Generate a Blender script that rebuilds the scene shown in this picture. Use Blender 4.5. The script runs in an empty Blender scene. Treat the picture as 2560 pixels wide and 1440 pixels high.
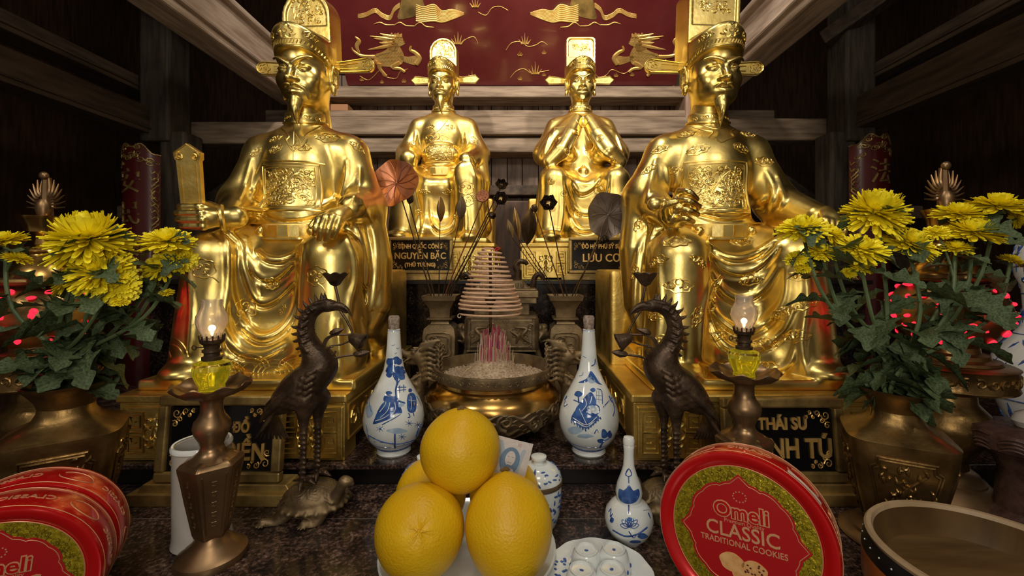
import bpy, math, random
import numpy as np
from mathutils import Vector, Matrix, Euler
from mathutils.bvhtree import BVHTree
from mathutils.geometry import tessellate_polygon
R = math.radians
sc = bpy.context.scene
# ------------------------------------------------------------------ camera, world, lights, exposure
FPX, VX, VY = 1075.0, 1300.0, 660.0            # focal length in pixels, vanishing point of the altar's depth lines
cam = bpy.data.objects.new('camera', bpy.data.cameras.new('camera'))
sc.collection.objects.link(cam); sc.camera = cam
cam.rotation_euler = (R(90), 0, 0)
cam.data.sensor_width = 36.0; cam.data.sensor_fit = 'HORIZONTAL'
cam.data.lens = FPX / 2560 * 36.0
cam.data.shift_x = -(VX - 1280) / 2560; cam.data.shift_y = -(720 - VY) / 2560
cam.data.clip_start = 0.02; cam.data.clip_end = 60
w = bpy.data.worlds.new('world'); sc.world = w; w.use_nodes = True
w.node_tree.nodes['Background'].inputs[0].default_value = (1.0, 0.86, 0.68, 1)
w.node_tree.nodes['Background'].inputs[1].default_value = 0.155
def area(name, loc, tgt, size, power, col=(1, .91, .76), sy=None, spread=180):
    l = bpy.data.lights.new(name, 'AREA'); l.energy = power; l.color = col; l.size = size; l.spread = R(spread)
    if sy: l.shape = 'RECTANGLE'; l.size_y = sy
    o = bpy.data.objects.new(name, l); sc.collection.objects.link(o); o.location = loc
    o.rotation_euler = (Vector(tgt) - Vector(loc)).to_track_quat('-Z', 'Y').to_euler(); return o
def spot(name, loc, tgt, power, ang, col=(1, .91, .76), blend=.6, rad=.04):
    l = bpy.data.lights.new(name, 'SPOT'); l.energy = power; l.color = col; l.spot_size = R(ang); l.spot_blend = blend; l.shadow_soft_size = rad
    o = bpy.data.objects.new(name, l); sc.collection.objects.link(o); o.location = loc
    o.rotation_euler = (Vector(tgt) - Vector(loc)).to_track_quat('-Z', 'Y').to_euler(); return o
spot('spot_lamp_left', (-1.15, -.25, 1.15), (-.62, 1.35, .25), 23, 62, rad=.10)
spot('spot_lamp_right', (1.0, -.3, 1.15), (.62, 1.35, .25), 23, 62, rad=.10)
area('hall_lamp', (-.05, -.35, 1.35), (-.05, 1.2, -.2), .5, 8)
area('low_fill_light', (-.05, -.5, .15), (-.05, 2.0, .8), .4, 6)  # unseen fill added low by the camera to brighten the beams and gold
area('lamp_over_altar', (-.05, 1.0, 1.75), (-.05, 1.9, .5), .3, 9)
spot('spot_lamp_back_left', (-.75, .9, 1.7), (-.5, 2.9, .75), 80, 75, col=(1, .88, .74))
spot('spot_lamp_back_right', (.75, .9, 1.7), (.45, 2.9, .75), 80, 75, col=(1, .88, .74))
vs = sc.view_settings; vs.view_transform = 'Standard'; vs.look = 'None'; vs.gamma = 1; vs.exposure = 0.0; vs.use_curve_mapping = False

# ------------------------------------------------------------------ helpers
def at(px, py, d):
    return Vector(((px - VX) / FPX * d, d, (VY - py) / FPX * d))
def tag(o, label=None, cat=None, group=None, kind=None):
    for k, v in (('label', label), ('category', cat), ('group', group), ('kind', kind)):
        if v: o[k] = v
    return o
def wloc(o):
    p = Vector((0, 0, 0))
    while o: p += o.location; o = o.parent
    return p
def thing(name, loc, label, cat, group=None):
    o = bpy.data.objects.new(name, None); sc.collection.objects.link(o); o.location = loc
    o.empty_display_size = .02
    return tag(o, label, cat, group)
def mesh_obj(name, V, F, mat, parent=None, smooth=True, origin=None, bevel=0, label=None, sub=0):
    off = np.array(wloc(parent)) if parent else np.array(origin if origin is not None else (0, 0, 0), float)
    V = np.asarray(V, float).reshape(-1, 3) - off
    me = bpy.data.meshes.new(name)
    if isinstance(F, np.ndarray):
        nf = len(F); k = F.shape[1]
        me.vertices.add(len(V)); me.vertices.foreach_set('co', V.astype(np.float32).ravel())
        me.loops.add(nf * k); me.loops.foreach_set('vertex_index', F.astype(np.int32).ravel())
        me.polygons.add(nf); me.polygons.foreach_set('loop_start', np.arange(0, nf * k, k, dtype=np.int32))
        me.update(calc_edges=True); me.validate()
    else:
        me.from_pydata([tuple(v) for v in V], [], F)
    me.polygons.foreach_set('use_smooth', [bool(smooth)] * len(me.polygons))
    me.materials.append(mat); me.update()
    o = bpy.data.objects.new(name, me); sc.collection.objects.link(o)
    if parent: o.parent = parent
    elif origin is not None: o.location = origin
    if smooth == 'auto' or bevel:
        if smooth == 'auto':
            me.set_sharp_from_angle(angle=R(38))
    if bevel:
        b = o.modifiers.new('bevel', 'BEVEL'); b.width = bevel; b.segments = 2; b.limit_method = 'ANGLE'; b.angle_limit = R(35)
    if sub:
        s = o.modifiers.new('sub', 'SUBSURF'); s.levels = sub; s.render_levels = sub
    if label: o['label'] = label
    return o
def cat_(pts, n=8, closed=False):
    P = [Vector(p) for p in pts]; m = len(P); out = []
    rng = range(m) if closed else range(m - 1)
    for i in rng:
        g = (lambda j: P[j % m]) if closed else (lambda j: P[max(0, min(m - 1, j))])
        a, b, c, d = g(i - 1), g(i), g(i + 1), g(i + 2)
        for s in range(n):
            t = s / n
            out.append(.5 * ((2 * b) + (c - a) * t + (2 * a - 5 * b + 4 * c - d) * t * t + (3 * b - a - 3 * c + d) * t ** 3))
    if not closed: out.append(P[-1].copy())
    return out
class MB:
    def __init__(s): s.v = []; s.f = []
    def add(s, V, F):
        b = len(s.v); s.v += [tuple(v) for v in V]; s.f += [tuple(b + i for i in f) for f in F]; return s
    def box(s, c, sz, M=None, taper=1.0):
        x, y, z = sz[0] / 2, sz[1] / 2, sz[2] / 2; V = []
        for k, t in ((-1, 1.0), (1, taper)):
            for a, b in ((-1, -1), (1, -1), (1, 1), (-1, 1)): V.append(Vector((a * x * t, b * y * t, k * z)))
        V = [(M @ v if M else v) + Vector(c) for v in V]
        return s.add(V, [(3, 2, 1, 0), (4, 5, 6, 7), (0, 1, 5, 4), (1, 2, 6, 5), (2, 3, 7, 6), (3, 0, 4, 7)])
    def lathe(s, prof, c=(0, 0, 0), n=40, M=None, shape=None, closed=False, cap=True):
        V = []; F = []; m = len(prof)
        for i, (r, z) in enumerate(prof):
            for j in range(n):
                a = 2 * math.pi * j / n; q = shape(a, z, i / (m - 1)) if shape else 1.0
                if isinstance(q, tuple): q, dz = q
                else: dz = 0
                v = Vector((r * q * math.cos(a), r * q * math.sin(a), z + dz)); V.append((M @ v if M else v) + Vector(c))
        for i in range(m - 1 + (1 if closed else 0)):
            i2 = (i + 1) % m
            for j in range(n):
                j2 = (j + 1) % n; F.append((i * n + j, i * n + j2, i2 * n + j2, i2 * n + j))
        if not closed and cap:
            if prof[0][0] > 1e-6: F.append(tuple(range(n))[::-1])
            if prof[-1][0] > 1e-6: F.append(tuple((m - 1) * n + j for j in range(n)))
        return s.add(V, F)
    def tube(s, pts, r, n=8, closed=False, flat=1.0, up=None):
        P = [Vector(p) for p in pts]; m = len(P)
        if m < 2: return s
        rs = r if isinstance(r, (list, tuple)) else [r] * m
        if len(rs) != m: rs = [rs[0] + (rs[-1] - rs[0]) * i / (m - 1) for i in range(m)] if len(rs) == 2 else [np.interp(i / (m - 1), np.linspace(0, 1, len(rs)), rs) for i in range(m)]
        T = []
        for i in range(m):
            a = P[(i + 1) % m] if (closed or i < m - 1) else P[i]; b = P[i - 1] if (closed or i > 0) else P[i]
            t = a - b; T.append(t.normalized() if t.length > 1e-9 else (T[-1] if T else Vector((0, 0, 1))))
        u = Vector(up) if up else (Vector((0, 0, 1)) if abs(T[0].z) < .9 else Vector((1, 0, 0)))
        V = []; F = []
        for i in range(m):
            if up: u = Vector(up)
            u = u - T[i] * u.dot(T[i]); u = u.normalized() if u.length > 1e-6 else T[i].orthogonal().normalized()
            w_ = T[i].cross(u)
            for j in range(n):
                a = 2 * math.pi * j / n
                V.append(P[i] + (w_ * math.cos(a) + u * math.sin(a) * flat) * rs[i])
        for i in range(m if closed else m - 1):
            i2 = (i + 1) % m
            for j in range(n): F.append((i * n + j, i * n + (j + 1) % n, i2 * n + (j + 1) % n, i2 * n + j))
        if not closed: F.append(tuple(range(n))[::-1]); F.append(tuple((m - 1) * n + j for j in range(n)))
        return s.add(V, F)
    def prism(s, out, h, M=None, c=(0, 0, 0)):
        # outline (x, y) extruded along z by h
        n = len(out); V = [Vector((x, y, 0)) for x, y in out] + [Vector((x, y, h)) for x, y in out]
        V = [(M @ v if M else v) + Vector(c) for v in V]
        tri = tessellate_polygon([[Vector((x, y, 0)) for x, y in out]])
        F = []
        for t in tri:
            a, b, d = t; p, q, r_ = [Vector((*out[i], 0)) for i in (a, b, d)]
            if (q - p).cross(r_ - p).z < 0: a, b, d = a, d, b
            F += [(d, b, a), (a + n, b + n, d + n)]
        A = sum(out[i][0] * out[(i + 1) % n][1] - out[(i + 1) % n][0] * out[i][1] for i in range(n))
        for i in range(n):
            j = (i + 1) % n; F.append((i, j, j + n, i + n) if A > 0 else (j, i, i + n, j + n))
        return s.add(V, F)
    def ell(s, c, r, M=None, n=16, m=10):
        V = []; F = []
        for i in range(m + 1):
            t = math.pi * i / m
            for j in range(n):
                a = 2 * math.pi * j / n; v = Vector((r[0] * math.sin(t) * math.cos(a), r[1] * math.sin(t) * math.sin(a), r[2] * math.cos(t)))
                V.append((M @ v if M else v) + Vector(c))
        for i in range(m):
            for j in range(n): F.append((i * n + j, (i + 1) * n + j, (i + 1) * n + (j + 1) % n, i * n + (j + 1) % n))
        return s.add(V, F)
    def grid(s, fn, nu, nv, thick=None):
        V = [fn(i / nu, j / nv) for i in range(nu + 1) for j in range(nv + 1)]
        F = [(i * (nv + 1) + j, (i + 1) * (nv + 1) + j, (i + 1) * (nv + 1) + j + 1, i * (nv + 1) + j + 1) for i in range(nu) for j in range(nv)]
        return s.add(V, F)
    def build(s, name, mat, parent=None, smooth='auto', **k):
        return mesh_obj(name, np.array(s.v) if s.v else np.zeros((0, 3)), s.f, mat, parent, smooth, **k)
def text_mesh(txt, size, depth, M, bold=0.0, align='CENTER', squeeze=1.0, res=3, shear=0):
    c = bpy.data.curves.new('t', 'FONT'); c.body = txt; c.size = size; c.extrude = depth; c.offset = bold
    c.align_x = align; c.align_y = 'CENTER'; c.resolution_u = res; c.shear = shear
    o = bpy.data.objects.new('t', c); sc.collection.objects.link(o)
    dg = bpy.context.evaluated_depsgraph_get(); me = bpy.data.meshes.new_from_object(o.evaluated_get(dg))
    V = [M @ Vector((v.co.x * squeeze, v.co.y, v.co.z)) for v in me.vertices]; F = [tuple(p.vertices) for p in me.polygons]
    bpy.data.objects.remove(o); bpy.data.curves.remove(c); bpy.data.meshes.remove(me)
    return V, F
def frameM(right, up, loc):
    r_ = Vector(right).normalized(); u = Vector(up); n = r_.cross(u).normalized(); u = n.cross(r_)
    M = Matrix((r_, u, n)).transposed().to_4x4(); M.translation = Vector(loc); return M

# ------------------------------------------------------------------ materials
def mat(name, col, rough=.5, metal=0.0, bump=0, bscale=40, var=0, vscale=8, col2=None, spec=.5, rvar=0, coat=0, detail=4, bdist=.002, trans=0, ior=1.45, stretch=None, sheen=0, emit=None, estr=0, alpha=1, sss=0, hi=.65, lo=.35):
    m = bpy.data.materials.new(name); m.use_nodes = True; nt = m.node_tree; b = nt.nodes['Principled BSDF']
    b.inputs['Base Color'].default_value = (*col, 1); b.inputs['Roughness'].default_value = rough; b.inputs['Metallic'].default_value = metal
    b.inputs['Specular IOR Level'].default_value = spec; b.inputs['Coat Weight'].default_value = coat; b.inputs['Coat Roughness'].default_value = .08
    b.inputs['Transmission Weight'].default_value = trans; b.inputs['IOR'].default_value = ior; b.inputs['Alpha'].default_value = alpha
    if sss: b.inputs['Subsurface Weight'].default_value = sss; b.inputs['Subsurface Radius'].default_value = (.01, .006, .002)
    if emit: b.inputs['Emission Color'].default_value = (*emit, 1); b.inputs['Emission Strength'].default_value = estr
    tc = nt.nodes.new('ShaderNodeTexCoord'); vec = tc.outputs['Object']
    if stretch:
        mp = nt.nodes.new('ShaderNodeMapping'); mp.inputs['Scale'].default_value = stretch; nt.links.new(vec, mp.inputs['Vector']); vec = mp.outputs[0]
    def noise(sc_, det=4):
        n = nt.nodes.new('ShaderNodeTexNoise'); n.inputs['Scale'].default_value = sc_; n.inputs['Detail'].default_value = det; nt.links.new(vec, n.inputs['Vector']); return n.outputs['Fac']
    if col2:
        n = noise(vscale, detail); cr = nt.nodes.new('ShaderNodeValToRGB'); cr.color_ramp.elements[0].position = lo; cr.color_ramp.elements[1].position = hi
        cr.color_ramp.elements[0].color = (*col, 1); cr.color_ramp.elements[1].color = (*col2, 1)
        nt.links.new(n, cr.inputs[0]); nt.links.new(cr.outputs[0], b.inputs['Base Color'])
    if rvar:
        n = noise(vscale * .7, 3); mr = nt.nodes.new('ShaderNodeMapRange'); mr.inputs[1].default_value = .3; mr.inputs[2].default_value = .7
        mr.inputs[3].default_value = max(.02, rough - rvar); mr.inputs[4].default_value = rough + rvar; nt.links.new(n, mr.inputs[0]); nt.links.new(mr.outputs[0], b.inputs['Roughness'])
    if bump:
        n = noise(bscale, 3); bp = nt.nodes.new('ShaderNodeBump'); bp.inputs['Strength'].default_value = bump; bp.inputs['Distance'].default_value = bdist
        nt.links.new(n, bp.inputs['Height']); nt.links.new(bp.outputs[0], b.inputs['Normal'])
    return m
GOLD = mat('gold_leaf', (.84, .61, .17), .33, 1, bump=.35, bscale=48, col2=(.94, .75, .28), vscale=14, rvar=.08, bdist=.0015)
GOLD2 = mat('gold_leaf_rough', (.72, .49, .12), .42, 1, bump=.35, bscale=90, col2=(.86, .63, .20), vscale=20, rvar=.08)
GOLDP = mat('gold_paint', (.75, .43, .11), .42, .6, col2=(.9, .6, .2), vscale=30, bump=.2, bscale=150)
OLDG = mat('aged_gilt', (.22, .15, .055), .45, .7, col2=(.55, .38, .13), vscale=18, bump=.3, bscale=120)
BRONZE = mat('bronze', (.20, .115, .045), .36, .9, col2=(.42, .25, .09), vscale=9, rvar=.1, bump=.2, bscale=60)
BRONZEL = mat('polished_brass', (.62, .38, .11), .22, 1, col2=(.42, .24, .07), vscale=7, rvar=.08, bump=.08, bscale=30)
BRONZED = mat('dark_bronze', (.040, .025, .016), .42, .6, col2=(.12, .075, .045), vscale=30, rvar=.1, bump=.5, bscale=160)
BRONZEG = mat('dusty_bronze', (.13, .09, .05), .5, .65, col2=(.27, .19, .10), vscale=22, rvar=.1, bump=.35, bscale=120)
COPPER = mat('copper', (.30, .105, .055), .36, .9, col2=(.48, .19, .10), vscale=12, bump=.2, bscale=60)
COPPERG = mat('dull_copper', (.16, .12, .10), .45, .8, col2=(.30, .25, .22), vscale=12, bump=.2, bscale=60)
BRAS = mat('brown_brass', (.22, .13, .065), .38, .85, col2=(.36, .23, .12), vscale=10, rvar=.08, bump=.12, bscale=50)
WOOD = mat('weathered_wood', (.17, .115, .075), .62, 0, bump=.5, bscale=9, col2=(.36, .27, .19), vscale=5, detail=8, stretch=(1, 8, 8), bdist=.004)
WOODZ = mat('weathered_post', (.045, .033, .025), .65, 0, bump=.5, bscale=9, col2=(.10, .078, .06), vscale=5, detail=8, stretch=(8, 8, 1), bdist=.004)
WOODD = mat('dark_beam', (.05, .034, .024), .6, 0, bump=.4, bscale=9, col2=(.11, .075, .05), vscale=5, detail=8, stretch=(8, 1, 8), bdist=.004)
PLANK = mat('plank_wall', (.040, .022, .014), .5, 0, bump=.4, bscale=10, col2=(.10, .048, .025), vscale=5, detail=6, stretch=(8, 8, 1))
LACQ = mat('red_lacquer', (.105, .015, .016), .20, 0, col2=(.15, .027, .027), vscale=4, bump=.06, bscale=14, coat=.4)
WHITE = mat('porcelain', (.72, .78, .80), .09, 0, coat=.5, col2=(.80, .84, .84), vscale=12)
BLUE = mat('cobalt_blue', (.02, .06, .26), .12, 0, coat=.5, col2=(.06, .15, .42), vscale=60)
BLUEL = mat('pale_blue_glaze', (.32, .46, .66), .12, 0, coat=.5, col2=(.45, .58, .72), vscale=40)
BLACK = mat('black_board', (.006, .006, .007), .22, 0, coat=.3)
DARK = mat('black_lacquer', (.008, .006, .006), .35, 0)
def granite(nm, k):
    m = mat(nm, (.02, .014, .012), .16, 0, coat=.15, spec=.4); nt = m.node_tree; b = nt.nodes['Principled BSDF']
    tc = nt.nodes.new('ShaderNodeTexCoord'); n1 = nt.nodes.new('ShaderNodeTexNoise'); n1.inputs['Scale'].default_value = 130; n1.inputs['Detail'].default_value = 6; n1.inputs['Roughness'].default_value = .7
    n2 = nt.nodes.new('ShaderNodeTexNoise'); n2.inputs['Scale'].default_value = 22; n2.inputs['Detail'].default_value = 3
    for n_ in (n1, n2): nt.links.new(tc.outputs['Object'], n_.inputs['Vector'])
    mx = nt.nodes.new('ShaderNodeMath'); mx.operation = 'MULTIPLY_ADD'; mx.inputs[1].default_value = .45; nt.links.new(n2.outputs['Fac'], mx.inputs[0]); nt.links.new(n1.outputs['Fac'], mx.inputs[2])
    cr = nt.nodes.new('ShaderNodeValToRGB'); e = cr.color_ramp.elements; e[0].position = .62; e[0].color = (.008 * k, .006 * k, .006 * k, 1); e[1].position = .98; e[1].color = (.24 * k, .165 * k, .13 * k, 1)
    q = e.new(.72); q.color = (.026 * k, .015 * k, .012 * k, 1); q = e.new(.82); q.color = (.078 * k, .046 * k, .036 * k, 1)
    nt.links.new(mx.outputs[0], cr.inputs[0]); nt.links.new(cr.outputs[0], b.inputs['Base Color']); return m
LACQD = mat('dark_red_lacquer', (.065, .005, .006), .3, 0, col2=(.10, .010, .010), vscale=4, coat=.2)
GRAN = granite('brown_granite', 1.45); GRAND = granite('dark_granite', .35)
SEAM = mat('grout', (.30, .26, .22), .6)
# ------------------------------------------------------------------ sculpting: signed-distance field -> mesh
class Field:
    def __init__(s, lo, hi, h):
        s.h = h; s.lo = np.array(lo, np.float32)
        n = np.ceil((np.array(hi) - np.array(lo)) / h).astype(int) + 1
        s.ax = [s.lo[i] + h * np.arange(n[i], dtype=np.float32) for i in range(3)]
        s.F = np.full(tuple(n), .08, np.float32)
    def reg(s, lo, hi):
        sl = []
        for i in range(3):
            a = int(np.searchsorted(s.ax[i], lo[i])); b = int(np.searchsorted(s.ax[i], hi[i])); sl.append(slice(max(a - 1, 0), min(b + 1, len(s.ax[i]))))
        return tuple(sl), s.ax[0][sl[0]][:, None, None], s.ax[1][sl[1]][None, :, None], s.ax[2][sl[2]][None, None, :]
    def comb(s, sl, d, k, sub):
        A = s.F[sl]
        if A.size == 0: return
        if sub: A = -A
        hh = np.maximum(k - np.abs(A - d), 0) / k
        O = np.minimum(A, d) - hh * hh * k * .25
        s.F[sl] = -O if sub else O
    def ell(s, c, r, k=.02, rot=None, sub=False):
        m = max(r) + k + 3 * s.h
        sl, X, Y, Z = s.reg([c[i] - m for i in range(3)], [c[i] + m for i in range(3)])
        X, Y, Z = X - c[0], Y - c[1], Z - c[2]
        if rot is not None:
            Q = np.array(Euler([R(a) for a in rot]).to_matrix().transposed())
            X, Y, Z = [Q[i, 0] * X + Q[i, 1] * Y + Q[i, 2] * Z for i in range(3)]
        k0 = np.sqrt((X / r[0]) ** 2 + (Y / r[1]) ** 2 + (Z / r[2]) ** 2); k1 = np.sqrt((X / r[0] ** 2) ** 2 + (Y / r[1] ** 2) ** 2 + (Z / r[2] ** 2) ** 2) + 1e-6
        s.comb(sl, (k0 * (k0 - 1) / k1).astype(np.float32), k, sub)
    def cone(s, a, b, ra, rb=None, k=.02, sub=False):
        rb = ra if rb is None else rb; m = max(ra, rb) + k + 3 * s.h
        sl, X, Y, Z = s.reg([min(a[i], b[i]) - m for i in range(3)], [max(a[i], b[i]) + m for i in range(3)])
        d = [b[i] - a[i] for i in range(3)]; L = sum(q * q for q in d) + 1e-12
        t = np.clip(((X - a[0]) * d[0] + (Y - a[1]) * d[1] + (Z - a[2]) * d[2]) / L, 0, 1)
        D = np.sqrt((X - a[0] - t * d[0]) ** 2 + (Y - a[1] - t * d[1]) ** 2 + (Z - a[2] - t * d[2]) ** 2) - (ra + (rb - ra) * t)
        s.comb(sl, D.astype(np.float32), k, sub)
    def chain(s, P, r, k=.01, sub=False):
        n = len(P)
        if n < 2: return
        rs = [float(np.interp(i / (n - 1), np.linspace(0, 1, len(r)), r)) for i in range(n)] if isinstance(r, (list, tuple)) else [r] * n
        m = max(rs) + k + 3 * s.h; P = [tuple(p) for p in P]
        sl, X, Y, Z = s.reg([min(p[i] for p in P) - m for i in range(3)], [max(p[i] for p in P) + m for i in range(3)])
        if 0 in s.F[sl].shape: return
        D = np.full(s.F[sl].shape, 9.0, np.float32); X, Y, Z = X + 0 * Y + 0 * Z, Y + 0 * X + 0 * Z, Z + 0 * X + 0 * Y
        i0 = [q.start for q in sl]
        for i in range(n - 1):
            a, b = P[i], P[i + 1]; s2, _, _, _ = s.reg([min(a[j], b[j]) - m for j in range(3)], [max(a[j], b[j]) + m for j in range(3)])
            t_ = tuple(slice(max(0, q.start - i0[j]), max(0, q.stop - i0[j])) for j, q in enumerate(s2)); x, y, z = X[t_] - a[0], Y[t_] - a[1], Z[t_] - a[2]
            d = [b[j] - a[j] for j in range(3)]; L = sum(q * q for q in d) + 1e-12
            t = np.clip((x * d[0] + y * d[1] + z * d[2]) / L, 0, 1)
            E = np.sqrt((x - t * d[0]) ** 2 + (y - t * d[1]) ** 2 + (z - t * d[2]) ** 2) - (rs[i] + (rs[i + 1] - rs[i]) * t)
            D[t_] = np.minimum(D[t_], E)
        s.comb(sl, D, k, sub)
    def box(s, c, hs, r=.01, k=.02, rot=None, sub=False):
        m = math.sqrt(sum(q * q for q in hs)) + k + 3 * s.h if rot is not None else None
        e = [m] * 3 if m else [q + k + 3 * s.h for q in hs]
        sl, X, Y, Z = s.reg([c[i] - e[i] for i in range(3)], [c[i] + e[i] for i in range(3)])
        X, Y, Z = X - c[0], Y - c[1], Z - c[2]
        if rot is not None:
            Q = np.array(Euler([R(a) for a in rot]).to_matrix().transposed())
            X, Y, Z = [Q[i, 0] * X + Q[i, 1] * Y + Q[i, 2] * Z for i in range(3)]
        qx, qy, qz = np.abs(X) - hs[0] + r, np.abs(Y) - hs[1] + r, np.abs(Z) - hs[2] + r
        D = np.sqrt(np.maximum(qx, 0) ** 2 + np.maximum(qy, 0) ** 2 + np.maximum(qz, 0) ** 2) + np.minimum(np.maximum(qx, np.maximum(qy, qz)), 0) - r
        s.comb(sl, np.broadcast_to(D, s.F[sl].shape).astype(np.float32), k, sub)
    def mesh(s, smooth=2):
        F = s.F; S = F < 0; n = F.shape
        F[0], F[-1] = np.abs(F[0]) + 1e-4, np.abs(F[-1]) + 1e-4; S = F < 0
        cnt = np.zeros((n[0] - 1, n[1] - 1, n[2] - 1), np.int8)
        cr = [(i, j, k) for i in (0, 1) for j in (0, 1) for k in (0, 1)]
        for i, j, k in cr: cnt += S[i:n[0] - 1 + i, j:n[1] - 1 + j, k:n[2] - 1 + k]
        act = (cnt > 0) & (cnt < 8); I = np.argwhere(act); idx = np.full(act.shape, -1, np.int32); idx[act] = np.arange(len(I))
        C = {c: F[I[:, 0] + c[0], I[:, 1] + c[1], I[:, 2] + c[2]] for c in cr}
        acc = np.zeros((len(I), 3)); num = np.zeros(len(I))
        for a in cr:
            for ax in range(3):
                if a[ax]: continue
                b = list(a); b[ax] = 1; b = tuple(b); fa, fb = C[a], C[b]; m = (fa < 0) != (fb < 0)
                t = np.where(m, fa / np.where(m, fa - fb, 1), 0); p = np.zeros((len(I), 3)); p[:] = a; p[:, ax] += t
                acc[m] += p[m]; num += m
        V = (I + acc / num[:, None]) * s.h + s.lo
        Q = []
        for ax in range(3):
            o1, o2 = [(1, 2), (2, 0), (0, 1)][ax]
            sa = [slice(None)] * 3; sb = [slice(None)] * 3; sa[ax] = slice(0, -1); sb[ax] = slice(1, None)
            M = S[tuple(sa)] != S[tuple(sb)]; E = np.argwhere(M)
            ok = (E[:, o1] > 0) & (E[:, o2] > 0) & (E[:, o1] < n[o1] - 1) & (E[:, o2] < n[o2] - 1); E = E[ok]
            ins = S[E[:, 0], E[:, 1], E[:, 2]]
            def g(d1, d2):
                e = E.copy(); e[:, o1] -= d1; e[:, o2] -= d2; return idx[e[:, 0], e[:, 1], e[:, 2]]
            q = np.stack([g(1, 1), g(0, 1), g(0, 0), g(1, 0)], 1); q[~ins] = q[~ins][:, ::-1]; Q.append(q)
        Q = np.concatenate(Q); Q = Q[(Q >= 0).all(1)]
        for _ in range(smooth):
            S2 = np.zeros_like(V); c2 = np.zeros(len(V))
            for a in range(4):
                b = (a + 1) % 4
                for c in range(3): S2[:, c] += np.bincount(Q[:, a], V[Q[:, b], c], len(V)) + np.bincount(Q[:, b], V[Q[:, a], c], len(V))
                c2 += np.bincount(Q[:, a], minlength=len(V)) + np.bincount(Q[:, b], minlength=len(V))
            V = V * .5 + .5 * S2 / np.maximum(c2, 1)[:, None]
        return V, Q
def bvh_of(V, Q): return BVHTree.FromPolygons([tuple(v) for v in V], [tuple(int(i) for i in q) for q in Q], all_triangles=False)
# ---- motifs (2D polylines, unit size) laid onto surfaces as raised cords
def spiral(cx, cy, r, turns=1.4, a0=0, d=1, n=14):
    return [(cx + r * (1 - .8 * i / n) * math.cos(a0 + d * turns * 2 * math.pi * i / n), cy + r * (1 - .8 * i / n) * math.sin(a0 + d * turns * 2 * math.pi * i / n)) for i in range(n + 1)]
def cloud(k=0):
    L = [spiral(-.52, -.05, .36, 1.1, 2.6, -1, 16), spiral(.52, -.05, .36, 1.1, .5, 1, 16), spiral(0, .22, .42, 1.2, -1.5, 1, 16)]
    out = []
    for i in range(36):
        a = 2 * math.pi * i / 36; q = 1 + .10 * math.cos(7 * a + k); out.append((1.02 * q * math.cos(a), .52 * q * math.sin(a)))
    L.append(out + out[:1]); L.append([(-.95, -.1), (-1.15, 0), (-.95, .12)]); L.append([(.95, -.1), (1.15, 0), (.95, .12)])
    return L
def puff():
    L = []; out = []
    for i in range(40):
        a = 2 * math.pi * i / 40; q = .8 + .16 * abs(math.sin(3 * a)); out.append((q * math.cos(a), q * math.sin(a) * .9))
    return [out + out[:1], spiral(-.3, .2, .3), spiral(.3, .1, .3, 1.4, 2, -1), spiral(0, -.35, .25), [(.2, -.6), (.6, -.9), (.9, -1.4)]]
def disc():
    return [[(math.cos(a * .35), math.sin(a * .35)) for a in range(19)], [(.7 * math.cos(a * .35), .7 * math.sin(a * .35)) for a in range(19)],
            [(-.4, .3), (.4, .3)], [(-.45, 0), (.45, 0)], [(-.4, -.3), (.4, -.3)], [(0, .5), (0, -.5)]]
def flower(n=5):
    L = [[((.62 + .33 * abs(math.cos(n * a / 2))) * math.cos(a), (.62 + .33 * abs(math.cos(n * a / 2))) * math.sin(a)) for a in [2 * math.pi * i / 40 for i in range(41)]]]
    return L + [[(.22 * math.cos(a), .22 * math.sin(a)) for a in [2 * math.pi * i / 10 for i in range(11)]]]
def brocade(seed, w, h, n=34):
    rnd = random.Random(seed); L = []
    for _ in range(n):
        x, y, r = rnd.uniform(-w, w), rnd.uniform(-h, h), rnd.uniform(.1, .24)
        L.append(spiral(x * .95, y * .92, r, rnd.uniform(1, 1.5), rnd.uniform(0, 6), rnd.choice((-1, 1)), 18))
    P = [(w * .75 * math.cos(t) * (1 - .08 * t), h * .7 * math.sin(1.7 * t)) for t in np.linspace(0, 6, 40)]; L.append(P); L.append([(x + .08, y + .07) for x, y in P])
    for i in range(int(n * .6)):
        x, y = rnd.uniform(-w, w) * .9, rnd.uniform(-h, h) * .9; a = rnd.uniform(0, 6)
        L.append([(x + t * math.cos(a) * .35, y + t * math.sin(a) * .35 + .07 * math.sin(6 * t)) for t in np.linspace(0, 1, 9)])
    return [[(max(-w, min(w, x)), max(-h, min(h, y))) for x, y in l] for l in L]
def emboss(mb, bvh, p, nrm, motif, size, rad, ang=0, asp=1.0, n=5, up=(0, 0, 1), reach=.05, lift=0):
    nrm = Vector(nrm).normalized(); u = Vector(up).cross(nrm).normalized(); v = nrm.cross(u)
    ca, sa = math.cos(R(ang)), math.sin(R(ang))
    for L in motif:
        P = []
        for x, y in L:
            x, y = x * size, y * size * asp; q = Vector(p) + u * (x * ca - y * sa) + v * (x * sa + y * ca) + nrm * reach
            hit = bvh.ray_cast(q, -nrm, reach * 2.2)
            if hit[0] is not None: P.append(hit[0] + nrm * lift)
            else:
                if len(P) > 1: mb.tube(P, rad, n)
                P = []
        if len(P) > 1: mb.tube(P, [rad, rad * .8], n)
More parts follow.
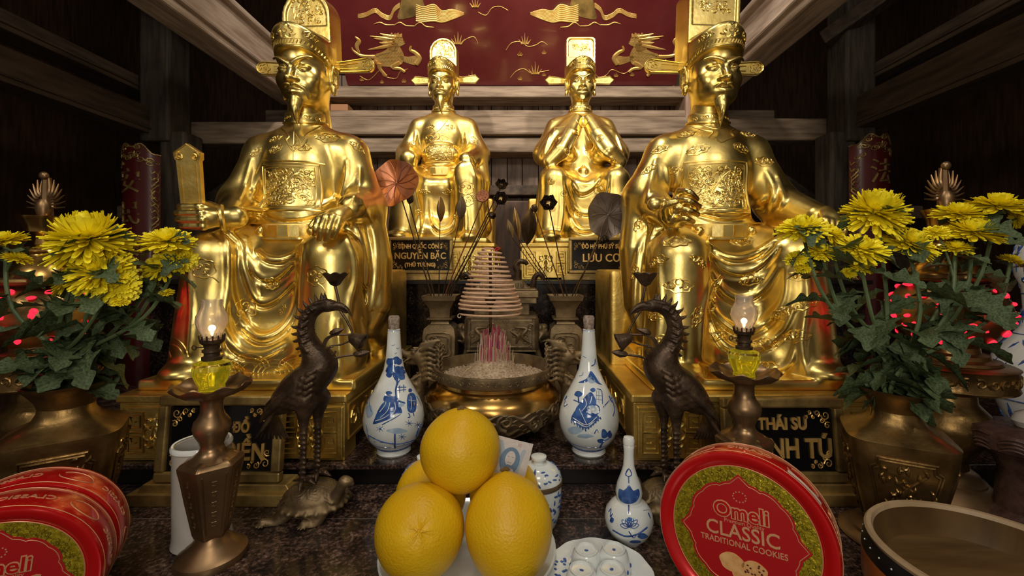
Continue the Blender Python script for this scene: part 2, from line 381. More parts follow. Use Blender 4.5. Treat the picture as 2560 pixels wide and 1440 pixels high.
def band(bvh, c, zf, hgt, thick, a0=0, a1=360, n=64, start=.4, nz=3, squash=1):
    """a belt that follows the body: rays shot inwards at each angle"""
    mb = MB(); rows = []
    for i in range(n + 1):
        a = R(a0 + (a1 - a0) * i / n); dr = Vector((math.cos(a), math.sin(a), 0)); z = zf(a) if callable(zf) else zf
        row = []
        for j in range(nz + 1):
            o = Vector((c[0], c[1], z + hgt * (j / nz - .5))); h = bvh.ray_cast(o + dr * start, -dr, start)
            row.append(((h[0] - o).length if h[0] is not None else .1))
        r_ = sorted(row)[-1] * .5 + .5 * sum(row) / len(row); rows.append((a, z, r_))
    rr = [r_[2] for r_ in rows]; m = len(rr); full = abs(a1 - a0 - 360) < 1e-3
    for _ in range(4): rr = [(rr[i] * 2 + rr[(i - 1) % m if full else max(i - 1, 0)] + rr[(i + 1) % m if full else min(i + 1, m - 1)]) / 4 for i in range(m)]
    V = []; F = []
    for (a, z, _), r_ in zip(rows, rr):
        dr = Vector((math.cos(a), math.sin(a), 0))
        for dz, t in ((-.5, -.4), (-.5, .75), (-.42, 1), (.42, 1), (.5, .75), (.5, -.4)):
            V.append(Vector((c[0], c[1], z + hgt * dz)) + dr * (r_ + thick * t))
    for i in range(m - 1):
        for j in range(6): F.append((i * 6 + j, i * 6 + (j + 1) % 6, (i + 1) * 6 + (j + 1) % 6, (i + 1) * 6 + j))
    mb.add(V, F); return mb, [(Vector((c[0], c[1], z)) + Vector((math.cos(a), math.sin(a), 0)) * (r_ + thick), a) for (a, z, _), r_ in zip(rows, rr)]

# ------------------------------------------------------------------ head (own frame: eyes at z = 0, face towards -y)
def head_field(kind, h=.0019):
    f = Field((-.095, -.135, -.20), (.095, .11, .085), h)
    jaw = {'stern': 1.0, 'calm': 1.06, 'old': .96, 'young': .98}[kind]
    f.ell((0, .005, .02), (.070, .090, .088), .02)
    f.ell((0, -.018, -.040), (.064 * jaw, .065, .060), .03)
    f.ell((0, -.038, -.074), (.050 * jaw, .044, .036), .03)
    f.cone((0, .015, -.03), (0, .015, -.19), .045, .05, .025)
    for s in (-1, 1):
        f.ell((s * .040, -.050, -.026), (.024, .022, .022), .022)          # cheek bones
        f.ell((s * .0300, -.0905, .001), (.0210, .0120, .0120), .008, sub=True)    # eye sockets
        op = {'stern': 1.0, 'calm': .8, 'old': .9, 'young': 1.3}[kind]
        f.ell((s * .0295, -.0640, .0010), (.0185, .0205, .0125), .003)           # lid and eyeball
        f.ell((s * .0295, -.0665, -.0075), (.0165, .0150, .0050), .003)
        yy = lambda t: -.0835 + .030 * (t - .42) ** 2
        f.chain([(s * (.0125 + .034 * t), yy(t), -.0035 + .0020 * math.sin(math.pi * t) + .001 * t) for t in np.linspace(0, 1, 9)], [.0006, .0016 * op, .0006], .001, sub=True)
        f.chain([(s * (.0115 + .037 * t), yy(t) - .0008, -.0005 + .0034 * math.sin(math.pi * t) + .001 * t) for t in np.linspace(0, 1, 9)], [.0008, .0015, .0008], .0012)
        f.chain([(s * (.013 + .034 * t), yy(t) + .004, .0075 + .0050 * math.sin(math.pi * t)) for t in np.linspace(0, 1, 9)], [.0008, .0016, .0008], .002, sub=True)
        tilt = {'stern': .010, 'calm': .001, 'old': .004, 'young': .012}[kind]
        br = [(s * (.009 + .048 * t), -.0890 + .020 * t * t, .0165 + .010 * math.sin(math.pi * t * .75) + tilt * (t - .3)) for t in np.linspace(0, 1, 9)]
        f.chain(br, [.0050, .0062, .0030], .008)
        f.ell((s * .0125, -.0910, -.0335), (.0085, .0100, .0075), .006)         # nostril wings
        f.ell((s * .0060, -.1010, -.0405), (.0030, .0040, .0030), .003, sub=True)
        f.chain([(s * .016, -.088, -.036), (s * .024, -.078, -.050), (s * .030, -.068, -.066)], [.0022, .003], .006, sub=True)
        # ear
        ex = .069
        f.ell((s * (ex + .004), .014, -.014), (.010, .019, .036), .008)
        f.ell((s * (ex + .011), .014, -.008), (.008, .011, .022), .004, sub=True)
        e = [(s * (ex + .010 + .002 * math.sin(a)), .014 + .0185 * math.cos(a), -.010 + .034 * math.sin(a)) for a in np.linspace(-1.2, 3.6, 16)]
        f.chain(e, [.0040, .0044, .0036], .003)
        f.chain([(s * (ex + .010), .014 + .009 * math.cos(a), -.012 + .020 * math.sin(a)) for a in np.linspace(-1.4, 1.6, 8)], .0026, .002)
        f.ell((s * (ex + .007), .006, -.050), (.0085, .0105, .0150), .006)
    f.chain([(0, -.079, .016), (0, -.088, -.004), (0, -.099, -.022), (0, -.104, -.031)], [.0065, .0070, .0085, .0115], .012)
    f.chain([(0, -.086, -.044), (0, -.0875, -.050)], .004, .008)
    # mouth
    f.ell((0, -.070, -.061), (.034, .022, .024), .02)
    cu = .003 if kind in ('calm', 'young') else -.004
    ul = [(x, -.0905 + 9 * x * x, -.0570 + .0022 * math.cos(x * 260) + cu * (abs(x) / .025)) for x in np.linspace(-.024, .024, 11)]
    f.chain(ul, [.0022, .0042, .0042, .0022], .004)
    ll = [(x, -.0895 + 11 * x * x, -.0685 + 8 * x * x) for x in np.linspace(-.019, .019, 9)]
    f.chain(ll, [.0025, .0062, .0025], .004)
    f.chain([(x, -.096 + 10 * x * x, -.0625 + cu * (abs(x) / .025) + 0 * x) for x in np.linspace(-.025, .025, 9)], .0014, .002, sub=True)
    f.ell((0, -.074, -.092), (.018, .016, .012), .012)
    # moustache
    if kind != 'none':
        dr = {'stern': (.038, -.088), 'calm': (.034, -.072), 'old': (.040, -.092), 'young': (.032, -.078)}[kind]
        for s in (-1, 1):
            for q in range(3):
                f.chain(cat_([(s * .003, -.0965, -.0475 - .0012 * q), (s * .016, -.0945 + .001 * q, -.0470 - .0022 * q), (s * (dr[0] - .006), -.083, -.056 - .0022 * q), (s * (dr[0] - .0015 * q), -.0745, dr[1] + .012), (s * (dr[0] - .001), -.072, dr[1])], 4), [.0026, .0044, .0042, .0018], .0012)
    # beard
    ln = {'stern': .066, 'calm': .070, 'old': .075, 'young': .02}[kind]
    rnd = random.Random(5)
    if kind != 'young': f.chain([(0, -.080, -.090), (0, -.084, -.112), (0, -.079, -.098 - ln * .75)], [.013, .011, .003], .006)
    for i in range(17 if kind != 'young' else 5):
        x = (i / 16 - .5) * 2 if kind != 'young' else (i / 4 - .5) * 1; L = ln * (1 - .35 * abs(x)) * rnd.uniform(.85, 1.05)
        f.chain(cat_([(x * .020, -.090 + .014 * x * x, -.080 - .004 * (1 - abs(x))), (x * .019, -.0965 + .016 * x * x, -.098 - L * .15), (x * .014 + .001 * math.sin(i), -.094 + .010 * x * x, -.098 - L * .55), (x * .005, -.082 - .003 * math.sin(i * 2), -.098 - L)], 3), [.0016, .0026, .0024, .0012], .0008)
    for s in (-1, 1):   # sideburns
        for q in range(4): f.chain([(s * .066, -.022 + .005 * q, .035), (s * .0675, -.020 + .005 * q, .005), (s * .066, -.016 + .004 * q, -.022)], [.0022, .0026, .0010], .0015)
    return f
def hat_parts(kind, M, root, mt, mt2, res):
    """kind arch / square; M maps the head frame to the world"""
    f = Field((-.10, -.13, -.04), (.10, .14, .32), res)
    # band that dips towards the ears, domed front, tall back plate
    sl, X, Y, Z = f.reg((-1, -1, -1), (1, 1, 1))
    ea, eb = .0765 + .09 * (Z - .05), .0955 + .07 * (Z - .05)
    D = (np.sqrt((X / ea) ** 2 + ((Y - .002) / eb) ** 2) - 1) * .085
    T = Z - (.128 - 5.5 * X ** 2 - .10 * np.maximum(Y, 0)); k_ = .016; hh = np.maximum(k_ - np.abs(D - T), 0) / k_; D = np.maximum(D, T) + hh * hh * k_ * .25
    brim = .057 - .52 * np.clip(Y + .085, 0, .15)
    D = np.maximum(D, (brim - Z) * .85); f.F[:] = D
    top = .262 if kind[:4] == 'arch' else .262
    if kind[:4] == 'arch':
        D = np.sqrt(X ** 2 + np.maximum(Z - .178, 0) ** 2 * (1 / 1.15)) - .074
    else:
        qx, qz = np.abs(X) - .058, Z - .243; D = np.sqrt(np.maximum(qx, 0) ** 2 + np.maximum(qz, 0) ** 2) + np.minimum(np.maximum(qx, qz), 0) - .020
    yc = .052 + .10 * (Z - .1); th = .036 if kind[:4] == 'arch' else .050
    D = np.maximum(D, np.abs(Y - yc) - th); D = np.maximum(D, (-.035 - Z + .06) * 1)
    f.comb(sl, np.broadcast_to(D, f.F.shape).astype(np.float32), .006, False)
    # recessed front field with a raised rim
    if kind[:4] == 'arch': D2 = np.sqrt(X ** 2 + np.maximum(Z - .178, 0) ** 2 / 1.15) - .062
    else: qx, qz = np.abs(X) - .050, Z - .235; D2 = np.sqrt(np.maximum(qx, 0) ** 2 + np.maximum(qz, 0) ** 2) + np.minimum(np.maximum(qx, qz), 0) - .016
    D2 = np.maximum(D2, np.maximum(Y - (yc - th + .006), (.15 - Z)))
    f.comb(sl, np.broadcast_to(D2, f.F.shape).astype(np.float32), .003, True)
    V, Q = f.mesh(1); bv = bvh_of(V, Q)
    Vw = np.array([M @ Vector(v) for v in V]); hat = mesh_obj('hat', Vw, Q, mt, root)
    mb = MB()
    emboss(mb, bv, (0, 0.02, .205), (0, -1, .06), brocade(3 if kind[:4] == 'arch' else 8, 1.0, .9 if kind[:4] == 'arch' else .35, 34 if kind[:4] == 'arch' else 16), .050, .0024, reach=.08)
    emboss(mb, bv, (0, -.09, .098), (0, -1, .25), flower(6), .021, .0028)
    emboss(mb, bv, (0, -.09, .098), (0, -1, .25), [spiral(-.9, -.1, .5, .8, 3.5, 1), spiral(.9, -.1, .5, .8, -.4, -1)], .020, .0024)
    for s in (-1, 1):
        emboss(mb, bv, (s * .055, -.065, .088), (s * .8, -1, .2), cloud(), .021, .0020, ang=s * -14)
    for rr, dz in ((.0022, .006), (.0022, .022)):
        P = []
        for a in np.linspace(-215, 35, 76):
            d = Vector((math.cos(R(a)), math.sin(R(a)), 0)); x, y = .083 * d.x, .098 * d.y
            z = .057 - .52 * max(0, min(.15, y + .085)) + dz
            h = bv.ray_cast(Vector((x, y, z)) * 1 + d * .06, -d, .12)
            if h[0] is not None: P.append(h[0])
        if len(P) > 3: mb.tube(P, rr, 5)
        if dz > .01: continue
        for i in range(1, len(P) - 1, 2): mb.tube([P[i] + Vector((0, 0, .003)), P[i + 1] + Vector((0, 0, .013))], .0026, 5)
    mb.v = [tuple(M @ Vector(v)) for v in mb.v]
    mb.build('hat_ornament', mt2, hat)
    for s in (-1, 1):   # side wings
        n = 14; L = .185; out = []
        hw = lambda t: .0155 + .0075 * t
        if kind2(kind):
            pts = [(.045 + (L - .065) * t, hw(t)) for t in np.linspace(0, 1, 6)]; r_ = hw(1)
            cap = [(L - .020 + r_ * math.sin(a), r_ * math.cos(a)) for a in np.linspace(.1, math.pi - .1, 10)]
            out = [(x, z) for x, z in pts] + cap + [(x, -z) for x, z in pts[::-1]]
        else:
            out = [(.045, .013), (L - .018, .024), (L + .004, 0), (L - .018, -.024), (.045, -.013)]
        mw = MB(); Mx = Matrix.Rotation(R(90), 4, 'X'); o2 = [(s * x, z) for x, z in out]
        if s < 0: o2 = o2[::-1]
        mw.prism(o2, .011, Mx, (0, .075, .034))
        fr = [Vector((s * x, .0625, .034 + z * .84)) for x, z in out]; fr = [v for v in fr]
        mw.tube(fr + [fr[0]], .0022, 6)
        if kind2(kind):
            for zz in (-.006, .006): mw.tube([(s * .05, .063, .034 + zz), (s * (L - .05), .063, .034 + zz * 1.3)], .0017, 5)
            for m in flower(5): mw.tube([(s * (L - .021) + x * .017, .0625, .034 + y * .017) for x, y in m], .0022, 5)
        else:
            for m in [spiral(-.9, 0, .4, 1.2, 1, 1), spiral(0, 0, .45, 1.2, 4, -1), spiral(.9, 0, .4, 1.2, 2, 1)]: mw.tube([(s * .12 + x * .03, .0625, .034 + y * .018) for x, y in m], .0017, 5)
        # lean the wings slightly forward at their tips
        mw.v = [(x, y - .10 * max(0, abs(x) - .06), z + .02 * abs(x)) for x, y, z in mw.v]
        mw.v = [tuple(M @ Vector(v)) for v in mw.v]; mw.build('hat_wing', mt, root)
    return hat
def kind2(k): return k in ('arch', 'square')
# ------------------------------------------------------------------ gilded seated mandarins
def hand(f, wrist, kn, tips, palm_n, r=.0085, k=.004, thumb=None, mids=None):
    """kn: knuckle points, tips: finger tips, mids: middle joints"""
    kc = sum((Vector(q) for q in kn), Vector()) / len(kn); W = Vector(wrist)
    for q in kn:
        f.cone(tuple(W.lerp(Vector(q), .15)), tuple(q), r * 1.9, r * 1.15, .010)
    f.ell(tuple(W.lerp(kc, .55)), (r * 2.4, r * 2.4, r * 1.9), .012)
    for i, (q, t) in enumerate(zip(kn, tips)):
        m = Vector(mids[i]) if mids else Vector(q).lerp(Vector(t), .5) + Vector(palm_n) * -.006
        f.chain([tuple(v) for v in cat_([q, m, t], 4)], [r * 1.12, r * 1.0, r * .80], k)
        nl = Vector(t) + Vector((0, -r * .62, 0)); f.ell(tuple(nl), (r * .55, r * .22, r * .6), .0015)
    if thumb: f.chain([tuple(v) for v in cat_(thumb, 4)], [r * 1.7, r * 1.3, r * .9], .006)
def statue(cfg):
    O, s = Vector(cfg['O']), cfg['s']; h = cfg['h']; kind = cfg['kind']
    root = thing('gilded_statue', O, cfg['label'], 'statue', None)
    f = Field((-.33, -.34, -.012), (.33, .16, .86), h)
    L = lambda v: tuple((Vector(v) - O) / s)                # world -> own frame
    Pw = lambda px, py, d: L(at(px, py, d))
    E, C, B = f.ell, f.cone, f.box
    # hips, belly, chest, shoulders, neck
    E((0, .02, .37), (.175, .14, .10), .04); E((0, -.010, .47), (.118, .100, .11), .05)
    E((0, -.004, .615), (.128, .092, .125), .05); E((0, .012, .690), (.125, .070, .055), .04)
    C((0, .010, .70), (0, -.004, .86), .058, .046, .02)
    for sg in (-1, 1):
        C((sg * .05, .012, .725), (sg * .135, .015, .672), .040, .056, .03)
        C((sg * .09, .03, .36), (sg * .160, -.165, .335), .095, .080, .03)
        C((sg * .160, -.168, .330), (sg * .175, -.185, .07), .080, .088, .02)
        E((sg * .185, -.23, .035), (.065, .085, .035), .02)
    E((0, -.07, .315), (.16, .12, .07), .05)
    B((0, -.120, .155), (.165, .052, .155), .04, .04); E((0, -.135, .06), (.20, .095, .075), .05)
    B((0, -.115, .013), (.275, .185, .014), .008, .012)
    # robe side falls over the seat
    for sg in (-1, 1):
        C((sg * .19, .02, .40), (sg * .225, -.02, .10), .045, .055, .04)
    if kind == 'S1':
        el, wr = (-.195, -.02, .515), Pw(575, 545, 1.19)
        C((-.135, .015, .672), el, .058, .056, .03); C(el, wr, .056, .030, .03)
        E((-.20, -.03, .47), (.055, .06, .05), .03)
        f.chain([(-.15, -.06, .50), (-.20, -.08, .43), (-.235, -.10, .38)], [.03, .035, .03], .03)
        er, wr2 = (.195, -.01, .500), Pw(880, 520, 1.215)
        C((.135, .015, .672), er, .060, .064, .03); C(er, wr2, .062, .040, .03)
        f.chain([(.215, -.03, .45), (.245, -.06, .33), (.250, -.075, .20), (.232, -.085, .12)], [.050, .052, .050, .030], .03)
        f.chain([(.200, -.115, .42), (.225, -.125, .30), (.222, -.12, .17)], [.028, .030, .022], .02)
        E(Pw(905, 735, 1.24), (.012, .04, .045), .008, sub=True)
    elif kind == 'S2':
        el, wr = (-.215, -.02, .530), Pw(1672, 535, 1.20)
        C((-.135, .015, .672), el, .060, .062, .03); C(el, wr, .058, .036, .03)
        f.chain([(-.225, -.03, .50), (-.245, -.06, .36), (-.240, -.07, .20), (-.22, -.08, .10)], [.055, .055, .050, .032], .03)
        f.chain([(-.19, -.10, .44), (-.215, -.12, .30), (-.205, -.12, .17)], [.028, .028, .022], .02)
        er, wr2 = (.205, -.01, .520), Pw(2040, 545, 1.20)
        C((.135, .015, .672), er, .060, .060, .03); C(er, wr2, .058, .040, .03)
        f.chain([(.225, -.03, .46), (.26, -.06, .34), (.265, -.075, .20)], [.045, .045, .04], .03)
        f.chain([(.16, -.13, .05), (.19, -.19, .12), (.20, -.20, .20)], [.045, .04, .03], .03)
    elif kind == 'S3':
        for sg in (-1, 1):
            el = (sg * .20, -.01, .52); wr = (sg * .155, -.17, .455 if sg < 0 else .445)
            C((sg * .135, .015, .672), el, .058, .064, .03); C(el, wr, .060, .050, .03)
            f.chain([(sg * .21, -.05, .46), (sg * .23, -.10, .34), (sg * .225, -.11, .20)], [.05, .05, .035], .03)
        E((.15, -.215, .36), (.06, .03, .075), .01); E((0, -.085, .50), (.105, .05, .065), .02)
    else:
        for sg in (-1, 1):
            el = (sg * .205, -.02, .52)
            C((sg * .135, .015, .672), el, .060, .066, .03); C(el, (sg * .09, -.13, .50), .060, .05, .03)
            f.chain([(sg * .03, -.085, .70), (sg * .075, -.125, .60), (sg * .13, -.165, .50), (sg * .19, -.165, .44)], [.028, .045, .05, .035], .02)
            f.chain([(sg * .06, -.06, .68), (sg * .14, -.09, .60), (sg * .20, -.10, .48)], [.04, .05, .05], .03)
        E((0, -.20, .44), (.045, .07, .10), .03, sub=True)
        C((0, -.12, .36), (0, -.12, .40), .022, .024, .01); C((0, -.12, .40), (0, -.12, .44), .018, .004, .006)
    V1, Q1 = f.mesh(0); bv = bvh_of(V1, Q1)
    o0 = -O / s
    def hit(px, py):
        d = Vector(((px - VX) / FPX, 1, (VY - py) / FPX)).normalized(); r_ = bv.ray_cast(o0, d, 6 / s); return (r_[0], r_[1], d)
    def lay(pts, r_, k, deep=.35, sub=False, dz=0):
        P = []
        for p in cat_([Vector((x, y, 0)) for x, y in pts], 6):
            q, n, d = hit(p.x, p.y)
            if q is None:
                if len(P) > 1: f.chain(P, [r_ * .3, r_, r_ * .3], k, sub)
                P = []; continue
            if P and (Vector(P[-1]) - q).length > .05:
                if len(P) > 1: f.chain(P, [r_ * .3, r_, r_ * .3], k, sub)
                P = []
            P.append(tuple(q - n * r_ * deep + Vector((0, 0, dz))))
        if len(P) > 1: f.chain(P, [r_ * .3, r_, r_, r_ * .3], k, sub)
    for F_ in cfg['folds']:
        r_ = F_[0]; pts = F_[1]; r_ = r_ / s if s < 1 else r_
        if len(F_) < 3: lay([(x, y + 11 * s) for x, y in pts], r_ * .8, .010, .15, True)
        lay(pts, r_, .010, .30)
    if cfg.get('grooves'):
        for r_, pts in cfg['grooves']: lay(pts, r_, .006, .0, True)
    V, Q = f.mesh(1); bv = bvh_of(V, Q)
    W = V * s + np.array(O)
    body = mesh_obj('robe', W, Q, GOLD, root)
    def outl(mb, nm, par, mt=GOLD):
        mb.v = [tuple(Vector(v) * s + O) for v in mb.v]; return mb.build(nm, mt, par)
    for (px, py, size, ang, m) in cfg['clouds']:
        q, n, d = hit(px, py)
        if q is None: continue
        mo = {'c': cloud(), 'p': puff(), 'd': disc()}[m]
        mb = MB(); emboss(mb, bv, q, n, mo, size / s if s < 1 else size, cfg.get('cr', .0021), ang=ang)
        if mb.v: outl(mb, {'c': 'cloud_emblem', 'p': 'cloud_emblem', 'd': 'round_emblem'}[m], root)
    mb = MB()
    for pts, r_ in cfg.get('cords', []):
        P = []
        for p in cat_([Vector((x, y, 0)) for x, y in pts], 5):
            q, n, d = hit(p.x, p.y)
            if q is not None: P.append(q)
        if len(P) > 1: mb.tube(P, r_, 6)
    outl(mb, 'collar_piping' , root)
    # chest badge
    if cfg.get('badge'):
        bx, bz, bw, bh = cfg['badge']; mb = MB(); n = 26
        def bp(u, v, off=.0):
            x = bx + (u - .5) * bw * (1.0 + .10 * (1 - v)); z = bz + (v - .5) * bh
            h_ = bv.ray_cast(Vector((x, -.33, z)), Vector((0, 1, 0)), .5); y = h_[0].y if h_[0] is not None else -.08
            return Vector((x, y - off, z))
        G = [[bp(i / n, j / n) for j in range(n + 1)] for i in range(n + 1)]
        ys = np.array([[g.y for g in r_] for r_ in G])
        for _ in range(8): ys[1:-1, 1:-1] = (ys[:-2, 1:-1] + ys[2:, 1:-1] + ys[1:-1, :-2] + ys[1:-1, 2:]) / 4
        for i in range(n + 1):
            for j in range(n + 1): G[i][j].y = min(G[i][j].y, ys[i, j]) - .004
        V_ = [G[i][j] for i in range(n + 1) for j in range(n + 1)]; m_ = n + 1
        mb.add(V_ + [v + Vector((0, .012, 0)) for v in V_], [(i * m_ + j, (i + 1) * m_ + j, (i + 1) * m_ + j + 1, i * m_ + j + 1) for i in range(n) for j in range(n)])
        b0 = len(V_); ed = [(i * m_, (i + 1) * m_) for i in range(n)][::-1] + []
        for i in range(n):
            for a, b in ((i * m_, (i + 1) * m_), ((i + 1) * m_ + n, i * m_ + n), (i + 1, i), (n * m_ + i, n * m_ + i + 1)): mb.f.append((b, a, a + b0, b + b0))
        gb = lambda u, v: (G[min(n, max(0, int(round(u * n))))][min(n, max(0, int(round(v * n))))])
        def gs(u, v):
            u = min(.999, max(0, u)) * n; v = min(.999, max(0, v)) * n; i, j = int(u), int(v); a, b = u - i, v - j
            return (G[i][j] * (1 - a) * (1 - b) + G[i + 1][j] * a * (1 - b) + G[i][j + 1] * (1 - a) * b + G[i + 1][j + 1] * a * b)
        for e, r_ in ((.012, .0030), (.075, .0016)):
            ring = [gs(e + (1 - 2 * e) * t, e) for t in np.linspace(0, 1, 12)] + [gs(1 - e, e + (1 - 2 * e) * t) for t in np.linspace(0, 1, 12)] + [gs(1 - e - (1 - 2 * e) * t, 1 - e) for t in np.linspace(0, 1, 12)] + [gs(e, 1 - e - (1 - 2 * e) * t) for t in np.linspace(0, 1, 12)]
            mb.tube(ring, r_, 6)
        for l in brocade(cfg['seed'], 1, .95, 85): mb.tube([gs(.5 + .41 * x, .5 + .41 * y) for x, y in l], [.0024, .0012], 6)
        outl(mb, 'chest_badge', root)
    # belt
    if kind != 'S4':
        zc = cfg.get('beltz', .425)
        mb, ring = band(bv, (0, -.005), lambda a: zc - .010 * max(0, -math.sin(a)), .042, .006, -175, -5, 48, .155)
        belt = outl(mb, 'belt', root, GOLD2)
        mb = MB()
        for p, a in ring[::6]:
            if -175 < math.degrees(a) < -5: mb.ell(p, (.014, .014, .014), n=12, m=8)
        def nearest(ad): return min(ring, key=lambda t: abs(math.degrees(t[1]) - ad))
        mb.v, mb.f = [], []
        for ad in (-125, -55): p, a = nearest(ad); mb.ell(p, (.015, .015, .015), n=14, m=8)
        for ad in (-90, -105, -75):
            p, a = nearest(ad); M_ = Matrix.Rotation(a + math.pi / 2, 3, 'Z'); mb.box(p, (.028, .008, .034), M_)
        outl(mb, 'belt_plate', belt)
        mb = MB()
        for zz in (.0225, -.0225):
            m2, r2 = band(bv, (0, -.005), lambda a: zc - .010 * max(0, -math.sin(a)) + zz, .006, .010, -175, -5, 48, .155); mb.add(m2.v, m2.f)
        outl(mb, 'belt_edging', belt)
    # collar
    mb = MB()
    for zz, hh, t in ((.785, .030, .004), (.770, .006, .007), (.800, .005, .006)):
        m2, r2 = band(bv, (0, .002), lambda a: zz - .012 * max(0, -math.sin(a)), hh, t, -230, 50, 50); mb.add(m2.v, m2.f)
    for i in range(5):
        a = R(-90 + (i - 2) * 34); d = Vector((math.cos(a), math.sin(a), 0)); p = Vector((0, .002, .775)) + d * .05
        emboss(mb, bvh_of(np.array(mb.v), np.array([q for q in mb.f if len(q) == 4])), p, d, [spiral(-.5, 0, .4), spiral(.5, 0, .4, 1.3, 3, -1)], .014, .0016)
    outl(mb, 'collar', root)
    # head
    hk = cfg['face']; hf = head_field(hk, cfg['hh']); HV, HQ = hf.mesh(1)
    HM = Matrix.Translation(O) @ Matrix.Scale(s, 4) @ Matrix.Translation((cfg.get('hx', 0), -.010, .922)) @ Matrix.Rotation(R(cfg.get('yaw', 0)), 4, 'Z') @ Matrix.Rotation(R(cfg.get('nod', 4)), 4, 'X') @ Matrix.Diagonal((1.06, 1.04, 1.0, 1))
    mesh_obj('head', np.array([HM @ Vector(v) for v in HV]), HQ, GOLD, root)
    hat_parts(cfg['hat'], HM, root, GOLD, GOLD, cfg['hh'] * 1.25)
    return root, L, Pw, bv, outl, hit
def fine(lo, hi, h=.0017): return Field(lo, hi, h)
def hand_obj(root, O, s, f, nm='hand', mt=GOLD):
    V, Q = f.mesh(1); return mesh_obj(nm, V * s + np.array(O), Q, mt, root)

O1, O2 = Vector((-.690, 1.38, -.319)), Vector((.605, 1.38, -.319))
S1 = dict(kind='S1', O=O1, s=1.0, h=.0034, hh=.0015, face='stern', hat='arch', seed=11, label='large front golden seated statue in an arched hat, holding a tall tablet',
    badge=(-.006, .548, .178, .142), yaw=-4, nod=11, hx=.012, beltz=.425,
    folds=[(.009, [(540, 572), (566, 600), (573, 650), (571, 720), (560, 800), (552, 880)]), (.010, [(566, 574), (602, 610), (612, 671), (633, 735), (656, 755), (692, 742), (738, 700)]),
           (.010, [(614, 592), (628, 655), (654, 692), (690, 690), (730, 655)]), (.008, [(647, 626), (669, 645), (705, 648), (740, 630)]),
           (.012, [(577, 640), (578, 729), (598, 794), (633, 834), (669, 841), (712, 815), (737, 765), (745, 693)]), (.010, [(553, 787), (575, 850), (611, 884), (660, 888), (710, 862)]),
           (.009, [(640, 505), (698, 530), (777, 524), (849, 490), (860, 450)]), (.007, [(642, 518), (700, 543), (780, 537), (850, 505)]),
           (.010, [(864, 584), (886, 640), (889, 700), (876, 750), (872, 800)], 1), (.009, [(849, 527), (896, 580), (916, 660), (914, 740)], 1), (.009, [(905, 500), (935, 590), (940, 690), (930, 770)], 1),
           (.008, [(846, 801), (850, 909)], 1), (.008, [(878, 805), (888, 900)], 1), (.010, [(905, 800), (926, 895)], 1), (.008, [(760, 610), (755, 700), (752, 820), (760, 900)], 1),
           (.008, [(628, 400), (618, 450), (600, 500)], 1), (.008, [(655, 410), (640, 460), (628, 500)], 1), (.008, [(868, 400), (866, 450), (852, 490)], 1), (.007, [(900, 420), (895, 470), (880, 500)], 1),
           (.007, [(470, 650), (480, 760), (470, 880)], 1), (.007, [(575, 895), (633, 925), (700, 915), (745, 880)], 1)],
    clouds=[(508, 672, .030, 10, 'p'), (790, 690, .031, 0, 'p'), (683, 712, .020, 20, 'c'), (613, 772, .030, -60, 'p'), (705, 775, .015, 60, 'c'), (820, 345, .033, 0, 'c'), (688, 346, .022, 20, 'c'), (757, 368, .022, 0, 'c'), (688, 372, .022, 20, 'c'), (866, 330, .020, -20, 'c'), (895, 368, .024, -40, 'c'), (640, 380, .018, 40, 'c')],
    cords=[([(700, 318), (722, 340), (716, 352), (730, 368), (742, 350), (738, 335)], .0024), ([(738, 335), (748, 352), (755, 368), (768, 350), (762, 338), (800, 316)], .0024), ([(712, 345), (735, 378), (765, 345)], .0024), ([(735, 312), (733, 400)], .0012),
           ([(655, 400), (700, 402), (760, 404), (812, 412)], .0030)]
        + [([(560 + 62 * i + r_ * math.cos(a) * 1.0, 936 - 14 * (i % 2) - r_ * math.sin(a) * .7) for a in np.linspace(.1, 3.0, 9)], .0019) for i in range(4) for r_ in (52, 40, 29, 17)]
        + [([(382 + 44 * i + r_ * math.cos(a), 905 - r_ * math.sin(a) * 1.3) for a in np.linspace(.2, 2.9, 9)], .0018) for i in range(2) for r_ in (46, 34)])
